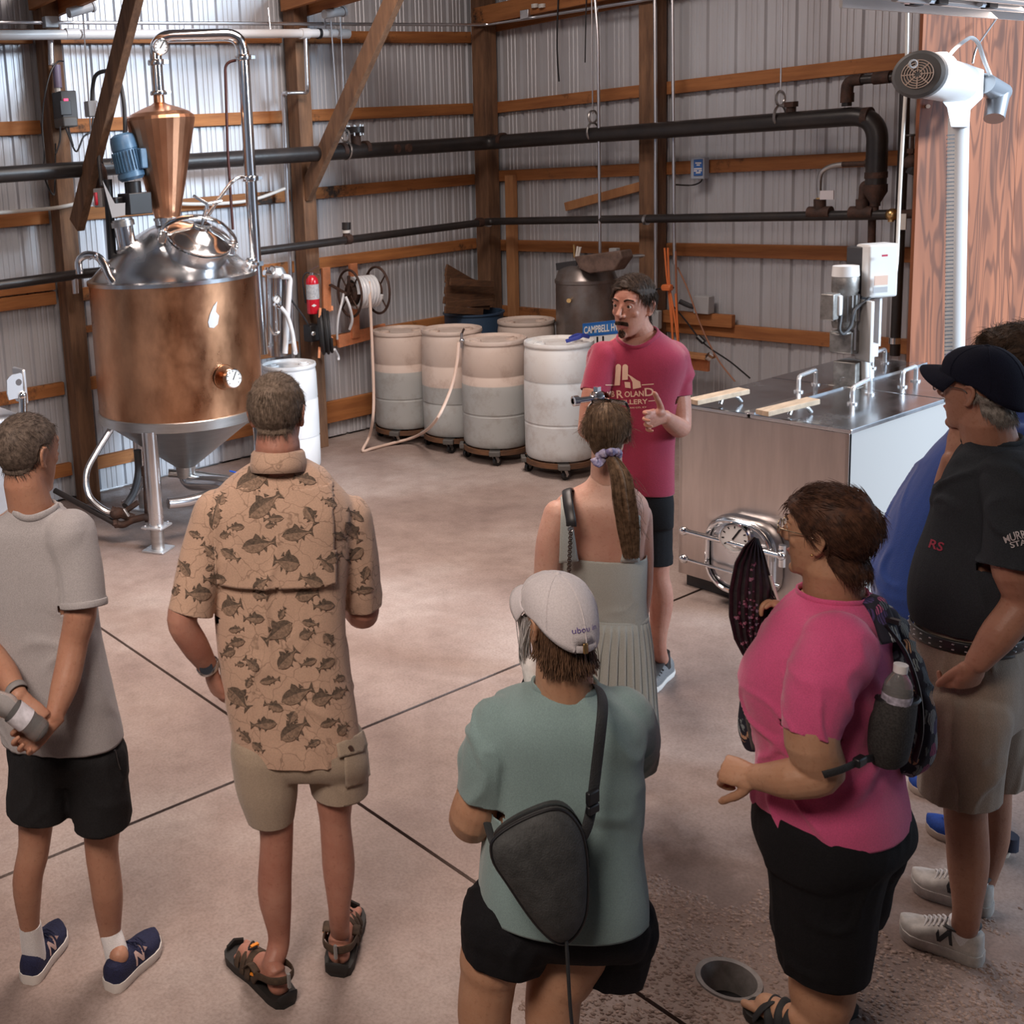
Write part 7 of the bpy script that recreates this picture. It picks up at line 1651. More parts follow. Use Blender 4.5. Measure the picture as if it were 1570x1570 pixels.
for pts in ([P.p(1003,790), P.p(1006,858), P.p(1008,885), P.p(1014,918), P.p(1009,985), AN[0]], [P.p(960,790), P.p(962,858), P.p(964,885), P.p(962,920), P.p(964,985), AN[1]]):
    mb = MB(); limb(mb, pts, [.064,.055,.050,.050,.034,.031]); P.skin_group(mb, .0065)
H = Head(P.p(970,472,-.03), P.dirv(18), pitch=-0.03, roll=0.04, s=.98, wide=0.96)
mb = MB(); H.build(mb, P.p(984,520,.01), .058, nose=1.03, mouth_open=.004); hme = P.skin_group(mb, .0034, 3)
P.finish_skin(SK['ruddy'], H); H.eyes(P.root, M['iris_brown'])
dk = hair_mat('dark_brown_hair', (0.055,0.032,0.020), (0.018,0.011,0.008), 70, .4)
H.brows(P.root, dk, .0048)
shl = hair_shell(H, hme, lambda L: .005+.015*np.clip((L[:,2]-.05)/.06,0,1)+.006*np.clip(L[:,0]/.06,-.5,1)*np.clip((L[:,2]-.05)/.05,0,1), lambda L: hairline(L-np.array([0,0,0])+np.stack([L[:,0]*0,L[:,0]*0,L[:,0]*.12],1), .086, .030, -.066, .0), 4.0, .003)
flow = lambda l: (l[0]*4, 0.1, -1) if l[2] < .07 else (0.9, -0.35, 0.1)
b = MB(); strands(b, H, *[shl[i] for i in (0,2,3)], 3200, .034, flow, .0013, 4, .35, .22)
hair_obj('hair', H, shl, b, dk, P.root, P.off)
b = MB(); R_ = random.Random(8)
for _ in range(650):
    x = R_.uniform(-.029,.029); z = -.0465-.005*abs(x)/.03+R_.uniform(-.004,.0045); p0 = H.p(x, .0965-.42*abs(x), z); b.tube([p0, p0+H.v(x*4+R_.gauss(0,.3), .25, -.8).normalized()*.009], [.0009,.0004], 3)
for _ in range(260):
    a = R_.uniform(0, 2*PI); q = math.sqrt(R_.random()); x = .017*q*math.cos(a); z = -.096+.017*q*math.sin(a); p0 = H.p(x, .0905-.5*abs(x)-0.25*max(0,-.104-z), z); b.tube([p0, p0+H.v(x*4+R_.gauss(0,.3), .35, -.8).normalized()*.006], [.0008,.0004], 3)
stuff(b.build('moustache_and_goatee', dk, P.root))
# shorts, shoes
blk = cloth('black_cloth', (0.012,0.012,0.014), 0.8, 0.2, 200)
secs = [P.sec(*a) for a in [(742,933,1025,.60),(765,932,1029,.62),(790,934,1029,.56),(806,936,1029,.46)]]
shorts(P, secs, [([P.p(1002,785), P.p(1003,825), P.p(1003,872)], [.078,.075,.072], P.p(1003,861)), ([P.p(958,785), P.p(958,825), P.p(958,872)], [.078,.075,.072], P.p(958,861))], .0075, blk, 12.0, .006)
greysh = mat('grey_canvas', (0.17,0.17,0.175), 0.85, var=(200,0.2,2)); dksh = mat('charcoal_canvas', (0.075,0.07,0.07), 0.85)
for q_, an in zip(SH, AN):
    heel, d, r, L_, top, up = shoe(P.root, q_[0], q_[1], .104, greysh, solew, .085, .055, .026, name='slip_on')
    MB().tube([an+Z3*.045, an-Z3*.03], [.0335,.038], 20).build('sock', M['black'], P.root)
    MB().tube(smooth_path([heel+d*(L_*.42)+Z3*(top(.42)+.010), heel+d*(L_*.58)+Z3*(top(.58)+.003), heel+d*(L_*.74)+Z3*(top(.74)+.003)],4), [(.032,.004)]*9, 10, flat=r).build('tongue', dksh, up)
    for k in range(3): MB().tube(smooth_path([heel+d*(L_*(.50+.07*k))+r*s__*.036+Z3*(top(.5+.07*k)*(.93 if s__ else 1.0)+(.004 if not s__ else -.004)) for s__ in (-1,0,1)],3), .0028, 6).build('lace', dksh, up)
pf = thing('steel_pipe_fitting', 'short shiny steel pipe fitting held by the man in red', 'pipe fitting', P.p(915,612,-.34))
a_, b_ = P.p(880,615,-.36), P.p(922,609,-.34)
MB().tube([a_, b_], .012, 14).lathe([(.012,-.012),(.021,-.010),(.021,.010),(.012,.012)], a_+(b_-a_)*.06, b_-a_, n=16, cap=False).build('tube', M['steel_shiny'], pf)
MB().lathe([(.012,-.02),(.028,-.016),(.030,0),(.028,.016),(.012,.02)], a_+(b_-a_)*.85, b_-a_, n=18, cap=False).box(a_+(b_-a_)*.85+Z3*.03, (.02,.02,.03)).build('clamp', M['steel_shiny'], pf)

# ================================================================== young woman in the sage dress
P = Person(3.70, 930, 3, fl(925,1270), 'young woman with long ponytail in sleeveless sage pleated dress seen from behind')
mb = MB()
secs = [P.sec(*a) for a in [(726,908,952,.95),(742,898,962,.85),(754,878,977,.62),(768,858,988,.56),(788,850,990,.54),(815,856,985,.55),(850,863,982,.58),(900,868,983,.60),(940,874,984,.60),(990,866,990,.66),(1040,868,985,.7)]]
loft(mb, interp_secs(secs))
limb(mb, [P.p(856,788,.0), P.p(843,830,-.01), P.p(838,885,-.01), P.p(836,945,.01), P.p(852,985,.08), P.p(885,1000,.20)], [.050,.046,.044,.037,.036,.026])
limb(mb, [P.p(977,790,.0), P.p(981,840,-.01), P.p(981,895,-.01), P.p(978,945,.0), P.p(985,985,.06), P.p(978,1020,.14)], [.050,.045,.043,.036,.034,.026])
hand(mb, P.p(977,1023,.15), HF*.4-Z3, HR, 1, (.5,.5,.5,.5)); hand(mb, P.p(888,1001,.21), HF*.7+HR*.5, Z3, 1, (.6,.6,.6,.6))
for k, xx in enumerate((900,950)): limb(mb, [P.p(xx,1040), P.p(xx,1120), P.p(xx-2,1170), P.p(xx,1200), P.p(xx,1255)], [.085,.055,.048,.048,.032])
for xx in (900,950): limb(mb, [P.p(xx,1262,.0)-Z3*.0, fl(xx+2,1250)+Z3*.035, fl(xx+4,1222)+Z3*.03], [.034,.036,.026])
P.skin_group(mb, .0052, 4)
H = Head(P.p(931,667,-.0), P.dirv(6), pitch=0.02, s=.88, wide=.96)
mb = MB(); H.build(mb, P.p(930,752), .050); hme = P.skin_group(mb, .0042)
P.finish_skin(SK['fair'], H); H.eyes(P.root, M['iris_brown'])
bh = hair_mat('ash_brown_hair', (0.24,0.155,0.095), (0.085,0.050,0.030), 55, .38)
shl = hair_shell(H, hme, .008, lambda L: hairline(L, .070, .030, -.070, -.012), 6.0, .002)
tie = H.p(.018, -.112, -.035)
def flow_p(l): v = H.local(np.array([tie]))[0]-np.array(l); return tuple(v/ (np.linalg.norm(v)+1e-6))
b = MB(); strands(b, H, *[shl[i] for i in (0,2,3)], 3000, .055, flow_p, .0008, 6, .10, .10, 4)
hair_obj('hair', H, shl, b, bh, P.root, P.off)
b = MB(); R_ = random.Random(21); core = [tie, P.p(950,725,-.14), P.p(957,765,-.155), P.p(963,810,-.14), P.p(968,853,-.13)]
b.tube(smooth_path(core,4), [(.018,.014)]+[(.017+.007*min(1,i/5.),.011) for i in range(10)]+[(.020,.009),(.014,.007),(.009,.005),(.006,.004),(.004,.003),(.002,.002)], 12)
for _ in range(1300):
    a = R_.uniform(0,2*PI); q = math.sqrt(R_.random()); pts = []
    ln = R_.uniform(.75,1.06)
    for i, c in enumerate(core):
        rad = (.021,.031,.038,.036,.026)[i]; w_ = 1.0 if i else .6
        c2 = core[0].lerp(c, 1) if i < 4 else core[3].lerp(core[4], ln*1.0)
        pts.append(c2+HR*(rad*q*math.cos(a)*w_+R_.gauss(0,.0015))+HF*(rad*.55*q*math.sin(a))+Z3*R_.gauss(0,.002))
    b.tube(smooth_path(pts,3), .0009, 3, caps=False)
for _ in range(60):
    p0 = P.p(R_.uniform(955,975), R_.uniform(720,800), -.14); b.tube(smooth_path([p0, p0+HR*R_.uniform(.005,.03)-Z3*.03, p0+HR*R_.uniform(.0,.05)-Z3*.07],3), .0005, 3, caps=False)
stuff(b.build('ponytail', bh, P.root, angle=180))
b = MB(); n = 40
for i in range(n):
    pass
tx_ = (core[1]-tie).normalized(); b.tube([tie+tx_*.012+ (HR*math.cos(2*PI*i/n)+ (HR.cross(tx_))*math.sin(2*PI*i/n))*(.027+.004*math.sin(9*2*PI*i/n)) for i in range(n)], [.013+.003*math.sin(7*2*PI*i/n) for i in range(n)], 10, closed=True)
b.tube(smooth_path([tie+tx_*.02-HR*.02, tie+tx_*.03-HR*.05-Z3*.012-HF*.01, tie+tx_*.025-HR*.06+Z3*.004],3), [(.012,.003)]*7, 8)
scm = mat('scrunchie_cloth', (0.50,0.46,0.60), 0.8, var=(55,(0.10,0.08,0.22),3)); b.build('scrunchie', scm, P.root, angle=180)
# sunglasses on the head
sgm = mat('dark_sunglass', (0.015,0.014,0.016), 0.12)
g_ = MB()
for q in (-1,1):
    c = H.p(q*.034, .060, .118); ax_ = H.v(q*.15, .55, .85).normalized(); ux_ = (H.v(1,0,0)-ax_*ax_.dot(H.v(1,0,0))).normalized(); uy_ = ax_.cross(ux_)
    g_.prism([(ux*.031, uy*.024) for ux, uy in ((-.9,-.8),(.7,-1),(1,-.3),(1,.8),(.6,1),(-.8,.9),(-1,.2))], c, ux_, uy_, .003)
    g_.tube(smooth_path([H.p(q*.064,.058,.118), H.p(q*.079,.03,.095), H.p(q*.084,-.01,.050), H.p(q*.084,-.045,.010)],4), [(.0045,.0022)]*13, 6)
g_.tube([H.p(-.006,.064,.117), H.p(.006,.064,.117)], .003, 6); g_.build('sunglasses', sgm, P.root); stuff(bpy.data.objects['sunglasses'])
# dress: bodice, straps, pleated skirt
sage = cloth('sage_knit', (0.42,0.44,0.41), 0.85, 0.10, 320)
hemc = P.p(928,1100)
secs = [P.sec(*a) for a in [(842,858,986,.64),(860,857,987,.64),(890,860,987,.64),(918,865,986,.64),(950,870,988,.66),(975,868,990,.70)]]
mb = MB(); loft(mb, interp_secs(secs)); me = remesh(mb, .007, 4); folds(me, .003, 9.0, (1,1,1.4), 41.0)
# scooped back neckline
bk = P.p(926,846,-.16); bm = bmesh.new(); bm.from_mesh(me); 
bmesh.ops.delete(bm, geom=[f for f in bm.faces if f.calc_center_median().z > P.p(926,850).z+.006 or ((f.calc_center_median()-P.p(926,826,-.13)).dot(HR)/.062)**2+((f.calc_center_median().z-P.p(926,836,-.13).z)/.045)**2 < 1], context='FACES')
bm.to_mesh(me); bm.free()
dr_ = to_obj('dress_bodice', me, sage, P.root, P.off, .003)
for side_, xs_ in ((-1,(872,870,868,866,871)), (1,(966,970,974,976,974))):
    pts = [P.p(xs_[0],862,-.115), P.p(xs_[1],825,-.115), P.p(xs_[2],785,-.098), P.p(xs_[3],764,-.03), P.p(xs_[4],770,.07), P.p(xs_[4],810,.12)]
    MB().tube(smooth_path(pts,5), [(.034-.0016*min(i,12),.0035) for i in range(26)], 8, flat=HR).build('shoulder_strap', sage, P.root, angle=180)
ys = [942, 955, 985, 1030, 1075, 1108]; wd = [(872,989),(868,991),(856,994),(846,997),(838,999),(832,1001)]
b = MB(); vs = []; n = 216; ns = len(ys)
for i, (y_, (xl, xr)) in enumerate(zip(ys, wd)):
    c, a, bb, R_x, F_x, e = P.sec(y_, xl, xr, .72)
    for k in range(n):
        t = 2*PI*k/n; ph = (k % 6)/6; pl = (ph if ph < .8 else (1-ph)*4) ; pk = .016*min(1,i/1.5)*(.5+.25*i)*(pl-.4)
        vs.append(c+R_x*((a+pk)*math.cos(t))+F_x*((bb+pk)*math.sin(t)) + Z3*0)
fs = [(i*n+k, i*n+(k+1)%n, (i+1)*n+(k+1)%n, (i+1)*n+k) for i in range(ns-1) for k in range(n)]
b.add(vs, fs).build('pleated_skirt', sage, dr_, angle=50, solid=.002)
c, a, bb, R_x, F_x, e = P.sec(943, 871, 989, .68); MB().tube([c+R_x*(a*math.cos(2*PI*k/48))+F_x*(bb*math.sin(2*PI*k/48)) for k in range(48)], [(.010,.004)]*48, 8, closed=True, flat=Z3).build('waist_seam', sage, dr_, angle=180)
bgs = thing('shoulder_bag_strap', 'black leather bag strap with dark chain over the bare left shoulder', 'bag strap', P.p(873,785,-.1))
MB().tube(smooth_path([P.p(880,770,.08), P.p(873,753,.02), P.p(869,752,-.04), P.p(871,772,-.105), P.p(875,795,-.14), P.p(876,807,-.145)],5), [(.017,.004)]*26, 8, flat=HR).build('strap', mat('black_leather', (0.02,0.02,0.022), 0.4), bgs, angle=180)
MB().torus(P.p(875,811,-.147), HF, .009, .0022, 20, 6).build('ring', M['steel_brush'], bgs)
ch = MB(); m_ = 26
for k in range(m_):
    t = k/(m_-1); q = P.p(875,815,-.148).lerp(P.p(871,900,-.165), t); ch.torus(q, (HF+HR*(.9 if k%2 else -.9)), .0062, .0016, 10, 5)
stuff(ch.build('chain', mat('bronze_chain', (0.10,0.06,0.045), 0.35, 0.9), bgs))

# ================================================================== woman in the white cap and teal t-shirt
P = Person(2.40, 850, -7, at(860,1690,2.4), 'woman in white cap, teal t-shirt and black shorts wearing a grey sling bag')
secs = [P.sec(*a) for a in [(1046,832,908,.95),(1056,814,926,.85),(1068,786,950,.70),(1084,754,972,.64),(1110,738,984,.64),(1150,742,980,.68),(1200,748,976,.72),(1250,750,974,.76),(1300,744,978,.80),(1350,737,985,.82),(1395,735,986,.80),(1440,742,982,.78)]]
mb = MB(); loft(mb, interp_secs(secs))
sL = [P.p(768,1112,.02), P.p(752,1150,.0), P.p(741,1222,.02)]; sR = [P.p(955,1100,.0), P.p(968,1130,.06), P.p(962,1165,.17)]
limb(mb, sL, [.074,.066,.062], cap=False); limb(mb, sR, [.074,.066,.060], cap=False)
teal = cloth('teal_tee', (0.225,0.33,0.33), 0.9, 0.12, 320); hemc = P.p(861,1378)
sht = shirt(P, mb, .0065, teal, hemc.z, hemc, [(P.p(742,1212,.02), sL[2]-sL[1], .085), (P.p(962,1160,.16), sR[2]-sR[1], .08)], (.0095, 6.0, (1,1,.55), 51.0), neck=(P.p(866,1042,.01), .074), band_w=.006)
tbv = P.last_bvh
mb = MB(); loft(mb, interp_secs(inset(secs[:-2], .88), 2)); P.skin_group(mb, .012, 2)
mb = MB(); limb(mb, [P.p(772,1142,.0), P.p(742,1205,.02), P.p(722,1258,.05), P.p(745,1220,.19), P.p(792,1135,.30)], [.050,.054,.053,.045,.028])
hand(mb, P.p(794,1130,.31), Z3*.9+HR*.2, HF, 1, (.9,.9,.9,.9), (.8,.5), .95); P.skin_group(mb, .0042)
mb = MB(); limb(mb, [P.p(955,1110,.0), P.p(962,1160,.16), P.p(950,1165,.26), P.p(915,1130,.33), P.p(870,1100,.36)], [.048,.050,.048,.042,.028]); hand(mb, P.p(866,1098,.36), -HR+Z3*.3, HF, -1, (.8,.8,.8,.8)); P.skin_group(mb, .0045)
for pts in ([P.p(770,1420), P.p(752,1475), P.p(748,1500), P.p(742,1560), P.p(748,1640), P.p(752,1690)], [P.p(905,1420), P.p(862,1490), P.p(850,1515), P.p(846,1570), P.p(850,1640), P.p(852,1690)]):
    mb = MB(); limb(mb, pts, [.090,.074,.066,.064,.042,.036]); P.skin_group(mb, .0065)
for xx in (752,852):
    a_ = P.p(xx,1690); a_.z = 0.035; mb = MB(); limb(mb, [a_-P.F*.03, a_+P.F*.09, a_+P.F*.17-Z3*.008], [.035,.036,.024]); P.skin_group(mb, .006)
H = Head(P.p(855,958,.0), P.dirv(-27), pitch=-0.05, s=.87, wide=1.0)
mb = MB(); H.build(mb, P.p(866,1075), .060); hme = P.skin_group(mb, .0042)
P.finish_skin(SK['warm'], H); H.eyes(P.root, M['iris_brown'])
th = hair_mat('thin_brown_hair', (0.22,0.125,0.075), (0.07,0.04,0.026), 50)
b = MB(); R_ = random.Random(31)
for _ in range(1500):
    a = R_.uniform(PI*.94, PI*2.06); r0_ = .074; x, y = math.cos(a)*.072, -.015+math.sin(a)*.088
    p0 = H.p(x, y*.98, R_.uniform(.0,.025)); o_ = H.v(math.cos(a)*.15, math.sin(a)*.15, -1); ln = R_.uniform(.06,.105)*(1 if math.sin(a) < -.3 else .55)
    q1 = H.p(x*.93, y*.84, -.045)+Vector((R_.gauss(0,.004),R_.gauss(0,.004),0)); q2 = q1 + (H.v(x*.4, y*.2-.02, -1)).normalized()*ln*.6+Vector((R_.gauss(0,.008),R_.gauss(0,.008),0))
    b.tube(smooth_path([p0,q1,q2],3), .0009, 3, caps=False)
stuff(b.build('hair', th, P.root))
b = MB()
for _ in range(420):
    t = R_.random(); p0 = H.p(-.066+R_.gauss(0,.004), .045+R_.gauss(0,.012), .01+R_.gauss(0,.006)); q1 = P.p(806+R_.gauss(0,4), 1005+R_.gauss(0,4), .09+R_.gauss(0,.01)); q2 = P.p(816+R_.gauss(0,5), 1035, .08); q3 = P.p(822+R_.gauss(0,4), 1060+R_.gauss(0,4), .07)
    b.tube(smooth_path([p0,q1,q2,q3],4), .0013, 3, caps=False)
b.tube(smooth_path([P.p(812,1000,.085), P.p(816,1030,.078), P.p(823,1064,.07)],4), [.010,.018,.022,.024,.024,.024,.022,.020,.016], 10)
stuff(b.build('pale_hair_lock', mat('pale_grey_hair', (0.80,0.78,0.77), 0.7, var=(60,0.15,3)), P.root, angle=180))
# cap
def cap(P, H, m, name, peak_dir=None, hole=None, seam_m=None, top=.0):
    b = MB(); n, mm = 60, 16; vs = []
    def z0(y): return .036+.022*y-.042*max(0,-y-.2)/.8
    for i in range(mm+1):
        t = i/mm*PI*0.5
        for k in range(n):
            a = 2*PI*k/n; rr = 1+.006*math.cos(6*a)*math.sin(t); x, y = math.cos(a), math.sin(a); zb = z0(y)+.014
            vs.append(H.p(.0885*math.sin(t)*x*rr, -.011+.111*math.sin(t)*y*rr, zb+(.143+top-zb)*max(0,math.cos(t))**.82))
    fs = [(i*n+k, i*n+(k+1)%n, (i+1)*n+(k+1)%n, (i+1)*n+k) for i in range(mm) for k in range(n)]
    base = mm*n
    for j in range(2):
        for k in range(n):
            a = 2*PI*k/n; x, y = math.cos(a), math.sin(a); vs.append(H.p(.0885*x*(1-.012*j), -.011+.111*y*(1-.012*j), z0(y)+.014-(.007,.014+.010*max(0,-y))[j]))
    for j in range(2):
        for k in range(n):
            if hole:
                a = 2*PI*(k+.5)/n
                if abs(((a-1.5*PI+PI)%(2*PI))-PI) < hole: continue
            i0 = base+j*n; fs.append((i0+k, i0+(k+1)%n, i0+n+(k+1)%n, i0+n+k))
    o = b.add(vs, fs).build(name, m, P.root, angle=180, solid=.002)
    pk = MB(); N_ = 22; vs = []
    for j in range(6):
        u = j/5
        for k in range(N_+1):
            a = PI*(.10+.80*k/N_); x, y = math.cos(a), math.sin(a); ex = .068*u*(max(0,math.sin(a))**.6)
            vs.append(H.p(.0885*x*(1+.04*u), -.011+.109*y+ex, z0(y)+.006-.012*u-.034*abs(x)**2.2*u+.008*math.sin(u*2.0)*(1-abs(x))))
    fs = [(j*(N_+1)+k, j*(N_+1)+k+1, (j+1)*(N_+1)+k+1, (j+1)*(N_+1)+k) for j in range(5) for k in range(N_)]
    pk.add(vs, fs).build('cap_peak', m, o, angle=180, solid=.004)
    MB().ball(H.p(0,-.011,.142+top), .0085, 12, 8, (1,1,.6)).build('cap_button', m, o)
    sm = MB()
    for q in range(6):
        a = PI/6+PI/3*q; sm.tube([H.p(.0885*math.sin(t)*math.cos(a)*1.006, -.011+.111*math.sin(t)*math.sin(a)*1.006, (z0(math.sin(a))+.014)+(.1435+top-z0(math.sin(a))-.014)*max(0,math.cos(t))**.82) for t in [PI*.5*i/12 for i in range(1,13)]], .0016, 5)
    stuff(sm.build('cap_seams', seam_m or m, o))
    return o
capw = cloth('white_cap_cotton', (0.70,0.66,0.68), 0.9, 0.10, 240)
co = cap(P, H, capw, 'cap', hole=.30, seam_m=capw)
MB().tube(smooth_path([H.p(.034,-.113,-.020), H.p(0,-.121,-.023), H.p(-.034,-.113,-.020)],4), [(.010,.002)]*9, 8, flat=Z3).build('back_strap', capw, co)
MB().box(H.p(-.004,-.123,-.021), (.012,.006,.024), H.M).build('strap_buckle', M['brass'], co, bevel=.002)
V, F = text_mesh('ubou in', 1.0); lt_ = MB(); bvc = BVHTree.FromObject(co, bpy.context.evaluated_depsgraph_get()); off_ = Vector(P.off)
xs = [v.x for v in V]; ys_ = [v.y for v in V]
V2, F2 = [((v.x-(max(xs)+min(xs))/2)*.062/(max(xs)-min(xs)), (v.y-(max(ys_)+min(ys_))/2)*.013/(max(ys_)-min(ys_))) for v in V], F
out, okF = [], F2
ctr = H.p(0,-.16,.034); dv = H.v(0,1,-.12).normalized(); ux_ = H.v(1,0,0); uy_ = H.v(0,0,1)
for v in V2:
    o_ = ctr+ux_*v[0]+uy_*v[1]; h_ = bvc.ray_cast(o_-off_, dv, .2); out.append((h_[0]+off_-dv*.0016) if h_[0] is not None else o_+dv*.05)
lt_.add(out, okF).build('cap_lettering', mat('purple_thread', (0.17,0.12,0.36), 0.7), co, smooth=False)
MB().ball(P.p(821,1008,.035), .003, 8, 6).build('earring', M['steel_shiny'], P.root)
# shorts
secs = [P.sec(*a) for a in [(1330,752,972,.74),(1370,742,980,.76),(1410,738,984,.70),(1435,742,982,.56)]]
shorts(P, secs, [([P.p(782,1415), P.p(775,1440), P.p(770,1480)], [.118,.106,.094], P.p(771,1462)), ([P.p(930,1415,.02), P.p(926,1450,.02), P.p(918,1500,.02)], [.118,.106,.092], P.p(920,1482,.02))], .0075, blk, 15.0, .006)
# sling bag across the back
sb = thing('sling_bag', 'charcoal pear-shaped sling bag worn across the back of the teal t-shirt', 'bag', P.p(850,1350,-.26))
gm = mat('charcoal_nylon', (0.055,0.058,0.058), 0.75, var=(30,0.35,5), bump=(240,0.3))
ol = [(385,480),(415,425),(500,362),(620,302),(740,262),(822,270),(890,330),(935,420),(958,560),(963,760),(948,900),(900,1000),(832,1060),(765,1052),(690,990),(600,880),(480,700),(402,580)]
ol = [(660+x/4.025, 1180+y/4.025) for x, y in ol]; cxo = sum(x for x,_ in ol)/len(ol); cyo = sum(y for _,y in ol)/len(ol)
cen = P.p(cxo, cyo, -.24); vd = (cen-CAM).normalized(); vd = Vector((vd.x,vd.y,vd.z*.3)).normalized(); 
P0 = [at(x,y,P.D-.235+.00022*(y-cyo)*0) for x,y in ol]; P0 = smooth_path(P0, 3, True); n = len(P0); c0 = sum(P0, Vector())/n
b = MB(); vs = []; L_ = [(1.0,.070),(1.03,.050),(1.03,.006),(1.0,-.004),(.90,-.016),(.70,-.026),(.45,-.032),(.2,-.034)]
for k, dz in L_: vs += [c0+(p-c0)*k+vd*dz for p in P0]
fs = [tuple(range(n))]+[(i*n+k, i*n+(k+1)%n, (i+1)*n+(k+1)%n, (i+1)*n+k) for i in range(len(L_)-1) for k in range(n)]+[tuple(range((len(L_)-1)*n+n-1,(len(L_)-1)*n-1,-1))]
b.add(vs, fs).build('bag_body', gm, sb, angle=50)
MB().tube([c0+(p-c0)*1.035+vd*.002 for p in P0], .0035, 8, closed=True).build('piping', M['black'], sb)
MB().tube([c0+(p-c0)*1.035+vd*.030 for p in P0][2:26], [(.008,.002)]*24, 6, flat=vd).build('zip_tape', M['black'], sb)
strm = mat('black_webbing', (0.022,0.024,0.026), 0.7, bump=(300,0.3))
MB().tube(smooth_path([P.p(888,1292,-.225), P.p(900,1268,-.225), P.p(907,1235,-.215), P.p(914,1180,-.205), P.p(921,1120,-.20), P.p(924,1085,-.175), P.p(922,1064,-.12), P.p(914,1052,-.04), P.p(905,1062,.08)],5), [(.0125,.003)]*41, 8, flat=HR).build('strap', strm, sb, angle=180)
for (y_, h_) in ((1222,.030),(1240,.020)): MB().box(P.p(908.5,y_,-.222), (.034,.012,h_)).build('strap_buckle', M['black'], sb, bevel=.003)
MB().tube(smooth_path([P.p(760,1302,-.225), P.p(752,1280,-.19), P.p(747,1262,-.13)],4), [(.009,.003)]*9, 8, flat=HR).build('side_strap', strm, sb)
MB().tube(smooth_path([P.p(868,1440,-.235), P.p(870,1470,-.24), P.p(874,1540,-.24), P.p(880,1600,-.24)],4), [(.0085,.004)]*13, 8).build('hanging_strap', strm, sb)
fn_ = thing('folding_fan', 'dark folded hand fan held in front of the teal t-shirt', 'fan', P.p(805,1080,.30))
MB().add([P.p(810,1030,.30), P.p(818,1062,.30), P.p(822,1090,.30), P.p(788,1092,.30), P.p(810,1030,.306), P.p(818,1062,.306), P.p(822,1090,.306), P.p(788,1092,.306)], [(0,1,2,3),(7,6,5,4),(0,4,5,1),(1,5,6,2),(2,6,7,3),(3,7,4,0)]).build('fan_leaf', mat('dark_fan', (0.03,0.024,0.02), 0.7), fn_, smooth=False)
MB().tube([P.p(809,1032,.29), P.p(799,1053,.29)], .004, 8).build('guard_stick', M['black'], fn_)
# ================================================================== woman in pink with backpack and fan
P = Person(2.60, 1260, -62, fl(1250,1600), 'woman in pink t-shirt and black capri shorts, glasses and short brown hair, fanning herself')
secs = [P.sec(*a) for a in [(906,1236,1322,.95),(918,1222,1340,.88),(938,1204,1352,.74),(965,1186,1356,.72),(1005,1162,1354,.80),(1045,1150,1350,.86),(1085,1158,1350,.84),(1125,1170,1352,.82),(1170,1172,1360,.84),(1215,1170,1372,.86),(1255,1178,1378,.86),(1290,1180,1378,.84)]]
mb = MB(); loft(mb, interp_secs(secs))
sL = [P.p(1284,990,-.12), P.p(1256,1055,-.17), P.p(1240,1134,-.19)]; sR = [P.p(1228,965,.12), P.p(1205,1000,.15), P.p(1190,1040,.20)]
limb(mb, sL, [.080,.074,.067], cap=False); limb(mb, sR, [.080,.070,.064], cap=False)
pink = cloth('pink_tee', (0.70,0.10,0.26), 0.88, 0.12, 320); hemc = P.p(1278,1242)
shp = shirt(P, mb, .007, pink, hemc.z, hemc, [(P.p(1241.5,1124,-.19), sL[2]-sL[1], .094), (P.p(1191,1036,.2), sR[2]-sR[1], .085)], (.011, 5.5, (1,1,.9), 61.0), neck=(P.p(1276,906,.0), .078), band_w=.005)
mb = MB(); loft(mb, interp_secs(inset(secs[:-2], .88), 2)); P.skin_group(mb, .012, 2)
mb = MB(); limb(mb, [P.p(1278,990,-.13), P.p(1244,1120,-.19), P.p(1256,1178,-.19), P.p(1215,1194,-.17), P.p(1165,1192,-.10)], [.062,.060,.056,.048,.033])
hand(mb, P.p(1163,1191,-.10), P.p(1120,1180,-.05)-P.p(1163,1191,-.10), Z3*.6-HF*.7, -1, (1.15,1.2,1.2,1.2), (.8,.6), .98); P.skin_group(mb, .0036)
mb = MB(); limb(mb, [P.p(1230,975,.12), P.p(1192,1035,.20), P.p(1178,1075,.20), P.p(1200,1020,.17), P.p(1212,972,.14)], [.056,.054,.050,.044,.031])
hand(mb, P.p(1211,968,.14), Z3*.9-HR*.38, HR*.85+HF*.2+Z3*.2, -1, (.55,.85,.95,1.0), (.35,.30), .98, .03); P.skin_group(mb, .0036)
SH = [(fl(1256,1622), fl(1152,1546)), (fl(1300,1560), fl(1232,1512))]; AN = [ankle_of(q, .045, .08) for q in SH]
for pts, rad in (([P.p(1268,1330), P.p(1264,1440), P.p(1262,1478), P.p(1260,1520), P.p(1252,1570), AN[0]], [.110,.088,.080,.080,.058,.042]), ([P.p(1310,1300,.14), P.p(1296,1390,.16), P.p(1284,1440,.16), P.p(1280,1480,.16), AN[1]+Z3*.06, AN[1]], [.09,.065,.055,.052,.042,.038])):
    mb = MB(); limb(mb, pts, rad); P.skin_group(mb, .0065)
sand = mat('black_sandal_strap', (0.016,0.017,0.019), 0.7)
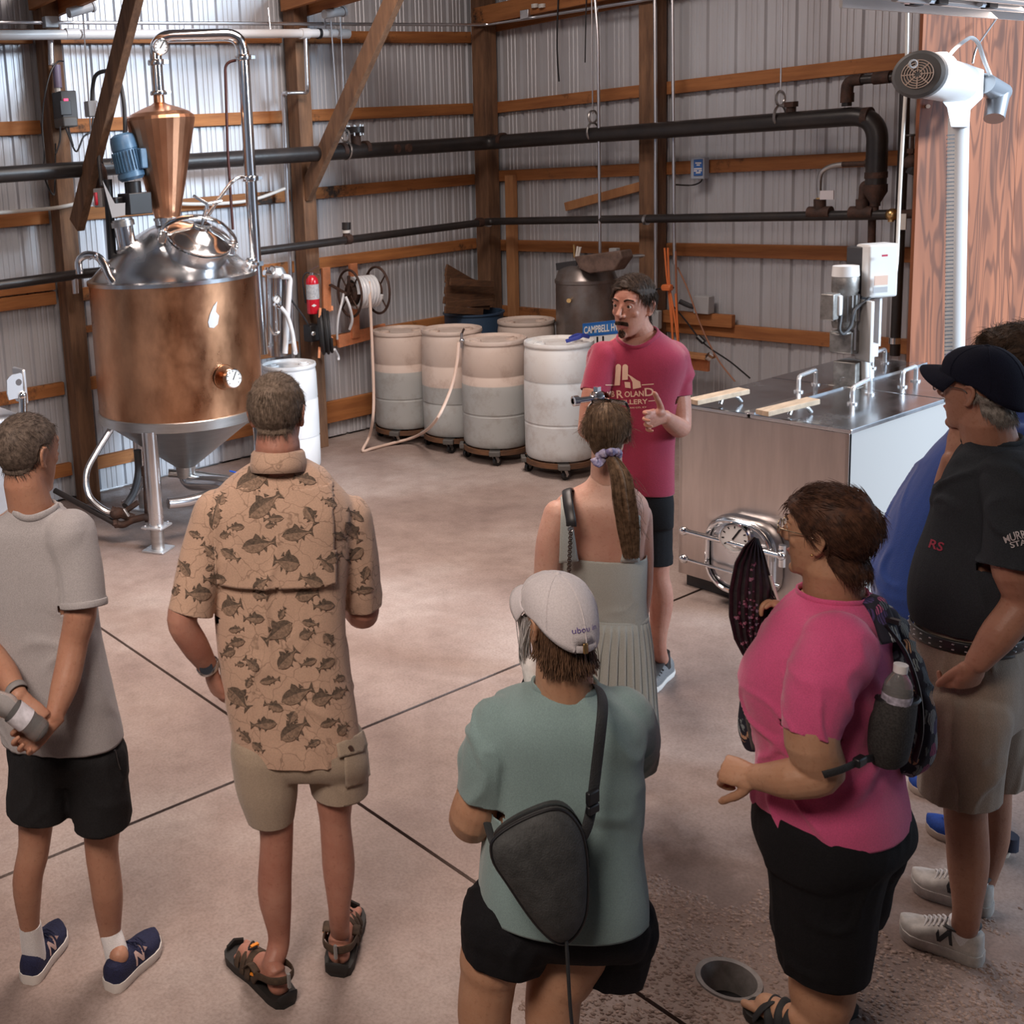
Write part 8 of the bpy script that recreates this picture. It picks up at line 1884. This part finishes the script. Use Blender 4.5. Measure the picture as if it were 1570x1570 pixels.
for (heel, toe), an in zip(SH, AN):
    d = toe-heel; L_ = d.length; d.normalize(); r = Vector((d.y,-d.x,0)); mb = MB()
    mb.ball(heel+d*.038+Z3*.045, .036, 14, 10); limb(mb, [an, heel+d*.06+Z3*.07, heel+d*(L_*.45)+Z3*.055, heel+d*(L_*.74)+Z3*.042], [.034,.038,.038,.036])
    for k in range(5): limb(mb, [heel+d*(L_*.70)+r*(.028-.014*k)+Z3*.040, heel+d*(L_*(.80+.045*k))+r*(.032-.016*k)+Z3*.032], [.012,.0095+.003*(k==4)], n=10)
    P.skin_group(mb, .0042)
    S = [0,.05,.15,.3,.5,.7,.85,.95,1.0]; Ww = [.18,.36,.42,.42,.42,.50,.50,.38,.16]
    pts = [heel-d*.012+d*(s_*(L_+.02))+r*(w_*.105) for s_, w_ in zip(S,Ww)]+[heel-d*.012+d*(s_*(L_+.02))-r*(w_*.105) for s_, w_ in reversed(list(zip(S,Ww)))]; n = len(pts)
    MB().add(pts+[p+Z3*.024 for p in pts], [tuple(range(n-1,-1,-1)), tuple(range(n,2*n))]+[(i,(i+1)%n,n+(i+1)%n,n+i) for i in range(n)]).build('sandal_sole', sandal_k, P.root, angle=40)
    def fp(s_, lat, z): return heel+d*(s_*L_)+r*lat+Z3*z
    for (s0_, s1_, z_) in ((.78,.50,.076),(.50,.78,.079),(.62,.36,.092),(.36,.30,.10)):
        MB().tube(smooth_path([fp(s0_,.052,.018), fp(s0_*.7+s1_*.3,.038,z_*.78), fp((s0_+s1_)/2,0,z_), fp(s0_*.3+s1_*.7,-.038,z_*.78), fp(s1_,-.052,.018)],4), [(.014,.003)]*17, 8, flat=d).build('sandal_strap', sand, P.root, angle=180)
H = Head(P.p(1266,824,.0), P.dirv(-6), pitch=0.03, s=.92, wide=1.0)
mb = MB(); H.build(mb, P.p(1280,932,.01), .064); hme = P.skin_group(mb, .0038)
P.finish_skin(SK['warm'], H); H.eyes(P.root, M['iris_brown'])
brh = hair_mat('chestnut_hair', (0.115,0.052,0.030), (0.035,0.017,0.012), 60, .42); H.brows(P.root, brh, .0035)
def pk_t(L): return .009+.011*np.clip((L[:,2]-.02)/.08,0,1)+.007*np.clip((-L[:,1]-.02)/.08,0,1)
shl = hair_shell(H, hme, pk_t, lambda L: hairline(L, .070, .025, -.095, -.022), 7.0, .006, 14.0)
flow = lambda l: (l[0]*6, -1.2-l[1]*4, -0.9) if l[2] < .09 else (l[0]*3, 0.3-l[1]*8, .15)
b = MB(); strands(b, H, *[shl[i] for i in (0,2,3)], 3200, .036, flow, .0010, 7, .35, .40, 4)
hair_obj('hair', H, shl, b, brh, P.root, P.off)
# spectacles
def glasses(P, H, m, half=True):
    g = MB()
    for q in (-1,1):
        c = H.p(q*.033, .106, .016); ux_, uy_ = H.v(1,-.25*q,0), H.v(0,0,1)
        g.tube([c+ux_*(.024*math.copysign(abs(math.cos(a))**.8,math.cos(a)))+uy_*(.017*math.copysign(abs(math.sin(a))**.8,math.sin(a))) for a in [2*PI*k/24 for k in range(24)]], .0014, 6, closed=True)
        g.tube(smooth_path([H.p(q*.058,.098,.020), H.p(q*.074,.070,.022), H.p(q*.081,.010,.022), H.p(q*.080,-.008,.010)],4), .0014, 6)
    g.tube(smooth_path([H.p(-.010,.110,.020), H.p(0,.113,.023), H.p(.010,.110,.020)],3), .0014, 6)
    o = g.build('spectacles', m, P.root, angle=180); stuff(o)
    for q in (-1,1):
        c = H.p(q*.033, .106, .016); ux_, uy_ = H.v(1,-.25*q,0), H.v(0,0,1)
        MB().add([c+ux_*(.0235*math.cos(a))+uy_*(.0165*math.sin(a)) for a in [2*PI*k/20 for k in range(20)]], [tuple(range(20))]).build('lens', M['lens'], o, smooth=False, solid=.0012)
glasses(P, H, M['wire'])
MB().ball(H.p(-.082,.000,-.028), .0035, 8, 6).build('earring', M['brass'], P.root)
secs = [P.sec(*a) for a in [(1195,1190,1352,.80),(1235,1176,1376,.84),(1275,1174,1384,.84),(1310,1190,1362,.66)]]
shorts(P, secs, [([P.p(1268,1285,-.03), P.p(1262,1390,-.03), P.p(1264,1500,-.02)], [.150,.124,.102], P.p(1264,1476,-.02)), ([P.p(1306,1285,.13), P.p(1304,1350,.15), P.p(1298,1430,.16)], [.130,.100,.074], P.p(1299,1402,.16))], .008, blk, 18.0, .008)
# backpack
bpk = thing('backpack', 'dark leafy floral backpack on the back of the woman in pink', 'backpack', P.p(1385,1080,.02))
def floral():
    m = mat('leafy_print', (0.016,0.016,0.030), 0.8); N = m.node_tree.nodes; L = m.node_tree.links; b = N['Principled BSDF']
    tc = N.new('ShaderNodeTexCoord'); mp = N.new('ShaderNodeMapping'); mp.inputs['Scale'].default_value = (40,40,22); mp.inputs['Rotation'].default_value = (.3,.5,.4); L.new(tc.outputs['Object'], mp.inputs[0])
    v = N.new('ShaderNodeTexVoronoi'); v.inputs['Scale'].default_value = 1.0; L.new(mp.outputs[0], v.inputs['Vector'])
    r = N.new('ShaderNodeValToRGB'); L.new(v.outputs['Distance'], r.inputs[0]); r.color_ramp.interpolation = 'CONSTANT'; r.color_ramp.elements[0].color = (1,1,1,1); r.color_ramp.elements[1].color = (0,0,0,1); r.color_ramp.elements[1].position = 0.52
    sx = N.new('ShaderNodeSeparateColor'); L.new(v.outputs['Color'], sx.inputs[0])
    c = N.new('ShaderNodeValToRGB'); L.new(sx.outputs[0], c.inputs[0]); c.color_ramp.interpolation = 'CONSTANT'; e = c.color_ramp.elements
    e[0].color = (0.22,0.26,0.27,1); e[0].position = 0; e[1].position = .30; e[1].color = (0.55,0.33,0.20,1)
    for p_, q_ in ((.45,(0.10,0.13,0.16,1)),(.62,(0.35,0.38,0.40,1)),(.78,(0.07,0.05,0.16,1)),(.92,(0.40,0.10,0.22,1))): x = e.new(p_); x.color = q_
    w = N.new('ShaderNodeTexWave'); w.inputs['Scale'].default_value = 60; w.inputs['Distortion'].default_value = 4; L.new(tc.outputs['Object'], w.inputs[0])
    mw = N.new('ShaderNodeMapRange'); mw.inputs[1].default_value = .2; mw.inputs[2].default_value = .5; L.new(w.outputs['Fac'], mw.inputs[0])
    fa = N.new('ShaderNodeMath'); fa.operation = 'MULTIPLY'; L.new(r.outputs[0], fa.inputs[0]); L.new(mw.outputs[0], fa.inputs[1])
    mx = N.new('ShaderNodeMix'); mx.data_type = 'RGBA'; L.new(fa.outputs[0], mx.inputs[0]); mx.inputs[6].default_value = (0.013,0.013,0.026,1); L.new(c.outputs[0], mx.inputs[7]); L.new(mx.outputs[2], b.inputs['Base Color']); return m
flo = floral()
mb = MB(); bs = [P.sec(*a) for a in [(928,1330,1362,1.0,-.02),(955,1330,1386,1.5,-.03),(1000,1336,1408,1.7,-.04),(1050,1338,1420,1.7,-.04),(1100,1336,1426,1.7,-.04),(1140,1330,1424,1.7,-.04),(1165,1332,1412,1.6,-.04),(1176,1342,1398,1.4,-.04)]]
loft(mb, interp_secs(bs)); me = remesh(mb, .007, 5); folds(me, .008, 9, (1,1,.7), 71.0)
to_obj('pack_body', me, flo, bpk, root_loc(bpk))
MB().tube(smooth_path([P.p(1358,958,-.12), P.p(1388,1000,-.15), P.p(1408,1060,-.16), P.p(1412,1120,-.16), P.p(1402,1165,-.14)],5), [(.010,.004)]*21, 8).build('zip_edge', M['black'], bpk)
mesh_m = mat('mesh_pocket', (0.030,0.028,0.027), 0.85, var=(220,0.5,1))
mb = MB(); loft(mb, interp_secs([P.sec(*a) for a in [(1068,1350,1402,.8,-.17),(1100,1340,1398,.8,-.18),(1140,1336,1392,.8,-.18),(1168,1340,1386,.7,-.17)]])); me = remesh(mb, .007, 3); to_obj('mesh_pocket', me, mesh_m, bpk, root_loc(bpk))
MB().tube([c+x for c, x in [(P.p(1376,1070,-.17), HR*(.045*math.cos(2*PI*k/24))+HF*(.034*math.sin(2*PI*k/24))) for k in range(24)]], .006, 6, closed=True).build('pocket_rim', M['black'], bpk)
MB().tube(smooth_path([P.p(1336,940,-.08), P.p(1330,920,-.09), P.p(1318,905,-.10), P.p(1290,925,-.20)],5), [(.022,.006)]*16, 8, flat=HF).build('shoulder_strap', flo, bpk, angle=180) if False else MB().tube(smooth_path([P.p(1366,985,-.12), P.p(1354,948,-.10), P.p(1340,922,-.08), P.p(1324,914,.0)],5), [(.026,.007)]*16, 8, flat=HR).build('shoulder_strap', flo, bpk, angle=180)
MB().box(P.p(1370,952,-.12), (.012,.03,.012)).build('strap_adjuster', M['black'], bpk)
MB().tube(smooth_path([P.p(1348,1160,-.16), P.p(1322,1166,-.235), P.p(1290,1180,-.265), P.p(1262,1188,-.26)],5), [(.010,.003)]*16, 8, flat=Z3).build('waist_strap', strm, bpk, angle=180)
MB().box(P.p(1318,1167,-.245), (.035,.018,.022)).build('buckle', M['black'], bpk, bevel=.004)
MB().tube(smooth_path([P.p(1162,1016,.12), P.p(1146,1050,.10), P.p(1150,1100,.08), P.p(1160,1150,.05)],5), [(.020,.006)]*16, 8, flat=HF).build('chest_strap', M['black'], bpk, angle=180)
mb = MB(); loft(mb, interp_secs([P.sec(*a) for a in [(1050,1140,1152,1.5,.12),(1085,1134,1154,1.8,.12),(1120,1132,1154,1.8,.12),(1150,1142,1158,1.6,.12)]])); me = remesh(mb, .006, 3); to_obj('front_pouch', me, flo, bpk, root_loc(bpk))
wbt = thing('drink_bottle', 'half full clear drink bottle in the side pocket of the backpack', 'bottle', P.p(1378,1060,-.18))
b0, b1 = P.p(1370,1110,-.18), P.p(1381,1024,-.185); ax_ = (b1-b0).normalized(); bl = (b1-b0).length
MB().lathe([(0,0),(.030,.004),(.031,.02),(.031,bl*.62),(.028,bl*.74),(.016,bl*.90),(.013,bl*.93),(.013,bl)], b0, ax_, n=26, cap=False).build('bottle_body', bpy.data.materials['bottle_plastic'], wbt, angle=180)
MB().lathe([(.015,bl*.93),(.0155,bl*1.06),(0,bl*1.07)], b0, ax_, n=18).build('cap', M['white'], wbt)
MB().lathe([(.0318,bl*.36),(.0318,bl*.56)], b0, ax_, n=26, cap=False).build('paper_label', mat('lilac_label', (0.50,0.48,0.58), 0.5, var=(50,0.5,2)), wbt)
# hand fan
hf = thing('hand_fan', 'open black hand fan with pink blossom print', 'fan', P.p(1160,940,.10))
lf = [(1156,823),(1140,838),(1127,862),(1118,905),(1118,945),(1126,980),(1138,1003),(1153,1021)]; rt = [(1163,826),(1172,850),(1180,878),(1187,900),(1186,920),(1178,955),(1168,990),(1157,1019)]
vs = []; n = 13
for i, (a_, c_) in enumerate(zip(lf, rt)):
    for k in range(n):
        t = k/(n-1); d_ = .06+.10*t+(.006 if k % 2 else -.006); vs.append(P.p(a_[0]*(1-t)+c_[0]*t, a_[1]*(1-t)+c_[1]*t, d_))
fs = [(i*n+k, i*n+k+1, (i+1)*n+k+1, (i+1)*n+k) for i in range(len(lf)-1) for k in range(n-1)]
leaf = MB().add(vs, fs).build('fan_leaf', mat('fan_black_silk', (0.012,0.010,0.016), 0.6, var=(60,(0.035,0.03,0.028),3)), hf, smooth=False, solid=.002)
fbv = BVHTree.FromPolygons(vs, fs); fl1, fl2 = MB(), MB(); R_ = random.Random(77)
for (x_, y_) in [(1146,905),(1150,918),(1144,930),(1155,935),(1149,945),(1140,955),(1135,940),(1152,960),(1160,950),(1146,970),(1155,980),(1142,985),(1160,985),(1150,995),(1146,1005),(1164,935),(1137,925),(1156,865),(1130,948),(1150,890),(1160,970)]:
    for _ in range(4):
        xx, yy = x_+R_.gauss(0,3.2), y_+R_.gauss(0,3.5); c = P.p(xx, yy, .1); vd = (c-CAM).normalized(); ux_ = (HR-vd*HR.dot(vd)).normalized(); uy_ = ux_.cross(vd); rr = .0042*R_.uniform(.6,1.3)
        pv = [(0,0)]+[(rr*(1 if k%2 else .5)*math.cos(2*PI*k/10+xx), rr*(1 if k%2 else .5)*math.sin(2*PI*k/10+xx)) for k in range(10)]
        out, okF = decal(fbv, pv, [(0,k+1,(k+1)%10+1) for k in range(10)], c, ux_, uy_, vd, .0022); (fl1 if R_.random() < .6 else fl2).add(out, okF)
stuff(fl1.build('blossom_print', mat('pink_blossom', (0.42,0.19,0.27), 0.8), leaf, smooth=False)); stuff(fl2.build('blossom_print', mat('mauve_blossom', (0.30,0.20,0.30), 0.8), leaf, smooth=False))
MB().tube([P.p(1196,936,.15), P.p(1181,882,.155)], .0045, 8).build('guard_stick', M['offwhite'], hf)
for k in range(6): MB().bar(P.p(1192,925,.15), P.p(1184-k*2,905+k*6,.15-.005*k), .004, .002).build('rib', M['black'], hf)

# ================================================================== man in the navy cap
P = Person(2.98, 1490, -66, fl(1455,1440), 'man in navy cap, charcoal t-shirt and khaki shorts, hand on his chin')
secs = [P.sec(*a) for a in [(668,1488,1552,.95),(680,1480,1574,.85),(698,1474,1602,.70),(725,1464,1618,.66),(765,1452,1624,.72),(810,1438,1622,.82),(855,1422,1614,.90),(900,1413,1602,.92),(935,1412,1580,.90),(958,1417,1560,.86),(985,1418,1556,.84)]]
mb = MB(); loft(mb, interp_secs(secs))
sN = [P.p(1556,742,-.15), P.p(1556,800,-.19), P.p(1548,876,-.21)]; sFar = [P.p(1508,728,.14), P.p(1485,765,.16), P.p(1466,796,.14)]
limb(mb, sN, [.080,.074,.072], cap=False); limb(mb, sFar, [.075,.068,.062], cap=False)
char = cloth('charcoal_tee', (0.030,0.034,0.040), 0.85, 0.2, 300); hemc = P.p(1485,950)
shc = shirt(P, mb, .007, char, hemc.z, hemc, [(P.p(1549,868,-.21), sN[2]-sN[1], .080), (P.p(1468,792,.14), sFar[2]-sFar[1], .085)], (.014, 6.0, (1,1,.8), 81.0), neck=(P.p(1520,668,.0), .072), band_w=.006)
cbv = P.last_bvh
mb = MB(); loft(mb, interp_secs(inset(secs[:-1], .88), 2)); P.skin_group(mb, .012, 2)
mb = MB(); limb(mb, [P.p(1556,755,-.15), P.p(1552,860,-.21), P.p(1568,920,-.21), P.p(1535,968,-.21), P.p(1500,1014,-.19)], [.056,.051,.047,.044,.031])
hand(mb, P.p(1499,1016,-.19), P.p(1476,1062,-.14)-P.p(1499,1016,-.19), -HF*.95+HR*.1, 1, (.75,.8,.85,.9), (.45,.3), 1.03); P.skin_group(mb, .0036)
mb = MB(); limb(mb, [P.p(1505,735,.14), P.p(1470,790,.14), P.p(1456,808,.11), P.p(1456,755,.07), P.p(1462,706,.04)], [.054,.049,.044,.041,.030])
hand(mb, P.p(1462,703,.04), Z3*.95+HR*.25, -HR*.9-HF*.2, 1, (.95,1.05,1.1,1.15), (.75,.65), 1.0); P.skin_group(mb, .0036)
SH = [(fl(1508,1478), fl(1380,1428)), (fl(1522,1402), fl(1398,1356))]; AN = [ankle_of(q, .052, .085) for q in SH]
for pts, rad in (([P.p(1482,1110,-.05), P.p(1480,1215,-.06), P.p(1480,1245,-.07), P.p(1484,1312,-.09), P.p(1482,1400,-.13), AN[0]], [.09,.060,.054,.053,.035,.033]), ([P.p(1520,1100,.12), P.p(1520,1185,.12), P.p(1520,1215,.12), P.p(1518,1280,.12), P.p(1506,1350,.10), AN[1]], [.09,.058,.052,.051,.034,.033])):
    mb = MB(); limb(mb, pts, rad); P.skin_group(mb, .0065)
H = Head(P.p(1502,602,.0), P.dirv(4), pitch=0.02, s=.93, wide=1.0)
mb = MB(); H.build(mb, P.p(1520,690,.0), .062); hme = P.skin_group(mb, .0038)
P.finish_skin(SK['deep'], H); H.eyes(P.root, M['iris_brown'])
gh = hair_mat('grey_hair', (0.34,0.31,0.28), (0.14,0.125,0.11), 80)
shl = hair_shell(H, hme, .007, lambda L: (hairline(L, .2, .035, -.075, .015)) & (L[:,2] < .022+.55*np.minimum(L[:,1]+.02,0)) & (L[:,1] < .02), 9.0, .002)
b = MB(); strands(b, H, *[shl[i] for i in (0,2,3)], 1800, .024, lambda l: (l[0]*2, -.5, -.9), .0008, 9, .2)
hair_obj('hair', H, shl, b, gh, P.root, P.off)
navyc = cloth('navy_cap_cotton', (0.008,0.009,0.020), 0.85, 0.2, 260)
co = cap(P, H, navyc, 'cap')
V, F = text_mesh('Ky', 1.0); 
bvc = BVHTree.FromObject(co, bpy.context.evaluated_depsgraph_get()); off_ = Vector(P.off); xs = [v.x for v in V]; ys_ = [v.y for v in V]
ctr = H.p(0,.135,.108); dv = H.v(0,-1,0); out = []
for v in V:
    o_ = ctr-H.v(1,0,0)*((v.x-(max(xs)+min(xs))/2)*.060/(max(xs)-min(xs)))+H.v(0,0,1)*((v.y-(max(ys_)+min(ys_))/2)*.045/(max(ys_)-min(ys_))); h_ = bvc.ray_cast(o_-off_, dv, .3); out.append((h_[0]+off_-dv*.003) if h_[0] is not None else o_+dv*.1)
MB().add(out, F).build('cap_lettering', mat('pale_blue_thread', (0.40,0.44,0.70), 0.7), co, smooth=False)
glasses(P, H, mat('dark_wire', (0.03,0.025,0.025), 0.3))
# belt and shorts
kh2 = cloth('dark_khaki_shorts', (0.30,0.235,0.18), 0.9, 0.14, 240)
secs = [P.sec(*a) for a in [(950,1420,1552,.86),(975,1416,1556,.86),(1010,1410,1562,.86),(1060,1414,1562,.84),(1100,1418,1560,.74)]]
shk = shorts(P, secs, [([P.p(1478,1085,-.06), P.p(1476,1150,-.06), P.p(1472,1235,-.05)], [.116,.112,.108], P.p(1473,1213,-.05)), ([P.p(1520,1085,.11), P.p(1520,1140,.11), P.p(1519,1215,.11)], [.105,.098,.092], P.p(1519,1192,.11))], .0075, kh2, 22.0, .010)
c, a, bb, R_x, F_x, e = P.sec(964, 1411, 1560, .90); blt = MB().tube([c+R_x*(a*1.02*math.cos(2*PI*k/60))+F_x*(bb*1.02*math.sin(2*PI*k/60)) for k in range(60)], [(.019,.003)]*60, 8, closed=True, flat=Z3).build('belt', mat('black_belt', (0.010,0.010,0.011), 0.4), shk, angle=180)
bh_ = MB()
for k in range(60):
    if k % 2: continue
    t = 2*PI*k/60; d_ = R_x*(a*1.036*math.cos(t))+F_x*(bb*1.036*math.sin(t))
    for dz in (-.008,.008): bh_.box(c+d_+Z3*dz, (.006,.006,.002))
stuff(bh_.build('belt_eyelets', M['steel_satin'], blt, smooth=False))
patch(P.last_bvh, [(1520,1003),(1553,999),(1553,1008),(1521,1013)], P.D, .004, 'back_pocket_welt', M['black'], shk)
# printed letters on sleeve and chest
def print_on(P, bv, s_, xy, wd, hg, m, parent, dd, tilt=0.0, arc=0.0, name='lettering'):
    V, F = text_mesh(s_, 1.0, bold=.02); xs = [v.x for v in V]; ys_ = [v.y for v in V]; c = P.p(xy[0], xy[1], dd); k = P.m(1.0, c); vd = (c-CAM).normalized(); ux_ = (HR-vd*HR.dot(vd)).normalized(); uy_ = ux_.cross(vd); uy_ = uy_ if uy_.z > 0 else -uy_
    ux_, uy_ = ux_*math.cos(tilt)+uy_*math.sin(tilt), uy_*math.cos(tilt)-ux_*math.sin(tilt); pv = []
    for v in V:
        u = (v.x-(max(xs)+min(xs))/2)/(max(xs)-min(xs)); w_ = (v.y-(max(ys_)+min(ys_))/2)/(max(ys_)-min(ys_)); pv.append((u*wd*k, (w_*hg - arc*u*u)*k))
    V2, F2 = subdiv2d(pv, F, 0); out, okF = decal(bv, V2, F2, c, ux_, uy_, vd, .003); o = MB().add(out, okF).build(name, m, parent, smooth=False); return stuff(o)
lp = mat('pale_grey_print', (0.50,0.46,0.47), 0.8); print_on(P, cbv, 'MURRAY', (1564,820), 42, 11, lp, shc, -.25, .12, 14); print_on(P, cbv, 'STATE', (1569,831), 34, 9, lp, shc, -.25, .10, 8)
print_on(P, cbv, 'RS', (1437,836), 18, 14, mat('maroon_print', (0.28,0.03,0.06), 0.8), shc, -.05, -.45, name='chest_letters')
wsh = mat('white_leather', (0.52,0.49,0.46), 0.55, var=(25,0.25,5)); dkg = mat('dark_trim', (0.03,0.03,0.032), 0.6)
for q_, an in zip(SH, AN):
    heel, d, r, L_, top, up = shoe(P.root, q_[0], q_[1], .112, wsh, wsh, .10, .062, .034, name='trainer')
    MB().tube([an+Z3*.03, an-Z3*.03], [.037,.040], 22).build('sock', M['white_sock'], P.root)
    bv = BVHTree.FromObject(up, bpy.context.evaluated_depsgraph_get()); bofs = Vector(P.off); V2, F2 = subdiv2d(N2, [tuple(range(10))], 1); o_ = heel+d*(L_*0.44)+Z3*0.066
    sd = -r if (-r).dot(-HF) > 0 else r; out = []
    for v in V2:
        h_ = bv.ray_cast(o_+d*v[0]+Z3*v[1]+sd*0.2-bofs, -sd, .4); out.append((h_[0]+bofs+sd*0.0015) if h_[0] is not None else o_)
    MB().add(out, F2).build('side_letter', dkg, up, smooth=False)
    for k in range(5):
        q = heel+d*(L_*(0.46+0.055*k)); zz = top(0.46+0.055*k)+0.004; MB().tube(smooth_path([q-r*.026+Z3*(zz-.008), q+Z3*(zz+.004), q+d*.012+r*.026+Z3*(zz-.008)],3), .0032, 6).build('lace', M['white_sock'], up)
    MB().tube([heel+d*(.056+ .042*math.cos(t))+r*(.038*math.sin(t))+Z3*(top(.3)+.004-.012*math.cos(t*1)) for t in [2*PI*k/24 for k in range(24)]], .006, 8, closed=True).build('collar_trim', dkg, up)

# ================================================================== man in blue behind him
P = Person(3.45, 1470, -72, fl(1470,1270), 'dark-haired man in bright blue t-shirt and brown shorts behind the man in the cap')
secs = [P.sec(*a) for a in [(610,1528,1592,.95),(626,1512,1612,.8),(650,1488,1630,.70),(690,1450,1632,.74),(740,1418,1626,.86),(790,1390,1612,.94),(840,1370,1592,.98),(885,1358,1572,.98),(918,1358,1560,.96),(950,1364,1554,.92),(985,1370,1550,.9)]]
mb = MB(); loft(mb, interp_secs(secs)); sN = [P.p(1566,690,-.15), P.p(1560,740,-.19), P.p(1548,800,-.21)]; sFar = [P.p(1510,670,.15), P.p(1480,705,.19), P.p(1462,745,.22)]
limb(mb, sN, [.080,.074,.070], cap=False); limb(mb, sFar, [.075,.068,.062], cap=False)
blue = cloth('royal_blue_tee', (0.014,0.055,0.27), 0.85, 0.15, 300); hemc = P.p(1460,945)
shb = shirt(P, mb, .0075, blue, hemc.z, hemc, [(P.p(1549,792,-.21), sN[2]-sN[1], .080), (P.p(1464,740,.22), sFar[2]-sFar[1], .085)], (.010, 5.5, (1,1,.6), 91.0), neck=(P.p(1560,612,.0), .072))
MB().tube([c+R_x*(a*1.0*math.cos(2*PI*k/60))+F_x*(bb*1.0*math.sin(2*PI*k/60)) for (c,a,bb,R_x,F_x,e) in [P.sec(934,1359,1557,.95)] for k in range(60)], [(.012,.0015)]*60, 8, closed=True, flat=Z3).build('hem_band', blue, shb, angle=180)
mb = MB(); loft(mb, interp_secs(inset(secs[:-1], .88), 2)); P.skin_group(mb, .012, 2)
mb = MB(); limb(mb, [P.p(1566,700,-.15), P.p(1550,800,-.21), P.p(1545,850,-.21), P.p(1530,900,-.2), P.p(1512,940,-.18)], [.056,.05,.046,.043,.03]); hand(mb, P.p(1511,943,-.18), -Z3, -HF, 1, (.4,.4,.4,.4)); P.skin_group(mb, .005)
mb = MB(); limb(mb, [P.p(1506,680,.15), P.p(1464,745,.21), P.p(1452,790,.2), P.p(1470,740,.15), P.p(1490,700,.1)], [.054,.049,.044,.040,.03]); hand(mb, P.p(1492,697,.1), Z3, HR, 1, (.9,.9,.9,.9)); P.skin_group(mb, .005)
SH = [(fl(1548,1312), fl(1420,1270)), (fl(1508,1238), fl(1393,1206))]; AN = [ankle_of(q, .052, .085) for q in SH]
for pts, rad in (([P.p(1470,1010,-.05), P.p(1480,1110,-.05), P.p(1490,1150,-.04), P.p(1505,1200,-.02), AN[0]+Z3*.08, AN[0]], [.09,.060,.054,.054,.035,.033]), ([P.p(1470,1010,.12), P.p(1475,1080,.12), P.p(1478,1120,.12), P.p(1482,1160,.12), AN[1]+Z3*.08, AN[1]], [.09,.058,.052,.051,.034,.033])):
    mb = MB(); limb(mb, pts, rad); P.skin_group(mb, .0075)
H = Head(P.p(1552,572,.0), P.dirv(8), pitch=0.0, s=1.0)
mb = MB(); H.build(mb, P.p(1562,640,.0), .060); hme = P.skin_group(mb, .0042)
P.finish_skin(SK['deep'], H); H.eyes(P.root, M['iris_brown'])
shl = hair_shell(H, hme, lambda L: .012+.022*np.clip((L[:,2]-.03)/.08,0,1), lambda L: hairline(L, .080, .030, -.08, -.005), 11.0, .009, 9.0)
b = MB(); strands(b, H, *[shl[i] for i in (0,2,3)], 2600, .045, lambda l: (l[0]*3+math.sin(l[1]*90), .3-l[1]*4, -.4), .0009, 12, .5, .6, 4)
hair_obj('hair', H, shl, b, hair_mat('wavy_brown_hair', (0.085,0.050,0.030), (0.028,0.017,0.012), 50, .4), P.root, P.off)
brs = cloth('brown_shorts', (0.20,0.115,0.060), 0.9, 0.14, 240)
secs = [P.sec(*a) for a in [(930,1378,1545,.86),(960,1376,1546,.86),(1000,1382,1544,.84),(1030,1388,1540,.74)]]
shorts(P, secs, [([P.p(1455,1020,-.05), P.p(1460,1060,-.05), P.p(1468,1110,-.05)], [.115,.11,.10], P.p(1467,1098,-.05)), ([P.p(1452,1020,.12), P.p(1458,1055,.12), P.p(1464,1090,.12)], [.112,.105,.098], P.p(1463,1080,.12))], .0075, brs, 25.0, .006)
bsh = mat('blue_canvas_shoe', (0.010,0.060,0.34), 0.8, var=(160,0.2,2)); nvy = mat('navy_canvas', (0.02,0.025,0.05), 0.8)
for q_, an in zip(SH, AN):
    heel, d, r, L_, top, up = shoe(P.root, q_[0], q_[1], .108, bsh, mat('pale_shoe_sole', (0.50,0.42,0.36), 0.6), .08, .058, .026, name='slip_on')
    MB().tube(smooth_path([heel+d*(L_*.30)+r*.040+Z3*(top(.3)*.93), heel+d*(L_*.55)+r*.034+Z3*(top(.55)*.90), heel+d*(L_*.80)+Z3*(top(.8)+.001), heel+d*(L_*.55)-r*.034+Z3*(top(.55)*.90), heel+d*(L_*.30)-r*.040+Z3*(top(.3)*.93)],4), .0035, 6).build('apron_seam', bsh, up)
    MB().tube([heel+d*.012+Z3*.03, heel+d*.006+Z3*.075], [.036,.030], 14).build('heel_patch', nvy, up)
